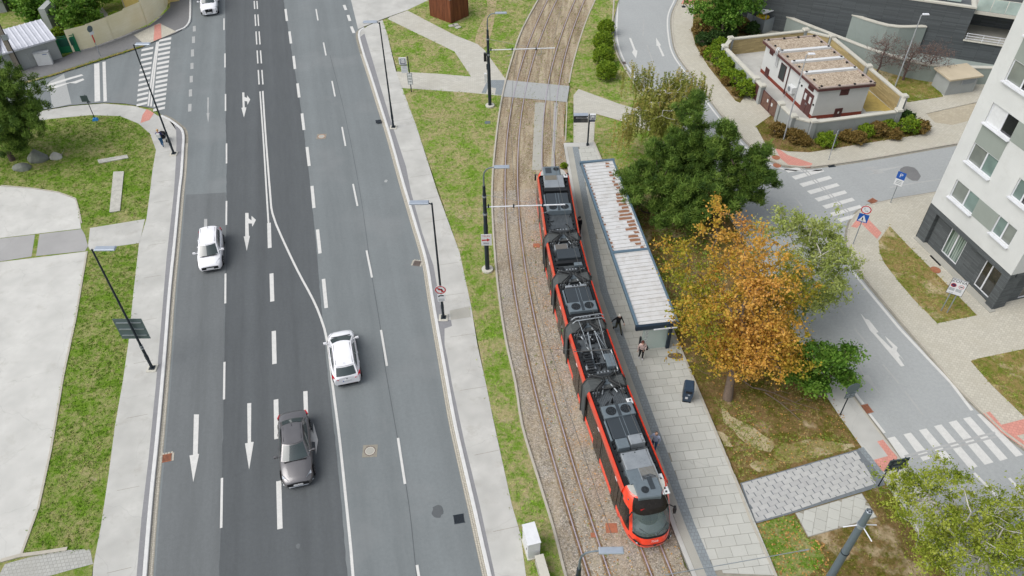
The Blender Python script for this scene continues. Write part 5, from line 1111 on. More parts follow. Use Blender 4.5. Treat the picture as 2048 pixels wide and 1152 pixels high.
# slim lamps at the transformer house and ramp
for px, h, lab, side in (((1567, 279), 8.0, 'slim silver lamp post in front of the transformer house', 1), ((1790, 173), 7.1, 'slim silver lamp post among the bare shrubs', 1)):
    p = P(*px, .12); t = thing('lamp_post', lab, 'street lamp', p, 0, 'slim silver lamp posts'); MB().tube([(0, 0, 0), (0, 0, h)], [.07, .04], 8).obj('pole', M['silver'], t); MB().tube([(0, 0, h - .03), (.2, 0, h + .05)], .03, 6).obj('bracket', M['silver'], t); MB().bbox((.38, 0, h + .08), (.55, .26, .1), .04).obj('lamp_head', M['frame_white'], t)
# leaning concrete pole
p = P(40, 141, .1); q = P(-8, 26, 5.8); t = thing('utility_pole', 'thick weathered concrete pole standing against the garage with cables', 'pole', p)
MB().box((0, 0, 4), (.5, .32, 8), .25, taper=.6).obj('shaft', simple('pole_concrete', C(146, 138, 126), .9, var=.2), t); MB().tube([(.34, -.05, 0), (.2, -.05, 8)], .05, 6).obj('cable_pipe', M['black'], t); MB().box((.2, -.1, 3.6), (.5, .3, .5), .25).obj('cable_box', M['galv'], t)
# bus stop post
t = thing('bus_stop_post', 'dark bus stop post with square stop sign and timetable frames', 'bus stop', P(823, 184, .09)); MB().tube([(0, 0, 0), (0, 0, 3.7)], .05, 8).obj('post', M['pole_dark'], t)
o = MB().bbox((-.5, -.02, 3.25), (.72, .1, .68), .03).obj('stop_sign', M['sign_white'], t); MB().box((-.5, -.075, 3.25), (.5, .012, .5)).obj('blue_panel', M['sign_navy'], o); MB().box((-.5, -.083, 3.27), (.38, .008, .38)).obj('symbol', M['sign_white'], o); text('BUS', .15, 'sign_navy', o, FW, .5, .09, 3.27)
MB().box((-.45, -.02, 2.87), (.6, .12, .07)).obj('bar', M['sign_navy'], t); o = MB().box((-.42, -.02, 2.4), (.62, .03, .75)).obj('notice_plate', M['sign_white'], t); [MB().box((-.42, -.04, 2.15 + i * .16), (.46, .006, .04)).obj('text_line', M['lamp_head'], o) for i in range(4)]
for i in range(4): o = MB().box((.0, -.07, .98 + i * .3), (.46, .03, .27)).obj('timetable_frame', M['sign_back'], t); MB().box((0, -.088, .98 + i * .3), (.38, .01, .21)).obj('timetable', M['sign_white'], o)
# tram stop post with display
t = thing('tram_stop_post', 'dark tram stop post with a wide information display at the platform head', 'tram stop', P(1175, 291, ZP)); MB().tube([(0, 0, 0), (0, 0, 3.1)], .07, 10).obj('post', M['pole_dark'], t); MB().tube([(0, 0, 0), (0, 0, .2)], .12, 10).obj('foot', M['pole_dark'], t)
o = MB().bbox((-.72, .02, 2.72), (1.2, .34, .66), .02).obj('display', M['sign_black'], t); MB().box((-.72, .02, 3.065), (1.22, .42, .05)).obj('display_roof', M['lamp_head'], o); text('Záhumenice', .17, 'sign_white', o, FW, .74, .17, 2.86); MB().box((-.2, -.155, 2.86), (.1, .01, .12)).obj('icon', M['sign_white'], o); MB().box((-.72, -.154, 2.58), (1.12, .008, .3)).obj('screen', M['pane_dark'], o)
o = MB().bbox((.28, .0, 2.86), (.52, .2, .52), .03).obj('stop_sign', M['sign_white'], t); MB().box((.28, -.105, 2.86), (.4, .012, .4)).obj('navy_panel', M['sign_navy'], o); MB().bbox((.28, -.115, 2.88), (.28, .01, .3), .005).obj('tram_symbol', M['sign_white'], o); MB().box((.28, -.122, 2.8), (.12, .008, .08)).obj('tram_window', M['sign_navy'], o); MB().box((.26, 0, 2.5), (.46, .16, .16)).obj('navy_bar', M['sign_navy'], t)

# --- platform shelter
sp0 = Vector(P(1275, 655, 2.95)); sp1 = Vector(P(1357, 650, 2.95)); sp2 = Vector(P(1162, 327, 2.95)); sp3 = Vector(P(1230, 326, 2.95))
sh = thing('tram_shelter', 'long platform shelter with a white corrugated roof, steel columns and glass end wall', 'shelter', (sp0.x, sp0.y, ZP))
ax = (sp2 - sp0); ax.z = 0; SLEN = ax.length; ax.normalize(); ac_ = Vector((ax.y, -ax.x, 0)); WID = 2.55
MS = Matrix(((ac_.x, ax.x, 0, sp0.x), (ac_.y, ax.y, 0, sp0.y), (0, 0, 1, 0), (0, 0, 0, 1)))
M['steel_blue'] = simple('steel_blue_grey', C(110, 134, 150), .4, .35, var=.12); M['steel_navy'] = simple('steel_navy', C(46, 62, 78), .4, .35, var=.15)
n = NT('shelter_sheet'); v = n.pos(); a_ = n.noise(v, 1.6, 7, .75, .46, .72); c_ = n.mix(n.math('MULTIPLY', a_, .5), C(226, 226, 225), C(176, 168, 156)); M['sheet_white'] = n.out(c_, .5, .1, .4)
M['rust_flake'] = simple('peeled_rust', C(146, 104, 78), .9, var=.3, scale=8, obj=False)
ZR = 2.93; split = SLEN * .395
def roof_part(y0, y1, n_):
    mb = MB(); vs = []; k = 0; step = (y1 - y0) / n_
    prof = [(0, 0), (.8, 0), (.84, .06), (.95, .06), (1, 0)]
    ys2 = [(y0 + (i + a) * step, b) for i in range(n_) for a, b in prof[:-1]] + [(y1, 0)]
    for y, b in ys2: vs += [tuple(MS @ Vector((.1, y, ZR + b))), tuple(MS @ Vector((WID - .06, y, ZR + .06 + b)))]
    mb.add(vs, [(2 * i, 2 * i + 1, 2 * i + 3, 2 * i + 2) for i in range(len(ys2) - 1)]); return mb.obj('roof_sheet', M['sheet_white'], sh, True), step
r1, st1 = roof_part(.12, split - .1, 18); r2, st2 = roof_part(split + .12, SLEN - .1, 26)
fl = MB(); zs_ = lambda a: ZR + .008 + .06 * a / WID
for i in range(26):
    y = split + .12 + st2 * i; yh = st2 * .76
    def strip(x0, x1, k0=.05, k1=.95):
        up = [(x0 + (x1 - x0) * t + random.uniform(-.04, .04), y + yh * (k0 + random.uniform(0, .25))) for t in (0, .3, .65, 1)]; dn = [(x0 + (x1 - x0) * t + random.uniform(-.06, .06), y + yh * (k1 - random.uniform(0, .3))) for t in (1, .6, .25, 0)]
        fl.add([tuple(MS @ Vector((min(max(a, .12), WID - .1), b, zs_(min(max(a, .12), WID - .1))))) for a, b in up + dn], [tuple(range(8))])
    if random.random() < .8: strip(.12, .12 + random.uniform(.06, .2))
    g_ = max(0, 1 - abs(i - 8) / 14.0)
    if random.random() < .45 + g_: e_ = WID - random.uniform(.12, .3) - (1 - g_) * .2; strip(e_ - random.uniform(.35, 1.05) * (.3 + g_ * .7), e_, .02, 1.15)
    if random.random() < .25 * g_: x = random.uniform(.7, 1.5); strip(x, x + random.uniform(.15, .4), .3, .6)
stuff(fl.obj('rust_patches', M['rust_flake'], sh, True))
def beam(name, p, d, mat='steel_blue', par=None):
    return MB().box(p, d, M4=MS).obj(name, M[mat], par or sh, True)
for y0, y1 in ((0, split), (split, SLEN)):
    beam('gutter', (.02, (y0 + y1) / 2, ZR - .02), (.16, y1 - y0 - .01, .22)); beam('rear_fascia', (WID, (y0 + y1) / 2, ZR + .05), (.12, y1 - y0 - .01, .22))
beam('end_fascia', (WID / 2, .02, ZR - .05), (WID + .22, .2, .34), 'steel_navy'); beam('end_fascia', (WID / 2, SLEN, ZR + .05), (WID + .22, .2, .26)); beam('joint_gutter', (WID / 2, split, ZR + .06), (WID - .1, .22, .16))
for i, y in enumerate(np.linspace(.55, SLEN - .7, 6)):
    c = beam('column', (WID - .2, float(y), ZR / 2 + .1), (.22, .42, ZR - .26), 'steel_navy'); beam('cantilever', (WID / 2 - .1, float(y), ZR - .12), (WID - .4, .12, .18), 'steel_navy', c)
def shelterglass():
    n = NT('shelter_glass'); b = n.b; b.inputs['Base Color'].default_value = (.62, .76, .72, 1); b.inputs['Roughness'].default_value = .03; b.inputs['Alpha'].default_value = .42; b.inputs['Specular IOR Level'].default_value = .6; return n.m
M['sh_glass'] = shelterglass()
for i, y0 in enumerate(np.arange(.8, SLEN - 1.5, 1.78)): beam('rear_pane', (WID - .42, float(y0) + .86, 1.35), (.02, 1.7, 2.1), 'sh_glass')
eg = beam('end_pane', (WID / 2 + .25, .5, 1.3), (1.9, .02, 2.1), 'sh_glass')
beam('end_post', (WID / 2 - .78, .5, .85), (.1, .12, 1.25), 'pole_dark'); beam('light_bar', (WID / 2 + .5, -.12, ZR - .22), (1.5, .07, .07), 'frame_white')
tm = MS @ Matrix.Rotation(PI, 4, 'Z'); inv = MW[sh.name].inverted()
tx = text('ZÁHUMENICE', .3, 'sign_white', eg, inv @ MS @ Matrix.Translation((WID / 2 - .42, .47, 1.42)) @ Matrix.Rotation(PI, 4, 'Z'), 0, .0, 0, 'CENTER', PI / 2)
for i, y in enumerate((3.2, 9.5, 14.5)): b_ = beam('bench', (WID - .75, y, ZP + .46), (.45, 2.2, .06), 'timber'); [beam('bench_leg', (WID - .75, y + d, ZP + .22), (.3, .06, .42), 'steel_navy', b_) for d in (-.8, .8)]
tag(MB().prism([(P2(1351, 717)[0] + .42 * math.cos(a * PI / 8) * 1.3, P2(1351, 717)[1] + .26 * math.sin(a * PI / 8) * (1 + .2 * math.cos(a * 2.1))) for a in range(16)], ZP + .03, ZP + .04).obj('oval_cover', simple('brown_lid', C(112, 98, 80), .9, var=.2)), 'brown oval lid at the foot of the shelter column', 'lid')
# --- litter bin
t = thing('litter_bin', 'dark blue tapered litter bin with stickers on the platform edge', 'bin', P(1373, 797, ZP + .03), R(-12)); bm_ = simple('bin_blue', C(62, 82, 104), .45, .3, var=.2)
MB().add([(x * k, y * k2, z) for z, k, k2 in ((.05, .75, .8), (.75, 1, 1), (1.22, 1.0, 1.0), (1.36, .8, .92)) for x, y in ((-.3, -.36), (.3, -.36), (.3, .36), (-.3, .36))], [(4 * r + i, 4 * r + (i + 1) % 4, 4 * r + 4 + (i + 1) % 4, 4 * r + 4 + i) for r in range(3) for i in range(4)] + [(12, 13, 14, 15)]).obj('body', bm_, t)
MB().box((-.295, 0, .75), (.02, .5, .8)).obj('side_panel', simple('bin_grey_panel', C(78, 88, 94), .5, .3), t); MB().box((.02, -.37, 1.02), (.38, .04, .16)).obj('opening', M['sign_black'], t); [MB().box((x, -.375, z), (w_, .012, h_)).obj('sticker', M[m_], t) for x, z, w_, h_, m_ in ((.05, .8, .14, .1, 'lamp_head'), (-.06, .5, .16, .18, 'sign_white'))]; MB().box((0, 0, .03), (.5, .62, .06)).obj('foot', M['sign_black'], t)
# --- white utility cabinet and low concrete wall
c0_ = P(1064, 1110, .09); t = thing('utility_cabinet', 'white utility cabinet on the verge beside the tramway', 'cabinet', c0_, R(14)); MB().bbox((.05, .35, .78), (.62, 1.15, 1.5), .02).obj('body', M['white_plastic'], t); MB().box((.05, .35, .04), (.72, 1.25, .1)).obj('plinth', M['cap'], t)
MB().box((.05, .35, 1.56), (.68, 1.21, .06)).obj('lid', M['sign_white'], t); MB().box((-.275, .3, .8), (.02, 1.0, 1.25)).obj('door', M['white_plastic'], t); MB().box((-.29, .0, .8), (.03, .06, .12)).obj('lock', M['sign_black'], t)
lw = PL([(1078, 1112), (1098, 1180)], .7); d = Vector(lw[1]) - Vector(lw[0]); t = thing('low_wall', 'low rough concrete wall stub with fallen leaves behind the utility cabinet', 'wall', (*lw[0], .09), 0); an = math.atan2(d.y, d.x); MB().box((d.x / 2, d.y / 2, .34), (d.length, .42, .68), an, taper=.98).obj('block', M['slab'], t); MB().box((d.x / 2, d.y / 2, .7), (d.length + .04, .46, .05), an).obj('top_slab', M['cap'], t)
# --- covers and grates
M['iron'] = simple('cast_iron', C(142, 128, 120), .7, .4, var=.25); M['iron_red'] = simple('rusty_iron', C(172, 112, 84), .85, .1, var=.3)
def manhole(px, r, label, mat='iron', z=0.0, frame=True):
    t = thing('manhole_cover', label, 'manhole', P(*px, z)); 
    if frame: MB().box((0, 0, .006), (r * 2.5, r * 2.5, .012), .05).obj('frame', M['kerb_dark'], t)
    k = 24; MB().ring((0, 0, .016), r * .7, r * .82, k).obj('ring', M['cap'], t) if frame else None
    MB().disc((0, 0, .014), r, k).obj('lid', M[mat], t)
    if frame:
        MB().disc((0, 0, .018), r * .7, k).obj('centre', M['slab'], t)
        for i in range(14): a = 2 * PI * i / 14; MB().disc((r * .91 * math.cos(a), r * .91 * math.sin(a), .018), r * .055, 6).obj('hole', M['sign_black'], t)
manhole((740, 902), .34, 'round cast manhole cover with a pale ring in the grey lane'); manhole((643, 273), .34, 'round rusty manhole cover farther up the grey lane', 'iron_red')
manhole((1871, 540), .36, 'rusty brown round cover beside the grass island', 'iron_red', .11, False); manhole((1552, 315), .34, 'brown round cover on the red corner paving', 'iron_red', .11, False); manhole((1554, 331), .34, 'brown round cover in the street just off the corner kerb', 'iron_red', .0, False)
def grate(px, w_, l_, yaw, label, mat='iron', z=.0, surround=False):
    t = thing('drain_grate', label, 'drain', P(*px, z), yaw); MB().box((0, 0, .004), (w_, l_, .01)).obj('pit', M['sign_black'], t)
    if surround:
        for i in range(14): a = i; MB().box(((-w_ / 2 - .08) if i < 5 else (w_ / 2 + .08) if i >= 9 else (-w_ / 2 + (i - 5) * w_ / 3), (-l_ / 2 + .04 + (i % 5) * l_ / 4.6) if (i < 5 or i >= 9) else l_ / 2 + .08, .008), (.12, .12, .016)).obj('sett', M['cobble'], t)
    for i in range(7): MB().box((-w_ / 2 + w_ * (i + .5) / 7, 0, .014), (w_ / 7 * .55, l_, .02)).obj('bar', M[mat], t)
    for s in (-1, 1): MB().box((0, s * l_ / 2, .014), (w_ + .04, .04, .022)).obj('frame_bar', M[mat], t)
grate((334, 916), .5, .5, .23, 'rusty drain grate in the cobble gutter by the long arrow', 'iron_red', surround=True); grate((834, 527), .5, .5, -.2, 'drain grate with setts at the gutter beside the grey lanes', 'iron', surround=True)
grate((918, 1038), .55, .5, .18, 'dark drain grate in the grey lane near the cobbles', 'pole_dark'); grate((757, 243), .5, .45, .2, 'small drain grate at the kerb by the far lamp', 'pole_dark', .11)
grate((1733, 818), .55, .6, .25, 'brown drain grate on the edge line of the curved street', 'iron_red', .01); grate((1247, 126), .5, .45, .1, 'drain grate at the bend by the round bushes', 'iron', .01); grate((1745, 402), .7, .45, .6, 'dark drain grate off the corner kerb near the parking sign', 'iron_red', .01); grate((1663, 332), .6, .3, .2, 'dark drain slot under the hedge kerb', 'pole_dark', .01)
for px, w_, lab in (((1223, 1056), .62, 'orange rusty square cover between the two tracks'), ((1073, 491), .5, 'brown square cover beside the empty track'), ((975, 245), .5, 'grey square cover in the lawn below the mast'), ((1187, 1070), .3, 'small rusty plate in the empty track')):
    t = tag(MB().bbox((0, 0, .0), (w_, w_ * .9, .03), .008).obj('inspection_cover', M['iron_red'] if 'grey' not in lab else M['pole_grey']), lab, 'cover'); t.location = P(*px, .1 if 'grey' in lab else .055)
# --- rocks and concrete remains in the lawn
def rock(px, d, label, mat, seed):
    r_ = random.Random(seed); bm = bmesh.new()
    for i in range(34):
        v = Vector((r_.gauss(0, 1), r_.gauss(0, 1), r_.gauss(0, 1))).normalized(); bm.verts.new((v.x * d[0], v.y * d[1], max(v.z * d[2] * (1.15 - .35 * abs(v.x)), -.15)))
    bmesh.ops.convex_hull(bm, input=bm.verts); bmesh.ops.bevel(bm, geom=bm.edges[:], offset=.03, segments=1, affect='EDGES')
    me = bpy.data.meshes.new('rock'); bm.to_mesh(me); bm.free(); me.materials.append(M[mat]); o = link(bpy.data.objects.new('rock', me)); o.location = P(*px, .12); return tag(o, label, 'rock', 'rocks in the lawn')
M['rock_grey'] = simple('rock_grey', C(124, 128, 118), .9, var=.3, scale=2.5, bump=.5); M['rock_pale'] = simple('rock_pale', C(190, 188, 178), .9, var=.25, scale=3, bump=.5)
rock((77, 318), (.95, .75, .85), 'tallest grey boulder with a peaked top under the pine', 'rock_grey', 3); rock((44, 337), (.85, .6, .5), 'flat grey boulder lying lowest in the lawn under the pine', 'rock_grey', 8); rock((112, 315), (.6, .45, .5), 'small pale boulder beside the peaked one', 'rock_pale', 5)
for pts_, lab in (([(195, 320), (254, 310), (257, 316), (198, 327)], 'long pale concrete slab lying in the lawn'), ([(227, 344), (248, 343), (240, 422), (219, 425)], 'broken pale concrete strip running down the lawn')):
    NOGRASS.append(PL(pts_, .1)); q = PL(pts_, .13); c = np.mean(np.array(q), axis=0); o = MB().prism([(p[0] - c[0], p[1] - c[1]) for p in q], .0, .08).obj('concrete_slab', M['rock_pale']); o.location = (c[0], c[1], .09); tag(o, lab, 'slab')
# ------------------------------------------------------------------ cars
def carpaint(name, col, metal=0.0, rough=.3):
    n = NT(name); v = n.pos(obj=True); f = n.noise(v, 1.5, 4); c = n.mix(f, sc(col, .95), sc(col, 1.05)); n.b.inputs['Coat Weight'].default_value = .8; n.b.inputs['Coat Roughness'].default_value = .04
    return n.out(c, rough, metal, .5)
M['car_white'] = carpaint('car_white', (.74, .74, .76, 1)); M['car_grey'] = carpaint('car_grey_brown', C(124, 122, 123), .6, .28)
M['car_glass'] = glass('car_glass', C(52, 66, 66), .04); M['tyre'] = simple('tyre_rubber', C(30, 30, 32), .85); M['alloy'] = simple('alloy', C(176, 178, 182), .3, .7); M['trim'] = simple('car_trim', C(24, 25, 28), .5)
M['head_lens'] = simple('headlight_lens', C(206, 212, 218), .15, .2); M['tail_lens'] = simple('tail_lens', C(190, 20, 40), .25); M['plate'] = simple('number_plate', C(228, 230, 232), .5); M['chrome'] = simple('chrome_trim', C(220, 224, 230), .15, .9)
def patch(mb, p00, p10, p11, p01, bulge=(0, 0, 0), nx=8, ny=5, u0=0, u1=1, v0=0, v1=1, off=(0, 0, 0), mi=0, pw=1.0):
    """bilinear patch with a bulge; u runs p00->p10, v runs p00->p01"""
    P_ = [Vector(p) for p in (p00, p10, p11, p01)]; b = Vector(bulge); o_ = Vector(off); vs = []
    for j in range(ny + 1):
        v = v0 + (v1 - v0) * j / ny
        for i in range(nx + 1):
            u = u0 + (u1 - u0) * i / nx; q = P_[0] * (1 - u) * (1 - v) + P_[1] * u * (1 - v) + P_[2] * u * v + P_[3] * (1 - u) * v
            vs.append(tuple(q + b * (1 - (2 * u - 1) ** 2) * (1 if pw == 1 else (1 - (2 * v - 1) ** 2)) + o_))
    return mb.add(vs, [(j * (nx + 1) + i, j * (nx + 1) + i + 1, (j + 1) * (nx + 1) + i + 1, (j + 1) * (nx + 1) + i) for j in range(ny) for i in range(nx)], mi, True)
def car(label, paint, L, W, H, st, cab, loc, rz, style):
    """st: stations (y, half width, top z, bottom z); cab: (windscreen foot, roof front, roof rear, rear glass foot) y, z of belt front/rear, roof half width"""
    t = thing('car', label, 'car', loc, rz); mb = MB(); N = 13; rows = []
    for y, hw, zt, zb in st:
        mz = zb + (zt - zb) * .45
        sec = [(hw * .86, zb), (hw * .97, zb + .08), (hw, mz), (hw * .985, zt - (zt - zb) * .28), (hw * .93, zt - .07), (hw * .84, zt - .015), (hw * .5, zt + .03), (0, zt + .045)]
        rows.append([(x, y, z) for x, z in sec] + [(-x, y, z) for x, z in sec[:-1][::-1]])
    k = len(rows[0]); vs = [p for r in rows for p in r]; fs = []
    for i in range(len(rows) - 1):
        for j in range(k - 1): fs.append((i * k + j, i * k + j + 1, (i + 1) * k + j + 1, (i + 1) * k + j))
        fs.append((i * k + k - 1, i * k, (i + 1) * k, (i + 1) * k + k - 1))
    mb.add(vs, fs, 0, True); mb.add(rows[0], [tuple(range(k))], 0, True); mb.add(rows[-1], [tuple(range(k))[::-1]], 0, True)
    body = mb.obj('body', M[paint], t)
    ya, yb, yc, yd, zf, zr, wt = cab; wb = W / 2 * .86; ztop = H - .03
    A0, A1 = (-wb, ya, zf), (wb, ya, zf); B0, B1 = (-wt, yb, ztop - .03), (wt, yb, ztop - .03); C0, C1 = (-wt, yc, ztop - .04), (wt, yc, ztop - .04); D0, D1 = (-wb * .93, yd, zr), (wb * .93, yd, zr)
    cb = MB(); bf = (0, .16, .02); br = (0, -.1, .02)
    patch(cb, A0, A1, B1, B0, bf); patch(cb, C0, C1, D1, D0, br)
    nr = 8; vs = []
    for j in range(nr + 1):
        v = j / nr
        for i in range(13):
            u = i / 12; y = yb + (yc - yb) * v; x = -wt + 2 * wt * u; z = ztop - .03 + .045 * (1 - (2 * u - 1) ** 4) + .03 * math.sin(PI * v)
            vs.append((x, y + (.16 if v == 0 else (-.1 if v == 1 else 0)) * (1 - (2 * u - 1) ** 2), z))
    cb.add(vs, [(j * 13 + i, j * 13 + i + 1, (j + 1) * 13 + i + 1, (j + 1) * 13 + i) for j in range(nr) for i in range(12)], 0, True)
    for s in (-1, 1): patch(cb, (s * wb, ya, zf), (s * wb * .93, yd, zr), (s * wt, yc, ztop - .04), (s * wt, yb, ztop - .03), (s * .05, 0, 0), 8, 4)
    cabin = cb.obj('cabin', M[paint], t)
    patch(MB(), A0, A1, B1, B0, bf, u0=.05, u1=.95, v0=.04, v1=.95, off=(0, .012, .012)).obj('windscreen', M['car_glass'], cabin)
    patch(MB(), C0, C1, D1, D0, br, u0=.07, u1=.93, v0=.08, v1=.9, off=(0, -.012, .012)).obj('rear_window', M['car_glass'], cabin)
    for s in (-1, 1):
        for u0, u1 in ((.16, .5), (.52, .84)): patch(MB(), (s * wb, ya, zf), (s * wb * .93, yd, zr), (s * wt, yc, ztop - .04), (s * wt, yb, ztop - .03), (s * .05, 0, 0), 5, 3, u0, u1, .1, .86, (s * .014, 0, .004)).obj('side_window', M['car_glass'], cabin)
        MB().tube([(s * (wb + .0), ya - .12, zf + .03), (s * (wb * .965), (ya + yd) / 2, (zf + zr) / 2 + .03), (s * wb * .935, yd + .2, zr + .02)], .014, 5).obj('window_trim', M['chrome'] if style == 'sedan' else M['trim'], cabin)
        MB().tube([(s * (wt - .1), yb - .12, ztop + .015), (s * (wt - .1), yc + .1, ztop + .01)], .012, 4).obj('roof_strip', M['trim'], cabin)
        mr = MB(); mr.tube([(s * wb * 1.0, ya - .3, zf + .06), (s * (W / 2 + .1), ya - .3, zf + .1)], .03, 6); mr.bbox((s * (W / 2 + .13), ya - .3, zf + .12), (.2, .12, .15), .04); mr.obj('mirror', M[paint], t)
    yF, yR = st[0][0] - .82, st[-1][0] + .78
    for y in (yF, yR):
        for s in (-1, 1):
            x = s * (W / 2 - .1); MB().disc((s * (W / 2 + .003), y, .36), .37, 20, 0, (s, 0, 0), (0, 0, 1)).obj('wheel_arch', M['trim'], t)
            wh = MB().tube([(x - s * .1, y, .32), (x + s * .09, y, .32), (x + s * .118, y, .32)], [.32, .32, .29], 18).obj('wheel', M['tyre'], t); MB().disc((x + s * .121, y, .32), .22, 14, 0, (s, 0, 0), (0, 0, 1)).obj('rim', M['alloy'], wh)
            for i in range(5): a = i * 2 * PI / 5; MB().box((x + s * .126, y + .12 * math.cos(a), .32 + .12 * math.sin(a)), (.006, .05, .05)).obj('spoke', M['trim'], wh)
    y0 = st[0][0]; h0 = st[1][2]
    for s in (-1, 1):
        if style == 'suv': q = [(s * .42, y0 - .02, .8), (s * .9, y0 - .34, .82), (s * .9, y0 - .4, .95), (s * .42, y0 - .1, .9)]
        else: q = [(s * .42, y0 - .05, h0 - .12), (s * (W / 2 - .12), y0 - .42, h0 + .02), (s * (W / 2 - .14), y0 - .55, h0 + .14), (s * .5, y0 - .2, h0 + .05)]
        c = Vector((0, .03, .035)); MB().add([tuple(Vector(p) + c) for p in q] + [tuple(Vector(p) - Vector((0, .1, .1))) for p in q], [(0, 1, 2, 3), (0, 4, 5, 1), (1, 5, 6, 2), (2, 6, 7, 3), (3, 7, 4, 0)]).obj('headlight', M['head_lens'], t)
        yr = st[-1][0]; zt = st[-2][2]; q = [(s * (W / 2 - .42), yr - .03, zt - .16), (s * (W / 2 - .06), yr + .26, zt - .2), (s * (W / 2 - .06), yr + .34, zt + .0), (s * (W / 2 - .16), yr + .1, zt - .02)]
        MB().add([tuple(Vector(p) - Vector((-s * .03, .035, 0))) for p in q] + [tuple(Vector(p) + Vector((0, .1, 0))) for p in q], [(0, 1, 2, 3), (0, 4, 5, 1), (1, 5, 6, 2), (2, 6, 7, 3), (3, 7, 4, 0)]).obj('tail_light', M['tail_lens'], t)
    MB().box((0, y0 + .012, .5), (1.15 if style != 'suv' else .7, .05, .2)).obj('grille', M['trim'], t); MB().box((0, y0 + .045, .46), (.52, .015, .12)).obj('number_plate', M['plate'], t)
    MB().tube([(-W / 2 + .1, y0 - .26, .3), (-.5, y0 + .0, .27), (.5, y0 + .0, .27), (W / 2 - .1, y0 - .26, .3)], .035, 5).obj('bumper_lip', M['chrome'] if style in ('sedan', 'suv') else M['trim'], t)
    yr = st[-1][0]; MB().box((0, yr - .02, st[-1][2] - .22), (.52, .03, .12)).obj('number_plate', M['plate'], t); MB().box((-.24, yr - .037, st[-1][2] - .22), (.045, .006, .12)).obj('plate_band', M['sign_blue'], t)
    MB().box((0, yr + .02, .3), (W * .7, .06, .12)).obj('rear_valance', M['trim'], t); MB().disc((0, yr - .012, st[-1][2] - .06), .05, 12, 0, (0, -1, 0), (0, 0, 1)).obj('badge', M['chrome'], t); MB().disc((0, y0 - .03, h0 - .02), .07, 14, 0, (0, .8, .6), (0, 0, 1)).obj('badge', M['chrome'], t)
    MB().tube([(0, yc + .15, H), (0, yc + .02, H + .1)], .012, 5).obj('aerial', M['trim'], t)
    if style == 'suv':
        for s in (-1, 1): MB().bbox((s * .2, y0 + .03, .72), (.36, .06, .26), .03).obj('kidney_grille', M['trim'], t); MB().box((s * .72, y0 - .12, .48), (.26, .2, .16)).obj('air_intake', M['trim'], t)
    for yy in ((ya + yb) / 2 - .55, (yc + yd) / 2 + .25):
        for s in (-1, 1): MB().box((s * (W / 2 + .001), yy, .68), (.004, .012, .5)).obj('door_gap', M['trim'], t)
    for s in (-1, 1):
        for yy in (-.25, -1.05): MB().box((s * (W / 2 + .006), yy + .1, .82), (.03, .16, .03)).obj('door_handle', M[paint], t)
    MB().box((0, y0 - (y0 - ya) * .0 - .0 + 0, 0) if False else (0, ya + .14, zf + .035), (W * .68, .06, .02)).obj('wiper_cowl', M['trim'], t)
    return t
HD = (Vector(P(569, 1058)) - Vector(P(553, 799))); 
def heading(a, b): d = Vector(P(*b)) - Vector(P(*a)); return math.atan2(-d.x, d.y)      # local +y along a->b
def place(front_px, L, rz, h=0): d = Vector((-math.sin(rz), math.cos(rz), 0)); return tuple(Vector(P(*front_px)) - d * (L / 2))
HB = lambda L, W, H: [(L / 2, W * .36, .62, .28), (L / 2 - .06, W * .42, .7, .22), (L / 2 - .3, W * .47, .8, .18), (L / 2 - .8, W * .495, .92, .18), (L / 2 - 1.15, W * .5, 1.0, .18), (0, W * .5, .98, .18), (-L / 2 + .9, W * .5, 1.0, .18), (-L / 2 + .35, W * .48, 1.02, .22), (-L / 2 + .08, W * .45, .98, .26), (-L / 2, W * .42, .9, .32)]
rz = heading((449, 724), (444, 956)); L_ = 4.1
car('white hatchback coming down the kerbside lane with its nose to the camera', 'car_white', 4.1, 1.74, 1.5, HB(4.1, 1.74, 1.5), (1.15, .4, -1.5, -1.96, .98, 1.0, .61), place((424, 546), 4.1, rz), rz, 'hatch')
rz = heading((810, 968), (762, 660)) + .03; d = Vector((-math.sin(rz), math.cos(rz), 0)); rp_ = Vector(P(698, 774)); L_ = 4.3
car('white hatchback driving away over the merging line with red tail lights', 'car_white', 4.3, 1.8, 1.48, HB(4.3, 1.8, 1.48), (1.2, .38, -1.55, -2.06, 1.0, .98, .61), tuple(rp_ + d * 2.15), rz, 'hatch')
rz = heading((553, 799), (566, 1058)); SD = [(2.4, .62, .6, .28), (2.34, .74, .66, .22), (2.05, .86, .74, .18), (1.5, .905, .86, .17), (.95, .92, .94, .17), (0, .92, .93, .17), (-1.2, .92, .97, .17), (-1.75, .9, 1.0, .18), (-2.2, .84, .99, .22), (-2.36, .78, .93, .26), (-2.4, .72, .82, .3)]
car('dark grey brown saloon with chrome trim rolling down the middle lane', 'car_grey', 4.8, 1.84, 1.47, SD, (1.02, .2, -1.05, -1.72, .93, 1.0, .59), place((600, 977), 4.8, rz), rz, 'sedan')
rz = heading((450, 107), (451, 188)); SU = [(2.25, .7, .82, .3), (2.2, .82, .9, .24), (1.95, .9, .98, .2), (1.4, .94, 1.04, .2), (.9, .95, 1.08, .2), (0, .95, 1.05, .2), (-1.3, .95, 1.08, .2), (-1.9, .92, 1.1, .24), (-2.2, .85, 1.04, .3), (-2.25, .8, .95, .34)]
car('white sport utility car with black twin grille entering at the top of the road', 'car_white', 4.5, 1.9, 1.62, SU, (1.0, .3, -1.4, -2.05, 1.06, 1.1, .64), place((421, 33), 4.5, rz), rz, 'suv')

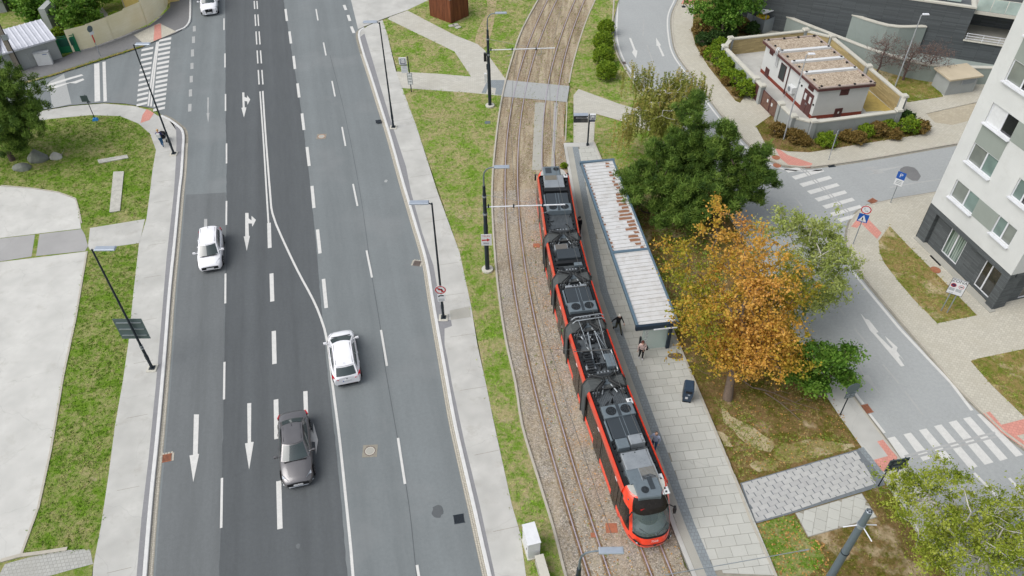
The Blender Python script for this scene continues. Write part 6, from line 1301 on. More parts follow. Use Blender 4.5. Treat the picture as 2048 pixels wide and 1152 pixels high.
# ------------------------------------------------------------------ people
def cloth(name, col, var=.15): return simple(name, col, .85, var=var, scale=14, bump=.3)
M['skin'] = simple('skin', C(222, 176, 150), .55, var=.08)
def person(label, loc, rz, J, mats, h=1.75, hair=None, scale=1.0, women=False):
    """J: joints (x, y, z) for head-neck-chest-pelvis and both limbs; one skinned surface, cloth zones by nearest limb"""
    t = thing('person', label, 'person', loc, rz); k = scale
    bm = bmesh.new(); lay = bm.verts.layers.skin.verify(); vid = {}
    rad = dict(pel=(.155, .115), sp=(.14, .105), ch=(.165 if not women else .145, .115), nb=(.07, .065), nk=(.052, .055), jaw=(.07, .085), hd=(.078, .098), cr=(.05, .06), shL=(.075, .07), shR=(.075, .07), elL=(.045, .045), elR=(.045, .045), wrL=(.03, .032), wrR=(.03, .032), haL=(.038, .024), haR=(.038, .024), hpL=(.098, .1), hpR=(.098, .1), knL=(.062, .064), knR=(.062, .064), anL=(.042, .045), anR=(.042, .045), toL=(.042, .03), toR=(.042, .03))
    for n_, p in J.items():
        v = bm.verts.new(Vector(p) * k); v[lay].radius = (rad[n_][0] * k, rad[n_][1] * k); vid[n_] = v
    E_ = [('pel', 'sp'), ('sp', 'ch'), ('ch', 'nb'), ('nb', 'nk'), ('nk', 'jaw'), ('jaw', 'hd'), ('hd', 'cr')]
    for s in 'LR': E_ += [('ch', 'sh' + s), ('sh' + s, 'el' + s), ('el' + s, 'wr' + s), ('wr' + s, 'ha' + s), ('pel', 'hp' + s), ('hp' + s, 'kn' + s), ('kn' + s, 'an' + s), ('an' + s, 'to' + s)]
    for a, b in E_: bm.edges.new((vid[a], vid[b]))
    vid['pel'][lay].use_root = True
    me = bpy.data.meshes.new('tmp'); bm.to_mesh(me); bm.free(); tmp = bpy.data.objects.new('tmp', me); COL.objects.link(tmp)
    tmp.modifiers.new('skin', 'SKIN').use_smooth_shade = True; sd = tmp.modifiers.new('sub', 'SUBSURF'); sd.levels = 2; sd.render_levels = 2
    dg = bpy.context.evaluated_depsgraph_get(); bme = bpy.data.meshes.new_from_object(tmp.evaluated_get(dg)); bpy.data.objects.remove(tmp)
    bme.name = 'body'; bme.materials.clear(); keys = ['skin', 'top', 'legs', 'shoe']
    for q in keys: bme.materials.append(M['skin'] if q == 'skin' else mats[q])
    segs = [(Vector(J[a]) * k, Vector(J[b]) * k, a, b) for a, b in E_]
    def zone(a, b):
        if b in ('nk', 'jaw', 'hd', 'cr') or b[:2] == 'ha': return 0
        if b[:2] in ('to',): return 3
        if b[:2] in ('hp', 'kn', 'an'): return 2
        return 1
    for f in bme.polygons:
        c = f.center; best = None
        for p, q, a, b in segs:
            d = q - p; u = min(1, max(0, (c - p).dot(d) / max(d.length_squared, 1e-9))); ds = (c - p - d * u).length
            if best is None or ds < best[0]: best = (ds, zone(a, b))
        z_ = best[1]; f.material_index = 2 if (z_ == 1 and c.z < mats.get('waist', .93) * k and abs(c.x) < .2 * k) else z_; f.use_smooth = True
    body = link(bpy.data.objects.new('body', bme), t)
    hd = Vector(J['hd']) * k; fw = Vector(mats.get('face', (0, 1, -.1))).normalized(); upv = Vector((0, 0, 1)); upv = (upv - fw * upv.dot(fw)).normalized(); rt = fw.cross(upv)
    fm = MB(); g = lambda a, b, c: tuple(hd + rt * a * k + fw * b * k + upv * c * k)
    fm.add([g(-.014, .085, -.035), g(.014, .085, -.035), g(0, .118, -.03), g(0, .09, .015)], [(0, 1, 2), (0, 2, 3), (1, 3, 2)]); fm.obj('nose', M['skin'], body)
    for s in (-1, 1): MB().disc(g(s * .032, .094, .008), .012 * k, 8, 0, tuple(fw), tuple(upv)).obj('eye', M['sign_black'], body); MB().tube([g(s * .078, -.005, -.02), g(s * .088, -.012, .02)], .018 * k, 6).obj('ear', M['skin'], body)
    MB().add([g(-.024, .09, -.058), g(.024, .09, -.058), g(.018, .091, -.066), g(-.018, .091, -.066)], [(0, 1, 2, 3)]).obj('mouth', simple('lips', C(176, 96, 92), .6) if 'lips' not in MATS else MATS['lips'], body)
    for s in 'LR':                                               # five fingers on each palm
        w_, h_ = Vector(J['wr' + s]) * k, Vector(J['ha' + s]) * k; d = (h_ - w_).normalized(); sd_ = d.cross(Vector((0, 1, 0)) if abs(d.y) < .8 else Vector((1, 0, 0))).normalized(); nm = d.cross(sd_)
        hm = MB()
        for i, ln in enumerate((.062, .075, .08, .072, .055)):
            if i == 0: b0 = h_ + sd_ * .035 * k; hm.tube([tuple(b0 - d * .02 * k), tuple(b0 + (d * .6 + sd_ * .6) * .035 * k), tuple(b0 + (d + sd_ * .3) * .06 * k)], [.011 * k, .01 * k, .008 * k], 6)
            else: b0 = h_ + d * .02 * k + sd_ * (.026 - .0175 * (i - 1)) * k; hm.tube([tuple(b0), tuple(b0 + d * ln * .55 * k + nm * .008 * k), tuple(b0 + d * ln * .9 * k + nm * .03 * k)], [.01 * k, .009 * k, .007 * k], 6)
        hm.obj('hand', M['skin'], body)
    if hair:
        col, kind = hair; hmt = simple('hair_' + label.split()[0] + str(len(MATS)), col, .6, var=.25, scale=20); bm = bmesh.new(); bmesh.ops.create_uvsphere(bm, u_segments=20, v_segments=12, radius=1)
        for v in bm.verts:
            c = v.co.copy(); r_ = Vector((.094 * c.x, .112 * c.y, .118 * c.z)); 
            if kind == 'long' and c.z < 0 and c.y < .45: r_ = Vector((.115 * c.x, .1 * c.y - .02, -.0 + .34 * c.z))
            v.co = hd + (rt * r_.x + fw * (r_.y - .012) + upv * (r_.z + .025)) * k
        cut = [f for f in bm.faces if (f.calc_center_median() - hd).dot(fw) > (.045 if kind != 'bald' else -.03) * k and (f.calc_center_median() - hd).dot(upv) < (.075 if kind != 'bald' else .2) * k or (kind != 'long' and (f.calc_center_median() - hd).dot(upv) < -.055 * k) or (kind == 'bald' and (f.calc_center_median() - hd).dot(upv) > .05 * k)]
        bmesh.ops.delete(bm, geom=cut, context='FACES'); hme = bpy.data.meshes.new('hair'); bm.to_mesh(hme); bm.free(); hme.materials.append(hmt)
        for f in hme.polygons: f.use_smooth = True
        link(bpy.data.objects.new('hair', hme), t)
    return t, body
def pose(h=1.75, **kw):
    s = h / 1.75; J = dict(pel=(0, 0, .96), sp=(0, .0, 1.12), ch=(0, .01, 1.36), nb=(0, 0, 1.48), nk=(0, .01, 1.53), jaw=(0, .035, 1.585), hd=(0, .02, 1.645), cr=(0, .01, 1.72), shL=(-.18, 0, 1.42), shR=(.18, 0, 1.42), elL=(-.25, -.03, 1.14), elR=(.25, -.03, 1.14), wrL=(-.25, .06, .9), wrR=(.25, .06, .9), haL=(-.25, .09, .82), haR=(.25, .09, .82),
             hpL=(-.09, 0, .92), hpR=(.09, 0, .92), knL=(-.1, .02, .5), knR=(.1, .02, .5), anL=(-.1, -.02, .09), anR=(.1, -.02, .09), toL=(-.11, .14, .035), toR=(.11, .14, .035))
    J.update(kw); return {a: tuple(c * s for c in b) for a, b in J.items()}
ZF = ZP + .025
clb = cloth('cloth_black', C(30, 30, 34)); 
TOCAM = PI                                                       # local +y towards the camera
q = P(1158, 469, ZF)
t, b = person('person in black with a dark cap beside the tram holding a hand to the face', q, R(130), pose(1.74, elR=(.24, .14, 1.2), wrR=(.09, .3, 1.42), haR=(.04, .27, 1.5), elL=(-.24, .05, 1.15), wrL=(-.1, .26, 1.12), haL=(-.03, .3, 1.14), hd=(0, .05, 1.64), cr=(0, .05, 1.71)), dict(top=clb, legs=clb, shoe=clb, face=(0, 1, -.35)), hair=(C(24, 24, 28), 'short'))
MB().tube([(-.07, .05, 1.5), (0, .11, 1.47), (.07, .05, 1.5)], .035, 6).obj('scarf', cloth('cloth_white', C(226, 226, 226)), t); MB().bbox((0, .14, 1.72), (.16, .12, .02), .01).obj('cap_peak', clb, t)
q = P(1234, 664, ZF)
t, b = person('grey haired person in black jacket and olive trousers striding along the platform', q, R(205), pose(1.72, elL=(-.27, .05, 1.16), wrL=(-.3, .24, .98), haL=(-.3, .3, .92), elR=(.32, -.14, 1.18), wrR=(.36, -.2, .97), haR=(.36, -.22, .9), knL=(-.1, .24, .52), anL=(-.1, .36, .12), toL=(-.1, .5, .06), knR=(.1, -.02, .5), anR=(.1, -.36, .2), toR=(.1, -.3, .05), sp=(0, .02, 1.12), ch=(0, .06, 1.36), hd=(0, .1, 1.63), cr=(0, .1, 1.7), jaw=(0, .11, 1.57), nk=(0, .06, 1.53)), dict(top=clb, legs=cloth('cloth_olive', C(84, 84, 66)), shoe=clb, waist=.86, face=(0, 1, -.25)), hair=(C(206, 202, 194), 'short'))
q = P(1281, 717, ZF)
t, b = person('person with long red brown hair in pale pink top beside the glass pane', q, R(186), pose(1.66, elL=(-.27, .0, 1.16), wrL=(-.14, .2, 1.06), haL=(-.07, .24, 1.05), elR=(.26, -.03, 1.14), wrR=(.28, .04, .92), haR=(.28, .06, .84), knL=(-.09, .08, .5), anL=(-.09, .08, .09), toL=(-.09, .24, .04), knR=(.09, .0, .5), anR=(.1, -.1, .11), toR=(.1, .05, .035)), dict(top=cloth('cloth_pink', C(236, 208, 200)), legs=clb, shoe=cloth('shoe_white', C(236, 236, 238)), face=(0, 1, -.3)), hair=(C(88, 36, 30), 'long'), women=True)
MB().bbox((-.3, -.02, .98), (.14, .24, .22), .03).obj('handbag', clb, t); MB().tube([(-.26, 0, 1.08), (-.16, .05, 1.4), (.0, .1, 1.3)], .01, 5).obj('bag_strap', clb, t); MB().box((-.06, .28, 1.07), (.07, .012, .14)).obj('phone', M['sign_black'], t)
q = P(1309, 866, ZF + 1.68); q = (q[0] + .12, q[1], ZF)
t, b = person('bald person in a pale blue shirt reaching towards the tram door', q, R(150), pose(1.76, elR=(.3, .14, 1.2), wrR=(.34, .36, 1.22), haR=(.35, .44, 1.22), elL=(-.27, -.02, 1.15)), dict(top=cloth('cloth_pale_blue', C(186, 196, 222)), legs=cloth('cloth_denim', C(64, 92, 130)), shoe=clb, face=(0, 1, -.4)), hair=(C(150, 132, 120), 'bald'))
q = P(326, 293, .104)
jeans = cloth('cloth_blue_jeans', C(38, 92, 134)); navy = cloth('cloth_navy', C(30, 44, 112))
t, b = person('person in navy top and jeans with a white backpack pushing a stroller', q, R(8), pose(1.7, elL=(-.25, .1, 1.16), wrL=(-.2, .34, 1.04), haL=(-.18, .42, 1.02), elR=(.25, .1, 1.16), wrR=(.2, .34, 1.04), haR=(.18, .42, 1.02), knL=(-.1, .16, .52), anL=(-.1, .14, .1), toL=(-.1, .3, .04), knR=(.1, .0, .5), anR=(.1, -.22, .14), toR=(.1, -.12, .035), ch=(0, .05, 1.36), hd=(0, .07, 1.64), cr=(0, .06, 1.71)), dict(top=navy, legs=jeans, shoe=clb), hair=(C(206, 164, 112), 'short'), women=True)
MB().bbox((0, -.16, 1.22), (.3, .16, .4), .04).obj('backpack', cloth('cloth_white_bag', C(226, 228, 226)), t)
f = Vector((-math.sin(R(8)), math.cos(R(8)), 0)); st_ = thing('stroller', 'dark pushchair with a black hood pushed along the pavement', 'stroller', tuple(Vector(q) + f * .95), R(8)); MB().bbox((0, -.02, .55), (.42, .62, .3), .08).obj('seat', clb, st_)
bm = bmesh.new(); bmesh.ops.create_uvsphere(bm, u_segments=14, v_segments=8, radius=.3); bmesh.ops.delete(bm, geom=[v for v in bm.verts if v.co.z < -.02], context='VERTS'); me = bpy.data.meshes.new('hood'); bm.to_mesh(me); bm.free(); me.materials.append(clb); o = link(bpy.data.objects.new('hood', me), st_); o.location = (0, -.08, .72)
MB().bbox((0, .2, .74), (.3, .22, .06), .02).obj('blanket', cloth('cloth_red_brown', C(150, 70, 56)), st_)
for s in (-1, 1): MB().tube([(s * .22, -.5, 1.02), (s * .22, -.3, .75), (s * .24, .3, .2)], .016, 6).tube([(s * .22, .1, .6), (s * .24, -.32, .2)], .016, 6).obj('frame', M['galv'], st_)
MB().tube([(-.22, -.5, 1.02), (.22, -.5, 1.02)], .02, 6).obj('handle', M['sign_black'], st_)
for s in (-1, 1):
    for y in (-.32, .32): MB().tube([(s * .23, y, .14), (s * .27, y, .14)], .14, 12).obj('wheel', M['tyre'], st_)
# ------------------------------------------------------------------ the red tram: five rigid sections on the curve
M['tram_red'] = carpaint('tram_red', (.80, .045, .012, 1), 0, .4); M['tram_black'] = simple('tram_window_black', C(40, 36, 33), .22, 0, .22, var=.2, scale=5); M['tram_dark'] = simple('tram_rubber', C(58, 60, 60), .7, var=.15)
M['roof_grey'] = simple('tram_roof_grey', C(98, 104, 108), .55, .3, var=.3, scale=3); M['unit_grey'] = simple('unit_grey', C(116, 128, 135), .5, .2, var=.12); M['unit_dark'] = simple('unit_dark', C(62, 70, 76), .6, .2, var=.12); M['unit_black'] = simple('unit_black', C(30, 33, 36), .6, .2, var=.2)
M['alu'] = simple('brushed_alu', C(172, 178, 182), .4, .5, var=.15, scale=2); M['bellows'] = simple('bellows_grey', C(84, 88, 88), .85, var=.12)
q = sorted([(p[1], p[0]) for p in RTRACK]); TY = np.array([a for a, b in q]); TX = np.array([b for a, b in q])
def tx_(y): return float(np.interp(y, TY, TX))
CUT = [19.62, 27.35, 32.35, 37.35, 42.95, 50.35]                 # world Y of nose, four joints, tail
zc = lambda px, py, z=3.2: P(px, py, z)[1]
CUT = [zc(1305, 1097, .45), zc(1172, 765), zc(1140, 652), zc(1112, 555), zc(1094, 474), zc(1100, 334, 3.3) + 1.25]
tram = thing('tram', 'long red articulated tram with dark windows and grey roof equipment standing at the platform', 'tram', (tx_(CUT[0]), CUT[0], 0))
MT = MW[tram.name]
def secM(i):
    y0, y1 = CUT[i], CUT[i + 1]; a = Vector((tx_(y0), y0, 0)); b = Vector((tx_(y1), y1, 0)); d = (b - a).normalized()
    return Matrix(((d.y, d.x, 0, a.x), (-d.x, d.y, 0, a.y), (0, 0, 1, 0), (0, 0, 0, 1))), (b - a).length
HW = 1.24; PX = lambda y0_, M_: 0
def tb(name, mb, mat, par=None): return mb.obj(name, M[mat] if isinstance(mat, str) else mat, par or tram, True)
def unit(Ms_, u, v, z, d, mat, name, par=None, b=.03): return tb(name, MB().bbox((u, v, z + d[2] / 2), d, b, M4=Ms_), mat, par)
def fans(Ms_, par, u, v, z, r):
    pt = lambda a, b, c: tuple(Ms_ @ Vector((a, b, c))); f_ = tb('fan', MB().disc(pt(u, v, z + .005), r, 22, 0, (0, 0, 1)), 'unit_black', par); g = MB()
    for k in (.35, .65, .95): g.ring(pt(u, v, z + .015), r * k - .012, r * k + .012, 20)
    for k in range(4): a = k * PI / 4; g.tube([pt(u + r * math.cos(a), v + r * math.sin(a), z + .018), pt(u - r * math.cos(a), v - r * math.sin(a), z + .018)], .008, 4)
    tb('fan_guard', g, 'unit_dark', par)
def ribbed(Ms_, v0, v1, par):
    mb = MB(); n_ = 17
    for i in range(n_): mb.box((-.84 + 1.68 * i / (n_ - 1), (v0 + v1) / 2, 3.0), (.045, v1 - v0, .05), M4=Ms_)
    stuff(tb('roof_rib', mb, 'roof_grey', par))
def hvac(Ms_, v, ln, flip, dark=True):
    """flat dark cover with two pale strips, and a fan box with two round fans at one end"""
    o = unit(Ms_, 0, v, 3.02, (1.62, ln, .34), 'unit_dark', 'air_conditioner'); pt = lambda a, b, c: tuple(Ms_ @ Vector((a, b, c)))
    for u in (-.1, .1): tb('cover_strip', MB().box((u, v, 3.363), (.03, ln * .98, .012), M4=Ms_), 'unit_grey', o)
    vf = v + (ln / 2 + .42) * flip; f_ = unit(Ms_, 0, vf, 3.02, (1.78, .82, .42), 'unit_grey', 'fan_box')
    for u in (-.42, .42): fans(Ms_, f_, u, vf, 3.44, .3)
    tb('fan_divider', MB().box((0, vf, 3.445), (.18, .8, .012), M4=Ms_), 'unit_dark', f_)
    unit(Ms_, -.9, v, 3.0, (.1, ln, .28), 'unit_grey', 'side_duct'); unit(Ms_, .9, v, 3.0, (.1, ln, .2), 'unit_black', 'cable_tray')
    return vf
DOORS = {0: [(2.6, 3.5), (5.6, 6.9)], 1: [(1.3, 2.6)], 2: [(1.6, 2.9)], 3: [(1.4, 2.7)], 4: [(.9, 2.2), (4.6, 5.4)]}
for i in range(5):
    Ms_, Ls = secM(i); v0 = .42 if i else 2.2; v1 = Ls - .42 if i < 4 else Ls - 2.2; vm = (v0 + v1) / 2; ln = v1 - v0
    for s in (-1, 1):
        w_ = MB().box((s * (HW - .03), vm, 1.84), (.06, ln, 1.9), M4=Ms_); wb = tb('window_band', w_, 'tram_black')
        ds = [d for d in DOORS[i]] ; cuts = [v0] + [c for d in ds for c in d] + [v1]
        for a, b in zip(cuts[::2], cuts[1::2]):
            a, b = max(a, v0), min(b, v1)
            if b - a > .1: tb('side_panel', MB().add([tuple(Ms_ @ Vector((s * x, y, z))) for y in (a, b) for x, z in ((HW - .06, .92), (HW + .005, .9), (HW + .03, .62), (HW - .02, .3), (HW - .12, .26))], [(j, j + 1, 5 + j + 1, 5 + j) for j in range(4)] + [(0, 1, 2, 3, 4), (5, 6, 7, 8, 9)], 0, False), 'tram_red')
        for a, b in ds:
            if a < v0 or b > v1 + .05: continue
            for c0_, c1_ in ((a + .02, (a + b) / 2 - .015), ((a + b) / 2 + .015, b - .02)):
                dr = tb('door_leaf', MB().box((s * (HW - .005), (c0_ + c1_) / 2, 1.55), (.05, c1_ - c0_, 2.36), M4=Ms_), 'tram_black')
            tb('door_light', MB().box((s * (HW + .02), (a + b) / 2, 2.72), (.02, .3, .05), M4=Ms_), 'sign_white')
        prof = [(HW + .01, 2.7), (HW + .025, 2.84), (HW + .0, 3.0), (HW - .06, 3.12), (HW - .11, 3.15), (HW - .14, 3.12), (HW - .15, 2.98)]
        tb('roof_fairing', MB().add([tuple(Ms_ @ Vector((s * x, y, z))) for y in (v0, v1) for x, z in prof], [(j, j + 1, 7 + j + 1, 7 + j) for j in range(6)] + [tuple(range(7)), tuple(range(7, 14))], 0, True), 'tram_red')
        n_ = max(2, int(ln / 1.3))
        for j in range(1, n_):
            y = v0 + ln * j / n_
            if not any(a - .1 < y < b + .1 for a, b in ds): tb('window_joint', MB().box((s * (HW + .001), y, 1.85), (.01, .03, 1.6), M4=Ms_), 'tram_dark')
        tb('roof_rail', MB().box((s * (HW - .24), vm, 3.06), (.13, ln * .97, .12), M4=Ms_), 'unit_black')
    # stickers on the window band facing the empty track
    if i in (0, 2, 3):
        for k, (a, c) in enumerate((((4.2, 'sign_white'), (4.42, 'sticker_green'), (4.66, 'sign_white')) if i == 0 else ((1.0, 'sticker_green'), (1.2, 'sign_white')))):
            if c not in M: M[c] = simple(c, C(90, 190, 110), .5)
            for w2 in (-1, 1): tb('sticker', MB().disc(tuple(Ms_ @ Vector((w2 * (HW + .004), v0 + a, 1.5 + .16 * (k % 2)))), .1, 10, 0, tuple(Ms_.to_3x3() @ Vector((w2, 0, 0))), (0, 0, 1)), c)
    da, db = (1.6 if i == 0 else .3), Ls - (1.6 if i == 4 else .3); deck = tb('roof_deck', MB().box((0, (da + db) / 2, 2.93), (2.2, db - da, .1), M4=Ms_), 'roof_grey')
    tb('underframe', MB().box((0, vm, .42), (2.1, ln, .4), M4=Ms_), 'unit_black')
    for y in ([2.6, Ls - 1.9] if i in (0, 4) else [vm - .9, vm + .9]):
        for s in (-1, 1): tb('wheel', MB().tube([tuple(Ms_ @ Vector((s * .46, y, .36))), tuple(Ms_ @ Vector((s * .58, y, .36)))], .3, 16), 'rail_rust')
    if i < 4:                                                    # articulation with bellows after this section
        Mn, _l = secM(i + 1); c = Vector((tx_(CUT[i + 1]), CUT[i + 1], 0)); Mj = Ms_.lerp(Mn, .5); Mj.translation = c
        mb = MB()
        for k in range(7):
            y = -.42 + .84 * k / 6; g = 0 if k % 2 else .05; ring_ = [(-HW - g + .04, .35), (-HW - g, .6), (-HW - g, 2.75), (-HW + .22, 3.16 + g), (HW - .22, 3.16 + g), (HW + g, 2.75), (HW + g, .6), (HW + g - .04, .35)]
            mb.v += [tuple(Mj @ Vector((x, y, z))) for x, z in ring_]
        for k in range(6):
            for j in range(7): mb.f.append((k * 8 + j, k * 8 + j + 1, k * 8 + 9 + j, k * 8 + 8 + j)); mb.mi.append(0); mb.sm.append(False)
        bl_ = tb('bellows', mb, 'bellows')
        for y in (-.43, .43):
            tb('bellows_frame', MB().tube([tuple(Mj @ Vector((x, y, z))) for x, z in ((-HW - .05, .4), (-HW - .07, 2.7), (-HW + .2, 3.2), (HW - .2, 3.2), (HW + .07, 2.7), (HW + .05, .4))], .05, 6), 'tram_dark', bl_)
        for s in (-1, 1):                                        # roof hoses looping over the joint
            for k in range(3):
                a = .2 + .16 * k; tb('roof_hose', MB().tube([tuple(Mj @ Vector(p)) for p in ((s * (a + .5), -.9, 3.12), (s * (a + .3), -.5, 3.34), (s * (a * .5), -.1, 3.42 + .04 * k), (s * (a * .5), .2, 3.42), (s * (a + .35), .55, 3.34), (s * (a + .55), .95, 3.12))], .035 + .012 * (k == 1), 6), 'unit_black' if k != 1 else 'tram_dark', bl_)
            tb('hose_bracket', MB().box((s * .78, .62, 3.16), (.3, .14, .26), M4=Mj), 'alu', bl_); tb('hose_bracket', MB().box((s * .78, -.62, 3.12), (.36, .1, .18), M4=Mj), 'alu', bl_)
            tb('damper', MB().tube([tuple(Mj @ Vector(p)) for p in ((s * .45, -.75, 3.12), (s * .12, .1, 3.2))], .045, 8), 'alu', bl_)
        tb('joint_plate', MB().box((0, 0, 3.2), (.5, .34, .1), M4=Mj), 'unit_grey', bl_); tb('yoke', MB().box((0, .72, 3.2), (.7, .12, .16), M4=Mj), 'alu', bl_)
        for k in (-.2, 0, .2): tb('yoke_hole', MB().disc(tuple(Mj @ Vector((k, .72, 3.285))), .06, 10, 0), 'unit_black', bl_)
# roof equipment, front to tail, read off the photograph
def vloc(i, px, py, z=3.3):
    Ms_, Ls = secM(i); p = P(px, py, z); return (Ms_.inverted() @ Vector((p[0], p[1], 0))).y
S0, L0 = secM(0)
v = vloc(0, 1296, 972, 3.3)
a_ = tb('air_conditioner', MB().add([tuple(S0 @ Vector((x, v + y, z))) for z, k in ((3.0, 1), (3.32, 1), (3.38, .94)) for x, y in ((-.66 * k, -.62 * k), (.5 * k, -.72 * k), (.66 * k, -.4 * k), (.66 * k, .5 * k), (.4 * k, .66 * k), (-.5 * k, .6 * k), (-.66 * k, .4 * k))], [(r * 7 + j, r * 7 + (j + 1) % 7, r * 7 + 7 + (j + 1) % 7, r * 7 + 7 + j) for r in range(2) for j in range(7)] + [tuple(range(14, 21))]), 'unit_grey')
fans(S0, a_, -.2, v - .22, 3.385, .2); tb('grille', MB().box((.22, v + .1, 3.387), (.26, .75, .012), M4=S0), 'unit_dark', a_)
for px, py, w_, n_ in ((1325, 952, .34, 1), (1326, 980, .4, 2)):
    vv = vloc(0, px, py, 3.3); o = unit(S0, .84, vv, 3.2, (w_, .42, .05), 'white_plastic', 'antenna_plate')
    for k in range(n_): tb('antenna', MB().tube([tuple(S0 @ Vector((.84, vv - .1 + .2 * k, 3.24))), tuple(S0 @ Vector((.84, vv - .1 + .2 * k, 3.34)))], [.05, .035], 8), 'unit_black', o)
vv = vloc(0, 1284, 948); o = unit(S0, -.05, vv, 3.0, (1.5, .95, .36), 'unit_grey', 'brake_resistor'); tb('resistor_grille', MB().box((.3, vv, 3.37), (.85, .8, .02), M4=S0), simple('grille_tan', C(140, 134, 120), .5, .4), o)
g = MB(); [g.box((.3, vv - .38 + .76 * k / 11, 3.385), (.85, .02, .014), M4=S0) for k in range(12)]; tb('grille_wires', g, 'alu', o); g = MB(); [g.box((.3 + d, vv, 3.387), (.04, .86, .03), M4=S0) for d in (-.44, .44)]; tb('grille_frame', g, 'alu', o)
vv = vloc(0, 1276, 920); o = unit(S0, 0, vv, 3.0, (1.5, 1.05, .42), 'alu', 'inverter_box'); [tb('bolt', MB().disc(tuple(S0 @ Vector((x, vv + y, 3.423))), .04, 8), 'unit_black', o) for x in (-.64, 0, .64) for y in (.42,)]
vv = vloc(0, 1250, 886); unit(S0, -.42, vv, 3.0, (.66, .62, .36), 'unit_grey', 'control_box'); o = unit(S0, .36, vv + .04, 3.05, (.8, .6, .42), 'alu', 'control_box'); [tb('bolt', MB().disc(tuple(S0 @ Vector((.66, vv + y, 3.473))), .035, 8), 'unit_black', o) for y in (-.14, .22)]
v1_ = vloc(0, 1250, 854); v2_ = vloc(0, 1243, 824); hvac(S0, v1_, 1.35, 1); vr0 = v2_ + .45; ribbed(S0, vr0, L0 - .55, tram)
o = unit(S0, .9, vloc(0, 1264, 798), 3.14, (.34, .4, .06), 'white_plastic', 'antenna_plate'); tb('antenna', MB().tube([tuple(S0 @ Vector((.9, vloc(0, 1264, 798), 3.2))), tuple(S0 @ Vector((.9, vloc(0, 1264, 798), 3.3)))], .045, 8), 'unit_black', o)
tb('lightning_arrester', MB().tube([tuple(S0 @ Vector((-.06, vr0 + .5, z))) for z in (3.02, 3.1, 3.4)], [.09, .07, .03], 8), 'unit_black')
g = MB()
for k in range(10): x = random.uniform(-.9, -.6) if k % 2 else random.uniform(.75, .9); y = 2.3 + k * .5; g.tube([tuple(S0 @ Vector(p)) for p in ((x, y, 3.02), (x + .1, y + .15, 3.16), (x - .05, y + .3, 3.02))], .03, 5)
stuff(tb('cabling', g, 'unit_black'))
for i in range(5):
    Ms_, Ls = secM(i); g = MB(); y = 1.8 if i == 0 else .7
    while y < Ls - (1.9 if i == 4 else .7):
        for s in (-1, 1):
            if random.random() < .85: g.box((s * random.uniform(.84, .95), y + random.uniform(-.1, .1), 3.08), (random.uniform(.08, .16), random.uniform(.15, .5), random.uniform(.1, .24)), M4=Ms_)
        if random.random() < .75: x_ = random.uniform(-.7, .7); g.tube([tuple(Ms_ @ Vector(p)) for p in ((x_, y, 3.0), (x_ + random.uniform(-.3, .3), y + .2, 3.16), (x_ + random.uniform(-.3, .3), y + .5, 3.0))], .03, 5)
        y += .42
    stuff(tb('roof_clutter', g, 'unit_black'))
# section 1: pantograph on frame
S1, L1_ = secM(1)
for u, vy, d, mt, nm in ((-.55, .72, (.5, .8, .3), 'unit_dark', 'equipment_box'), (.62, .62, (.5, 1.0, .34), 'unit_grey', 'equipment_box'), (-.6, .33, (.6, .3, .26), 'alu', 'control_box'), (-.72, .12 * 0 + .9 * 0 + .48 * L1_ * 0 + .52, (.2, .2, .2), 'unit_grey', 'control_box')):
    o = unit(S1, u, vy * 1.0 + .9, 3.0, d, mt, nm)
g = MB()
for k in range(9): g.box((-.62, .75 + .2 * k, 3.34), (.4, .1, .06), M4=S1)
stuff(tb('resistor_bank', g, 'unit_black'))
base = MB()
for u in (-.5, .5): base.box((u, L1_ - 1.9, 3.18), (.06, 2.6, .08), M4=S1)
for y in (-3.1, -2.0, -.8): base.box((0, L1_ + y, 3.2), (1.5, .07, .09), M4=S1)
pf = tb('pantograph_base', base, 'roof_grey'); pt = lambda a, b, c: tuple(S1 @ Vector((a, b, c)))
pg = MB(); yb_ = L1_ - 2.9
for s in (-1, 1):
    pg.tube([pt(s * .35, yb_, 3.25), pt(s * .2, L1_ - .9, 3.62)], .03, 6); pg.tube([pt(s * .22, L1_ - .9, 3.64), pt(s * .5, L1_ - 2.6, 3.78), pt(s * .62, L1_ - .1, 3.9)], .022, 6)
tb('pantograph_arm', pg, 'galv', pf); pg = MB()
for y in (-.14, .16): pg.tube([pt(-1.0, L1_ + y - .05, 3.78), pt(-.8, L1_ + y, 3.92), pt(.8, L1_ + y, 3.96), pt(1.02, L1_ + y - .05, 3.82)], .035, 6)
tb('pantograph_head', pg, 'alu', pf); g = MB()
for k in range(14): x = random.uniform(-.8, .8); y = random.uniform(.6, L1_ - .6); g.tube([tuple(S1 @ Vector(p)) for p in ((x, y, 3.0), (x + random.uniform(-.2, .2), y + .3, 3.25), (x + random.uniform(-.2, .2), y + .65, 3.02))], random.choice((.03, .045, .06)), 6)
for k in range(8): g.box((random.uniform(-.75, .75), random.uniform(1.6, L1_ - .7), 3.08), (random.uniform(.15, .4), random.uniform(.15, .4), .18), M4=S1)
stuff(tb('roof_cabling', g, 'unit_black')); 
for x, y in ((-.35, L1_ - 1.3), (.1, L1_ - 1.1), (-.2, L1_ - 2.2)): tb('insulator', MB().tube([pt(x, y, 3.0), pt(x - .25, y + .5, 3.2)], .05, 8), 'alu', pf)
unit(S1, .92, 1.6, 3.1, (.06, 1.6, .12), 'white_plastic', 'rail_cover')
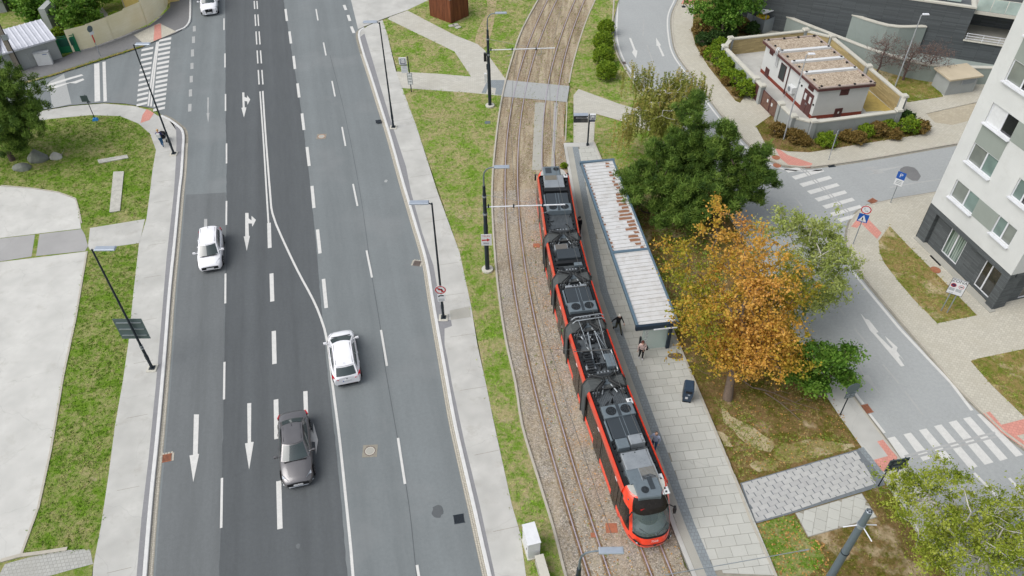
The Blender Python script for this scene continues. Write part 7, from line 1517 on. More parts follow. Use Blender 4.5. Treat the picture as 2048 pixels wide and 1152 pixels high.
# section 2
S2, L2_ = secM(2); hvac(S2, vloc(2, 1164, 590), 1.35, -1); vv = vloc(2, 1150, 571); o = unit(S2, 0, vv, 3.05, (1.4, .18, .26), 'alu', 'bracket_plate'); [tb('hole', MB().disc(tuple(S2 @ Vector((x, vv, 3.313))), .07, 10), 'unit_black', o) for x in (-.2, 0, .2)]
unit(S2, 0, .95, 3.02, (1.7, .4, .2), 'unit_black', 'cross_box')
# section 3
S3, L3_ = secM(3); vv = vloc(3, 1138, 507); unit(S3, .05, vv, 3.0, (1.55, .95, .36), 'unit_dark', 'battery_box'); o = unit(S3, -.3, vloc(3, 1124, 491), 3.0, (.95, .62, .2), 'alu', 'resistor_box'); tb('resistor_mesh', MB().box((-.3, vloc(3, 1124, 491), 3.207), (.8, .5, .012), M4=S3), simple('mesh_brown', C(120, 116, 110), .6, .3), o)
unit(S3, .0, vv - .72, 3.0, (1.7, .3, .26), 'unit_black', 'cross_box'); ribbed(S3, .6, vv - 1.0, tram); unit(S3, .55, 1.25, 3.05, (.55, .3, .2), 'unit_grey', 'control_box'); unit(S3, -.65, .9, 3.05, (.35, .35, .2), 'unit_black', 'control_box'); g = MB()
for k in range(7): x = -.6 + .2 * k; g.tube([tuple(S3 @ Vector(p)) for p in ((x, .5, 3.05), (x + .1, .8, 3.2), (x + .15, 1.1, 3.02))], .04, 6)
stuff(tb('cabling', g, 'unit_black'))
# section 4 (tail cab)
S4, L4_ = secM(4); hvac(S4, vloc(4, 1118, 398), 1.35, -1); ribbed(S4, .55, vloc(4, 1121, 416) - .5, tram); vv = vloc(4, 1112, 363); o = unit(S4, -.05, vv, 3.0, (1.5, 1.5, .36), 'alu', 'inverter_box'); tb('resistor_mesh', MB().box((-.25, vv + .5, 3.367), (.9, .7, .012), M4=S4), MATS['grille_tan'], o); unit(S4, 0, vv - 1.0, 3.0, (1.7, .36, .34), 'unit_black', 'cross_box')
v = vloc(4, 1106, 341, 3.4); a_ = unit(S4, -.1, v, 3.0, (1.3, 1.3, .38), 'unit_grey', 'air_conditioner', None, .08); fans(S4, a_, .25, v + .2, 3.385, .22); tb('grille', MB().box((-.35, v + .05, 3.387), (.45, .7, .012), M4=S4), 'unit_dark', a_)
o = unit(S4, .9, v - .5, 3.2, (.34, .4, .05), 'white_plastic', 'antenna_plate'); tb('antenna', MB().tube([tuple(S4 @ Vector((.9, v - .5, 3.24))), tuple(S4 @ Vector((.9, v - .5, 3.33)))], .05, 8), 'unit_black', o)
g = MB()
for k in range(10): x = -.88 + random.uniform(-.06, .06) if k % 2 else .82; y = L4_ - 4.6 + k * .3; g.tube([tuple(S4 @ Vector(p)) for p in ((x, y, 3.02), (x + .08, y + .1, 3.2), (x - .03, y + .25, 3.02))], .035, 5)
stuff(tb('cabling', g, 'unit_black'))
# cabs at both ends: one lofted shell cut into red body, windscreen and side windows
def cab(Mc, front):
    """local y = 0 at the nose, y = 2.25 where the straight sides begin"""
    ZS = [.28, .4, .55, .72, .85, .98, 1.12, 1.28, 1.4, 1.6, 1.9, 2.2, 2.5, 2.75, 2.95, 3.1, 3.2, 3.26]
    nose = lambda z: float(np.interp(z, [.28, .5, .8, 1.0, 1.3, 1.6, 2.0, 2.7, 3.1, 3.26], [.22, .06, .0, .04, .14, .28, .5, .92, 1.22, 1.42]))
    hw = lambda z: float(np.interp(z, [.28, .6, 1.0, 2.7, 3.0, 3.2, 3.26], [1.14, 1.24, 1.24, 1.21, 1.16, 1.06, 1.0]))
    K = 36; pts = []
    for z in ZS:
        n0, w_ = nose(z), hw(z); row = []
        for j in range(K + 1):
            a = -PI / 2 + PI * j / K; sx_, cx_ = math.sin(a), math.cos(a); p = 3.3
            x = w_ * math.copysign(abs(sx_) ** (2 / p), sx_); y = n0 + (2.25 - n0) * (1 - abs(cx_) ** (2 / 3.0)); taper = 1 - .1 * max(0, 1 - (y - n0) / 1.3) ** 2
            row.append(Vector((x * taper, y, z)))
        pts.append(row)
    red, scr, sid, hdr, low = MB(), MB(), MB(), MB(), MB()
    for r in range(len(ZS) - 1):
        for j in range(K):
            q = [pts[r][j], pts[r][j + 1], pts[r + 1][j + 1], pts[r + 1][j]]; z = (ZS[r] + ZS[r + 1]) / 2; c = (q[0] + q[1] + q[2] + q[3]) / 4; a = -90 + 180 * (j + .5) / K; n = (q[1] - q[0]).cross(q[3] - q[0]).normalized()
            tgt = red
            edge = 51
            if abs(a) < edge and 1.4 < z < 3.2: tgt = hdr if z > 2.62 else scr
            elif abs(a) < edge and 1.28 < z <= 1.4: tgt = low
            elif 60 < abs(a) < 83 and 1.05 < z < 2.5 and (c.y > .55 + (z - 1.1) * .35): tgt = sid
            elif abs(a) >= 83 and .92 < z < 2.7: tgt = sid
            tgt.add([tuple(Mc @ p) for p in q], [(0, 1, 2, 3)], 0, True)
    shell = tb('cab_shell', red, 'tram_red'); tb('windscreen', scr, 'tram_screen', shell); tb('destination_band', hdr, 'tram_black', shell); tb('side_window', sid, 'tram_black', shell); tb('screen_surround', low, 'unit_black', shell)
    ro = MB(); ro.add([tuple(Mc @ (p * 1.0)) for p in pts[-1]], [tuple(range(K + 1))]); tb('cab_roof', ro, 'cab_roof', shell)
    g2 = lambda x, y, z: tuple(Mc @ Vector((x, y, z)))
    # driver's desk and seat behind the glass
    dk = MB()
    for r_, z in ((1.0, 1.3), (.96, 1.4), (.6, 1.58), (.55, 1.45)): dk.v += [g2(r_ * math.sin(a), 1.3 - (r_ * .95) * math.cos(a), z) for a in np.linspace(-1.45, 1.45, 15)]
    dk.f += [(k * 15 + j, k * 15 + j + 1, k * 15 + 16 + j, k * 15 + 15 + j) for k in range(3) for j in range(14)]; dk.mi += [0] * 42; dk.sm += [False] * 42
    tb('driver_desk', dk, 'unit_grey', shell); tb('driver_seat', MB().bbox((.0, 1.75, 1.2) if False else g2(0, 1.7, 1.5), (.5, .2, .9), .08).box(g2(0, 1.45, 1.12), (.5, .5, .14)), 'unit_black', shell); tb('cab_floor', MB().box((0, 1.5, .95), (2.1, 1.7, .06), M4=Mc), 'unit_dark', shell); tb('cab_partition', MB().box((0, 2.2, 1.9), (2.1, .05, 1.8), M4=Mc), 'unit_dark', shell)
    for s in (-1, 1):
        tb('headlight', MB().add([g2(s * .72, .1, 1.0), g2(s * 1.02, .36, 1.22), g2(s * 1.07, .4, 1.08), g2(s * .8, .1, .9)], [(0, 1, 2, 3)]), 'unit_black', shell); tb('lamp_bulb', MB().disc(g2(s * .92, .19, 1.05), .06, 10, 0, tuple(Mc.to_3x3() @ Vector((s * .5, -1, .2))), (0, 0, 1)), 'head_lens', shell)
        tb('mirror', MB().tube([g2(s * 1.0, 1.15, 2.5), g2(s * 1.2, 1.0, 2.45)], .03, 6).bbox(g2(s * 1.27, .98, 2.2), (.12, .2, .5), .03), 'unit_black', shell)
        tb('wiper', MB().tube([g2(s * .15, .2, 1.42), g2(s * .75, .52, 1.85)], .015, 5), 'unit_black', shell)
    tb('bumper_line', MB().tube([tuple(Mc @ (pts[4][j] + Vector((0, -.008, 0)))) for j in range(6, K - 5)], .022, 6), 'unit_black', shell); tb('coupler_cover', MB().disc(g2(0, -.03, .85), .085, 12, 0, tuple(Mc.to_3x3() @ Vector((0, -1, .1))), (0, 0, 1)), 'unit_dark', shell)
    return shell, g2
M['cab_roof'] = simple('cab_roof_pale', C(196, 196, 188), .6, .1)
n = NT('tram_screen'); n.b.inputs['Base Color'].default_value = (.16, .21, .21, 1); n.b.inputs['Roughness'].default_value = .04; n.b.inputs['Alpha'].default_value = .45; n.b.inputs['Specular IOR Level'].default_value = .9; M['tram_screen'] = n.m
shell, g2 = cab(S0, True)
Me = S4 @ Matrix.Translation((0, L4_, 0)) @ Matrix.Rotation(PI, 4, 'Z'); shell2, g3 = cab(Me, False)
inv = MT.inverted()
def cabtext(Mc, y, z, par, tilt):
    Mx = inv @ Mc @ Matrix.Translation((.0, y, z)) @ Matrix.Rotation(tilt, 4, 'X') @ Matrix.Rotation(PI, 4, 'Z'); return text('7526', .2, 'sign_white', par, Mx)
cabtext(S0, .045, 1.13, shell, R(-20)); cabtext(Me, .045, 1.13, shell2, R(-20))
tb('route_logo', MB().add([g2(-.62, .99, 2.72), g2(-.18, .99, 2.74), g2(-.42, 1.02, 2.82), g2(-.62, 1.02, 2.84)], [(0, 1, 2, 3)]), 'sign_red', shell)
# ------------------------------------------------------------------ trees, bushes, grass
def leafmat(name, cols, rough=.6, trans=.38, var=.35):
    n = NT(name); at = n.n('Attribute'); at.attribute_name = 'tint'; cr = n.n('ValToRGB'); e = cr.color_ramp
    e.elements[0].position = 0; e.elements[0].color = cols[0]; e.elements[1].position = 1; e.elements[1].color = cols[-1]
    for i, c in enumerate(cols[1:-1]): q = e.elements.new((i + 1) / (len(cols) - 1)); q.color = c
    n.l(at.outputs['Fac'], cr.inputs[0]); n.l(cr.outputs[0], n.b.inputs['Base Color']); n.b.inputs['Roughness'].default_value = rough; n.b.inputs['Specular IOR Level'].default_value = .25
    tr = n.n('BsdfTranslucent'); n.l(cr.outputs[0], tr.inputs['Color']); mx = n.n('MixShader'); mx.inputs[0].default_value = trans; n.l(n.b.outputs[0], mx.inputs[1]); n.l(tr.outputs[0], mx.inputs[2])
    n.l(mx.outputs[0], n.t.nodes['Material Output'].inputs['Surface']); return n.m
M['bark'] = simple('bark_grey_brown', C(128, 112, 98), .9, var=.3, scale=8, bump=.5); M['bark_birch'] = simple('bark_birch', C(204, 200, 190), .8, var=.25, scale=6); M['bark_dark'] = simple('bark_dark', C(88, 76, 66), .9, var=.3, scale=8)
LG = lambda *c: [C(*x, .92) for x in c]
M['leaf_maple'] = leafmat('leaf_maple', LG((104, 124, 36), (152, 146, 48), (190, 150, 62), (210, 164, 86), (186, 132, 76)))
M['leaf_green'] = leafmat('leaf_green', LG((52, 84, 26), (78, 116, 36), (104, 140, 52), (128, 160, 66)))
M['leaf_birch'] = leafmat('leaf_birch', LG((92, 104, 42), (122, 130, 54), (146, 150, 72), (166, 160, 92), (176, 146, 86)))
M['leaf_birch2'] = leafmat('leaf_birch_fresh', LG((90, 108, 30), (126, 142, 44), (156, 166, 62), (184, 188, 96)))
M['leaf_pale'] = leafmat('leaf_pale', LG((108, 124, 58), (138, 152, 76), (164, 174, 98), (186, 190, 126)))
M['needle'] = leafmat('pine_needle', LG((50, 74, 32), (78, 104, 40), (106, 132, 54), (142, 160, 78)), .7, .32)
M['bush_leaf'] = leafmat('bush_leaf', LG((54, 80, 22), (90, 118, 30), (130, 152, 40), (164, 178, 60)))
M['bush_red'] = leafmat('bush_leaf_rusty', LG((84, 84, 36), (118, 98, 50), (134, 112, 64), (96, 112, 44)))
M['bush_dark'] = leafmat('bush_leaf_dark', LG((36, 58, 28), (54, 80, 36), (78, 104, 48)))
def skeleton(base, crowns, n_att, seed, lean=(0, 0), trunk_r=.16, first=.3, droop=0.0, kink=.12, clump=7):
    """nearest-node growth: attractors inside the crown bodies join the closest earlier node; pipe-model radii"""
    g = np.random.default_rng(seed); pts = []
    for c, r in crowns:
        k0 = max(3, int(n_att / len(crowns) / clump)); v = g.normal(size=(k0, 3)); v /= np.linalg.norm(v, axis=1)[:, None]; rr = g.random(k0) ** (1 / 2.6); cc_ = np.array(c) + v * rr[:, None] * np.array(r); pts.append(np.repeat(cc_, clump, axis=0) + g.normal(size=(k0 * clump, 3)) * np.array([.42, .42, .3]) * min(1.2, max(r) / 2.6))
    att = np.concatenate(pts); zlo = min(c[2] - r[2] for c, r in crowns); zhi = max(c[2] + r[2] for c, r in crowns)
    top = np.mean([c for c, r in crowns], axis=0); nodes = []; par = []
    nt_ = 7
    for i in range(nt_):
        t = i / (nt_ - 1); z = t * (top[2] + (zhi - top[2]) * .35); nodes.append([lean[0] * t * t + (top[0]) * t ** 1.5 + g.normal() * .05 * (i > 0), lean[1] * t * t + top[1] * t ** 1.5 + g.normal() * .05 * (i > 0), z]); par.append(i - 1)
    tz = np.array(nodes)
    d0 = np.min(np.linalg.norm(att[:, None] - tz[None], axis=2), axis=1); tips = []
    for a in att[np.argsort(d0)]:
        nd = np.array(nodes); v = a - nd; d = np.linalg.norm(v, axis=1) + np.maximum(0, nd[:, 2] - a[2]) * .9; d[nd[:, 2] < zlo * .55 + .4] += 3
        j = int(d.argmin()); L = np.linalg.norm(v[j]); k = max(1, int(L / .55)); prev = j
        for s in range(1, k + 1):
            t = s / k; p = nodes[j] + v[j] * t + g.normal(size=3) * kink * (s < k) * min(1, L); p = p - np.array([0, 0, droop * t * t * L]); nodes.append(list(p)); par.append(prev); prev = len(nodes) - 1
        tips.append(prev)
    nodes = np.array(nodes); n = len(nodes); load = np.zeros(n)
    for t in tips: load[t] += 1
    for i in range(n - 1, 0, -1): load[par[i]] += load[i]
    rad = np.maximum(.012, trunk_r * (load / load[0]) ** .46); rad[:2] *= np.array([1.35, 1.08])
    return nodes, par, rad, tips
def limbs(nodes, par, rad, rmin=0.0):
    V, F = [], []; 
    for i in range(1, len(nodes)):
        if rad[i] < rmin: continue
        a, b = nodes[par[i]], nodes[i]; d = b - a; L = np.linalg.norm(d)
        if L < 1e-5: continue
        d = d / L; u = np.cross(d, [0, 0, 1.0]) if abs(d[2]) < .9 else np.cross(d, [1.0, 0, 0]); u /= np.linalg.norm(u); w_ = np.cross(d, u); k = 7 if rad[i] > .06 else 4 if rad[i] > .02 else 3; o = len(V)
        for p, r in ((a, min(rad[par[i]], rad[i] * 1.5)), (b, rad[i])):
            for j in range(k): an = 2 * PI * j / k; V.append(p + (u * math.cos(an) + w_ * math.sin(an)) * r)
        for j in range(k): F.append((o + j, o + (j + 1) % k, o + k + (j + 1) % k, o + k + j))
    return np.array(V), np.array(F)
def leaves(centres, per, spread, size, seed, tint0=None, hang=0.0, elong=1.6, up=.0, tvar=.3):
    g = np.random.default_rng(seed); c = np.repeat(centres, per, axis=0); n = len(c); v = g.normal(size=(n, 3)); v *= (np.abs(g.normal(size=n)) * spread * .62 / np.linalg.norm(v, axis=1))[:, None]; v[:, 2] *= .7
    p = c + v; p[:, 2] -= hang * g.random(n); p[:, 2] = np.maximum(p[:, 2], .12)
    a = g.normal(size=(n, 3)); a[:, 2] += up; a /= np.linalg.norm(a, axis=1)[:, None]; b = np.cross(a, g.normal(size=(n, 3))); b /= np.linalg.norm(b, axis=1)[:, None]; s = size * (.6 + .8 * g.random(n))[:, None]
    t = (np.repeat(tint0 if tint0 is not None else g.random(len(centres)), per) * (1 - tvar) + tvar * g.random(n))
    ax = np.cross(a, b); vs = np.stack([p - b * s * elong * .5, p + ax * s * .5, p + b * s * elong * .5, p - ax * s * .5], axis=1).reshape(-1, 3)
    return vs, np.arange(n * 4).reshape(n, 4), np.clip(t, 0, 1)
def tree(name, label, base, crowns, leaf, bark, n_att, per, spread, size, seed, trunk_r=.16, hang=0, droop=0, elong=1.6, cat='tree', group=None, strands=0, tone=None, lean=(0, 0), bare=0.0):
    t = thing(name, label, cat, base, 0, group); nodes, par, rad, tips = skeleton(base, crowns, n_att, seed, lean, trunk_r, droop=droop)
    tr = limbs(nodes, par, rad); np_mesh('trunk', tr[0], tr[1], M[bark], t)
    g = np.random.default_rng(seed + 1); tc = nodes[tips]; tc = tc[g.random(len(tc)) >= bare]
    t0 = g.random(len(tc)) if tone is None else np.clip(tone(tc) + g.normal(size=len(tc)) * .12, 0, 1)
    cs = tc; ts = t0
    if strands:
        ex, et = [], []
        for p, q in zip(tc, t0):
            for k in range(strands):
                L = g.uniform(.6, 2.2) * (hang or 1); o = p + g.normal(size=3) * np.array([.35, .35, .2]); m_ = int(L / .16)
                for j in range(m_): ex.append(o + np.array([g.normal() * .03, g.normal() * .03, -L * j / m_])); et.append(q)
        cs = np.array(ex); ts = np.array(et); cs = cs[cs[:, 2] > .3]; ts = ts[:len(cs)]; L_ = leaves(cs, per, spread, size, seed + 2, ts, 0, elong)
    else: L_ = leaves(cs, per, spread, size, seed + 2, ts, hang, elong)
    np_mesh('crown', L_[0], L_[1], M[leaf], t, L_[2]); return t
def rel(b, *cs): return [((c[0] - b[0], c[1] - b[1], c[2] - b[2]), r) for c, r in cs]
b = P(1455, 797, .09); tone = lambda c: .46 + .2 * np.sin(c[:, 0] * .9 + 1) + .1 * np.sin(c[:, 1] * 1.3) + .07 * np.sin(c[:, 2] * 1.7) - .06 * (c[:, 0] < -1)
tree('maple_tree', 'big maple in yellow brown autumn leaf behind the shelter end', b, rel(b, ((12.3, 33.7, 7.0), (4.1, 4.4, 3.1)), ((14.9, 33.2, 5.6), (3.2, 4.0, 3.1)), ((12.4, 30.7, 4.7), (2.9, 2.3, 2.4)), ((14.2, 30.2, 4.1), (2.9, 1.8, 2.2))), 'leaf_maple', 'bark', 780, 50, .62, .12, 11, .24, tone=tone, elong=1.25, bare=.08)
b = P(1330, 296, .09); tree('weeping_birch', 'weeping birch with thin olive strands by the curved street', b, rel(b, ((12.4, 56.3, 5.6), (3.3, 3.0, 2.6)), ((11.0, 55.8, 4.6), (2.2, 2.2, 2.0)), ((14.6, 57.0, 5.2), (2.0, 2.0, 2.0))), 'leaf_birch', 'bark_birch', 260, 8, .15, .07, 21, .16, hang=1.15, strands=4, elong=2.0)
b = P(1572, 640, .09); tree('pale_birch', 'sparse pale birch overhanging the curved street behind the maple', b, rel(b, ((18.8, 37.4, 5.0), (2.9, 3.0, 2.8)), ((20.2, 37.6, 4.2), (2.2, 2.3, 2.2)), ((19.2, 35.2, 4.2), (2.5, 2.0, 2.2))), 'leaf_pale', 'bark_birch', 380, 58, .55, .085, 31, .14, elong=2.0)
b = P(1640, 792, .09); tree('small_tree', 'small fresh green tree between the maple and the curved street', b, rel(b, ((18.3, 30.4, 2.9), (1.7, 1.6, 1.7)), ((19.2, 29.8, 2.5), (1.3, 1.3, 1.3)), ((17.4, 29.6, 2.0), (1.2, 1.0, 1.1))), 'leaf_green', 'bark', 230, 80, .48, .11, 41, .1, elong=1.5)
b = (22.6, 17.2, .09); tree('leaning_birch', 'light green birch with white branches filling the lower corner', b, rel(b, ((20.0, 19.2, 4.8), (2.2, 2.2, 2.0)), ((23.0, 18.8, 4.4), (3.0, 2.6, 2.4)), ((21.4, 16.4, 4.2), (2.8, 2.2, 2.2)), ((25.2, 17.0, 4.0), (2.6, 2.6, 2.2))), 'leaf_birch2', 'bark_birch', 640, 90, .5, .066, 51, .2, elong=1.8, bare=.12)
b = P(1440, 84, .12); tree('street_tree', 'dense green tree over the hedge bed by the bin enclosure', b, rel(b, ((21.2, 77.6, 4.4), (2.3, 2.4, 3.0)), ((23.9, 78.0, 4.6), (2.0, 2.2, 2.8)), ((22.4, 77.0, 3.0), (2.2, 1.6, 1.4))), 'leaf_green', 'bark_dark', 330, 56, .6, .16, 61, .15)
for k, (px, h_, rr, lab) in enumerate((((75, 40), 4.6, 2.7, 'leafy fruit tree behind the pale garage roof'), ((150, 52), 4.8, 3.0, 'broad leafy tree over the garden by the green gate'), ((190, 20), 4.6, 2.2, 'darker tree beside the garden path'), ((110, -10), 5.0, 3.0, 'far leafy tree at the top edge of the garden'), ((40, 10), 4.0, 2.2, 'smaller tree by the garden shed'))):
    b = P(*px, .05); tree('garden_tree', lab, b, [((0, .3, h_ - rr * .9), (rr, rr, rr * .8)), ((rr * .5, -.4, h_ - rr * 1.2), (rr * .6, rr * .6, rr * .5))], 'leaf_green', 'bark_dark', 150, 50, .65, .2, 70 + k, .12, group='trees in the garden')
for k, (px, h_, lab) in enumerate((((1752, 152), 4.2, 'bare twiggy shrub standing nearest the yard wall'), ((1806, 160), 3.8, 'bare reddish shrub beside the lamp post'), ((1850, 160), 3.9, 'bare reddish shrub next to the concrete hut'))):
    b = P(*px, .12); t = thing('bare_shrub', lab, 'shrub', b, 0, 'bare shrubs by the ramp wall'); nodes, par, rad, tips = skeleton(b, [((0, 0, h_ * .62), (1.6, 1.4, h_ * .38))], 620, 90 + k, trunk_r=.09, kink=.2); tr = limbs(nodes, par, rad); np_mesh('trunk', tr[0], tr[1], M['bark_twig'] if 'bark_twig' in M else M.setdefault('bark_twig', simple('bark_twig', C(112, 92, 88), .9, var=.25)), t)
    L_ = leaves(nodes[tips], 3, .3, .035, 95 + k, elong=4.0); np_mesh('crown', L_[0], L_[1], M.setdefault('twig_leaf', leafmat('twig_leaf', LG((104, 88, 82), (124, 106, 98), (140, 116, 100)))), t, L_[2])
def pine(label, base, crowns, n_att, per, seed, trunk_r=.18, size=.27, lean=(0, 0)):
    t = thing('pine_tree', label, 'tree', base, 0, 'pines'); nodes, par, rad, tips = skeleton(base, crowns, n_att, seed, lean, trunk_r); tr = limbs(nodes, par, rad); np_mesh('trunk', tr[0], tr[1], M['bark_dark'], t)
    g = np.random.default_rng(seed + 5); tc = np.concatenate([nodes[tips], nodes[tips] + g.normal(size=(len(tips), 3)) * .22]); n = len(tc) * per; c = np.repeat(tc, per, axis=0); d = g.normal(size=(n, 3)); d[:, 2] = np.abs(d[:, 2]) * .9 + .15; d /= np.linalg.norm(d, axis=1)[:, None]; o = c + g.normal(size=(n, 3)) * .13
    s = np.cross(d, g.normal(size=(n, 3))); s /= np.linalg.norm(s, axis=1)[:, None]; L = (size * (.6 + .7 * g.random(n)))[:, None]; vs = np.stack([o - s * .03, o + s * .03, o + d * L + s * .008, o + d * L - s * .008], axis=1).reshape(-1, 3)
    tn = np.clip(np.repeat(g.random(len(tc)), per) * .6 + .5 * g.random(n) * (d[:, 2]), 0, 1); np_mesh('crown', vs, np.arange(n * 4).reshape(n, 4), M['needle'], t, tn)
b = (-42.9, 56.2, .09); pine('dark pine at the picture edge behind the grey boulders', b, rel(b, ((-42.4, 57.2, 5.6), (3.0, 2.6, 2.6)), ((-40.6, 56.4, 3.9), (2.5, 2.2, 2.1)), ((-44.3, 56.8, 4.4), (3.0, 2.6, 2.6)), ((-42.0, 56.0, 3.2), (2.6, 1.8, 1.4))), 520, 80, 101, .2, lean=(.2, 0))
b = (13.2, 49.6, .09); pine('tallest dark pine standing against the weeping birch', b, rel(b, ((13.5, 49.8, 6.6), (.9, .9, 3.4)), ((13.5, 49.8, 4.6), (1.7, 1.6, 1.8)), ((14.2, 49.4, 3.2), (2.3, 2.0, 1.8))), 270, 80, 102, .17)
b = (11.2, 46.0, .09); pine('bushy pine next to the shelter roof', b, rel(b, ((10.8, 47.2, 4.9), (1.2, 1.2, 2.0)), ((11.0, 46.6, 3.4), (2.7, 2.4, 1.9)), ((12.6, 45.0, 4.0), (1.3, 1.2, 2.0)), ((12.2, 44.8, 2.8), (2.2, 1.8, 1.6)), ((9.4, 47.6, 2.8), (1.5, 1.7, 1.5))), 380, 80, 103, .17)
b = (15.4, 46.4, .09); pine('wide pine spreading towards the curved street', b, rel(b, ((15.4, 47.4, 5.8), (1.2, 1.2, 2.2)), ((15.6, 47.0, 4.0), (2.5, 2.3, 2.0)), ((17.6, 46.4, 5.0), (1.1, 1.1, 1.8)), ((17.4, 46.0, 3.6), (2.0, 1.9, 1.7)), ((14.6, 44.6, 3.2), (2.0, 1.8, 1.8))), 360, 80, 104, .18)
def bush(name, label, px, r, h, leaf, seed, n=900, z=.09, size=.1, group=None, rough=.12):
    b = P(*px, z); t = thing(name, label, 'bush', b, 0, group); g = np.random.default_rng(seed); v = g.normal(size=(n, 3)); v /= np.linalg.norm(v, axis=1)[:, None]; v[:, 2] = np.where(v[:, 2] < -.55, -v[:, 2], v[:, 2]); k = 1 + rough * np.sin(v[:, 0] * 5 + seed) * np.cos(v[:, 1] * 6 + v[:, 2] * 4) + g.normal(size=n) * .05
    c = v * k[:, None] * np.array([r, r, h / 2]) * .93; c[:, 2] += h / 2; L_ = leaves(c, 7, .13 * r / .6, size, seed + 1, np.clip(g.random(n) * .6 + .25 * v[:, 2] * 0 + .2, 0, 1), elong=1.4); np_mesh('foliage', L_[0], L_[1], M[leaf], t, L_[2])
    bm = bmesh.new(); bmesh.ops.create_icosphere(bm, subdivisions=2, radius=1)  # solid dark core inside the leaf shell, makes the gaps between leaves dark
    for q in bm.verts: q.co = Vector((q.co.x * r * .8, q.co.y * r * .8, q.co.z * h * .4 + h * .46))
    me = bpy.data.meshes.new('dark_core'); bm.to_mesh(me); bm.free(); me.materials.append(M['bark_dark']); link(bpy.data.objects.new('dark_core', me), t); return t
for k, (px, r, lab) in enumerate((((1211, 67), .82, 'round clipped bush farthest up the verge'), ((1205, 98), .98, 'round clipped bush second from the top of the verge'), ((1206, 128), 1.02, 'round clipped bush third along the verge'), ((1212, 157), .95, 'round clipped bush nearest the track crossing path'))): bush('round_bush', lab, px, r, r * 1.75, 'bush_leaf', 201 + k, 1000, group='round clipped bushes')
hb_ = [((1437, 55), .8, 'bush_dark'), ((1400, 70), .9, 'bush_red'), ((1405, 90), .8, 'bush_dark'), ((1430, 88), .9, 'bush_dark'), ((1455, 78), .9, 'bush_dark'), ((1480, 62), .9, 'bush_red'), ((1500, 68), .8, 'bush_dark'), ((1425, 108), .6, 'bush_leaf'), ((1440, 100), .8, 'bush_leaf'), ((1412, 112), .6, 'bush_red'), ((1420, 117), .7, 'bush_leaf'), ((1440, 130), .95, 'bush_leaf'), ((1428, 122), .6, 'bush_red'), ((1452, 146), .95, 'bush_leaf'), ((1440, 148), .5, 'bush_red'), ((1457, 162), .8, 'bush_leaf'), ((1452, 168), .5, 'bush_red'), ((1476, 170), .95, 'bush_leaf'), ((1490, 190), .95, 'bush_leaf'), ((1474, 190), .5, 'bush_red')]
spots = ['at the top of the hedge bed', 'beside the far paving', 'under the street tree', 'between hedge kerb and tree trunk', 'behind the yard wall corner', 'against the bin enclosure', 'close to the long brick wall', 'low in front of the wall pier', 'touching the pier of the yard wall', 'leaning over the kerb', 'small and bright on the bed edge', 'big and bright against the wall', 'thin and rusty at the kerb side', 'full and yellow green in mid row', 'poking out below the bright bush', 'round in the lower row', 'at the narrow end of the bed', 'large near the gate pier', 'brightest beside the gate', 'last and low by the gate paving']
for k, ((px, r, lf), sp_) in enumerate(zip(hb_, spots)): bush('hedge_bush', ('rusty brown ' if lf == 'bush_red' else 'dark green ' if lf == 'bush_dark' else 'bright green ') + 'hedge bush ' + sp_, px, r, r * 1.5, lf, 220 + k, 420, .13, .11, 'hedge bushes along the yard wall', .2)
h2 = [((1555, 268), .7, 'bush_red', 'at the pointed end of the bed'), ((1590, 282), .75, 'bush_red', 'left of the bright one'), ((1608, 288), .5, 'bush_red', 'small between two larger ones'), ((1650, 290), .8, 'bush_leaf', 'bright and round behind the slender post'), ((1690, 280), .6, 'bush_red', 'below the wall stain'), ((1712, 285), .7, 'bush_red', 'in mid bed'), ((1730, 270), .7, 'bush_leaf', 'against the wall in mid bed'), ((1752, 268), .8, 'bush_red', 'spreading along the kerb'), ((1770, 262), .8, 'bush_leaf', 'near the wall corner'), ((1785, 275), .6, 'bush_red', 'low at the kerb'), ((1812, 262), .9, 'bush_leaf', 'beside the corner pier'), ((1808, 248), .8, 'bush_dark', 'tucked behind the corner pier'), ((1838, 262), .7, 'bush_red', 'last at the paving end')]
for k, (px, r, lf, sp_) in enumerate(h2): bush('hedge_bush', ('rusty brown ' if lf == 'bush_red' else 'dark green ' if lf == 'bush_dark' else 'bright green ') + 'bush in the front bed, ' + sp_, px, r, r * 1.35, lf, 260 + k, 380, .13, .11, 'bushes in the front bed', .25)
for k, (px, r, lab) in enumerate((((1128, 335), .25, 'weedy tuft at the platform end behind the tram'), ((232, 42), .6, 'scruffy garden bush behind the yellow fence'), ((120, 75), .7, 'garden shrub beside the garage roof'), ((165, 70), .7, 'dark garden shrub behind the green gate'))): bush('garden_bush', lab, px, r, r * 1.5, 'bush_leaf', 290 + k, 260, .06, .12)
# --- grass tufts and fallen leaves
GC = {'grass': (C(88, 128, 30, 1.1), C(142, 178, 62, 1.1), C(190, 178, 130, 1.1)), 'grass_lush': (C(76, 116, 22, 1.15), C(128, 166, 48, 1.15), C(176, 172, 108, 1.15)), 'grass_dry': (C(92, 116, 36, 1.1), C(140, 158, 66, 1.1), C(182, 162, 112, 1.1)), 'grass_litter': (C(90, 98, 34, 1.1), C(132, 136, 56, 1.1), C(168, 146, 104, 1.1))}
for k, v in GC.items():
    n = NT(k + '_blade'); at = n.n('Attribute'); at.attribute_name = 'tint'; v_ = n.pos(); a = n.noise(v_, .55, 6, .7, .34, .66); b_ = n.noise(v_, 3.2, 6, .75, .4, .6)
    c = n.mix(at.outputs['Fac'], v[0], v[1]); f = n.rng(n.math('ADD', n.math('MULTIPLY', a, .7), n.math('MULTIPLY', b_, .5)), .45, 1.0); M[k + '_blade'] = n.out(n.mix(n.math('MULTIPLY', f, .8), c, v[2]), .8, 0, .15)
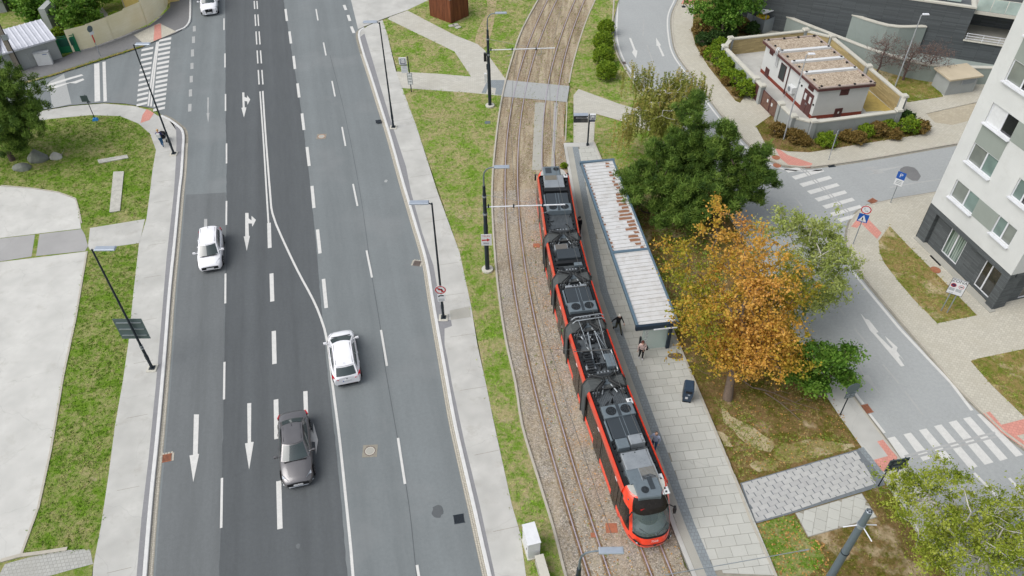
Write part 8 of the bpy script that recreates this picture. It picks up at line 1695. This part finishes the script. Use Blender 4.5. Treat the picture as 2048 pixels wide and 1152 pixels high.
def tufts(poly, z, dens, mat, seed, hmax=.13):
    g = np.random.default_rng(seed); p = np.array([q[:2] for q in poly]); lo, hi = p.min(0), p.max(0); lo = np.maximum(lo, [-52, 15]); hi = np.minimum(hi, [48, 92]); A = np.prod(np.maximum(hi - lo, 0)); n = int(min(A * dens, 160000))
    xy = lo + g.random((n, 2)) * (hi - lo); m_ = inpoly(xy[:, 0], xy[:, 1], poly)
    for q_ in NOGRASS: m_ &= ~inpoly(xy[:, 0], xy[:, 1], q_)
    xy = xy[m_] + g.normal(size=(int(m_.sum()), 2)) * np.where(g.random((int(m_.sum()), 1)) < .35, .16, .02)
    kk = np.sin(xy[:, 0] * 1.9 + np.sin(xy[:, 1] * 1.3) * 2) * np.sin(xy[:, 1] * 2.3 + np.sin(xy[:, 0] * 1.7) * 2) + g.normal(size=len(xy)) * .6; xy = xy[kk > -.45]; n = len(xy)
    if n == 0: return
    V = []; h = hmax * (.35 + .65 * g.random(n)); t = g.random(n)
    for b_ in range(3):
        an = g.random(n) * 2 * PI; w_ = .022 + .02 * g.random(n); ox, oy = g.normal(size=n) * .035, g.normal(size=n) * .035; lx, ly = g.normal(size=n) * .06, g.normal(size=n) * .06; cx, cy = xy[:, 0] + ox, xy[:, 1] + oy
        V.append(np.stack([np.stack([cx - np.cos(an) * w_, cy - np.sin(an) * w_, np.full(n, z)], 1), np.stack([cx + np.cos(an) * w_, cy + np.sin(an) * w_, np.full(n, z)], 1), np.stack([cx + lx, cy + ly, z + h], 1)], 1))
    vs = np.concatenate(V).reshape(-1, 3); stuff(np_mesh('grass', vs, np.arange(len(vs)).reshape(-1, 3), M[mat + '_blade'], None, np.tile(t, 3)), 'short patchy grass of the verges and islands', 'grass')
for i, (poly, z, dens, mat) in enumerate(GRASS): tufts(poly, z, dens * .8, mat, 400 + i, .075 if mat != 'grass_lush' else .1)
M['litter'] = leafmat('fallen_leaf', LG((132, 92, 50), (166, 122, 66), (184, 148, 90), (126, 102, 68)), .8, .05)
def litter(pts_, n, z, seed, size=.055, label='fallen autumn leaves'):
    g = np.random.default_rng(seed); p = np.array(pts_); lo, hi = p.min(0), p.max(0); xy = lo + g.random((n, 2)) * (hi - lo); xy = xy[inpoly(xy[:, 0], xy[:, 1], pts_)]; n = len(xy); an = g.random(n) * 2 * PI; s = size * (.6 + .8 * g.random(n)); tl = g.normal(size=(n, 2)) * .25
    c, q = np.cos(an), np.sin(an); vs = np.stack([np.stack([xy[:, 0] + dx * s * c - dy * s * q, xy[:, 1] + dx * s * q + dy * s * c, z + np.abs(dx * tl[:, 0] + dy * tl[:, 1]) * s + .004], 1) for dx, dy in ((-1, 0), (0, -.7), (1, 0), (0, .7))], 1).reshape(-1, 3)
    stuff(np_mesh('fallen_leaves', vs, np.arange(n * 4).reshape(n, 4), M['litter'], None, g.random(n)), label, 'leaves')
litter(PL([(1360, 640), (1440, 800), (1480, 960), (1720, 890), (1660, 780), (1500, 560)], .1), 1300, .115, 501, .05, 'orange leaves fallen in the grass under the maple')
litter(PL([(1506, 1052), (1585, 1032), (1612, 1076), (1660, 1090), (1650, 1180), (1560, 1170)], .1), 500, .13, 502, .055, 'orange leaves fallen on the corner lawn')
litter([(3.9, 17), (9.0, 17), (7.4, 30), (5.6, 45), (3.6, 52), (1.2, 50), (.4, 40), (2, 28)], 2200, .05, 503, .05, 'dry leaves scattered between the tram tracks')
litter(PL([(1132, 206), (1131, 330), (1120, 330), (1128, 206)], .05) , 160, .06, 504, .05, 'dry leaves along the track edge'); litter(PL([(1240, 240), (1360, 420), (1300, 480), (1240, 400), (1190, 260)], .1), 900, .12, 505, .05, 'dry leaves under the birch and pines')
# weeds between the setts, and dead branches under the maple
tw = [(3.9, 17), (9.0, 17), (7.4, 30), (5.6, 45), (3.6, 52), (1.2, 50), (.4, 40), (2, 28)]; tufts(tw, .045, 2.0, 'grass_dry', 600, .09); tufts([(1.0, 52), (4.4, 52), (4.3, 60), (6.5, 72), (10, 86), (4.4, 88), (1.2, 70), (-.6, 62)], .04, 9.0, 'grass_dry', 601, .08)
for lab, pts_ in (('dead bare branch lying in the grass under the maple', [(1478, 755), (1505, 775), (1545, 785), (1590, 805), (1640, 820)]), ('long dead bare branch beside the soil patch', [(1530, 785), (1560, 805), (1580, 822), (1600, 840)])):
    q = [P(x, y, .3 - .04 * i) for i, (x, y) in enumerate(pts_)]; mb = MB().tube(q, [.04, .035, .028, .02, .012][:len(q)], 6)
    for i in range(1, len(q) - 1): v = Vector(q[i]); mb.tube([tuple(v), tuple(v + Vector((.5, -.35 + .2 * i, .1))), tuple(v + Vector((1.1, -.6 + .25 * i, -.05)))], [.022, .015, .008], 5)
    tag(mb.obj('dead_branch', M['bark']), lab, 'branch')
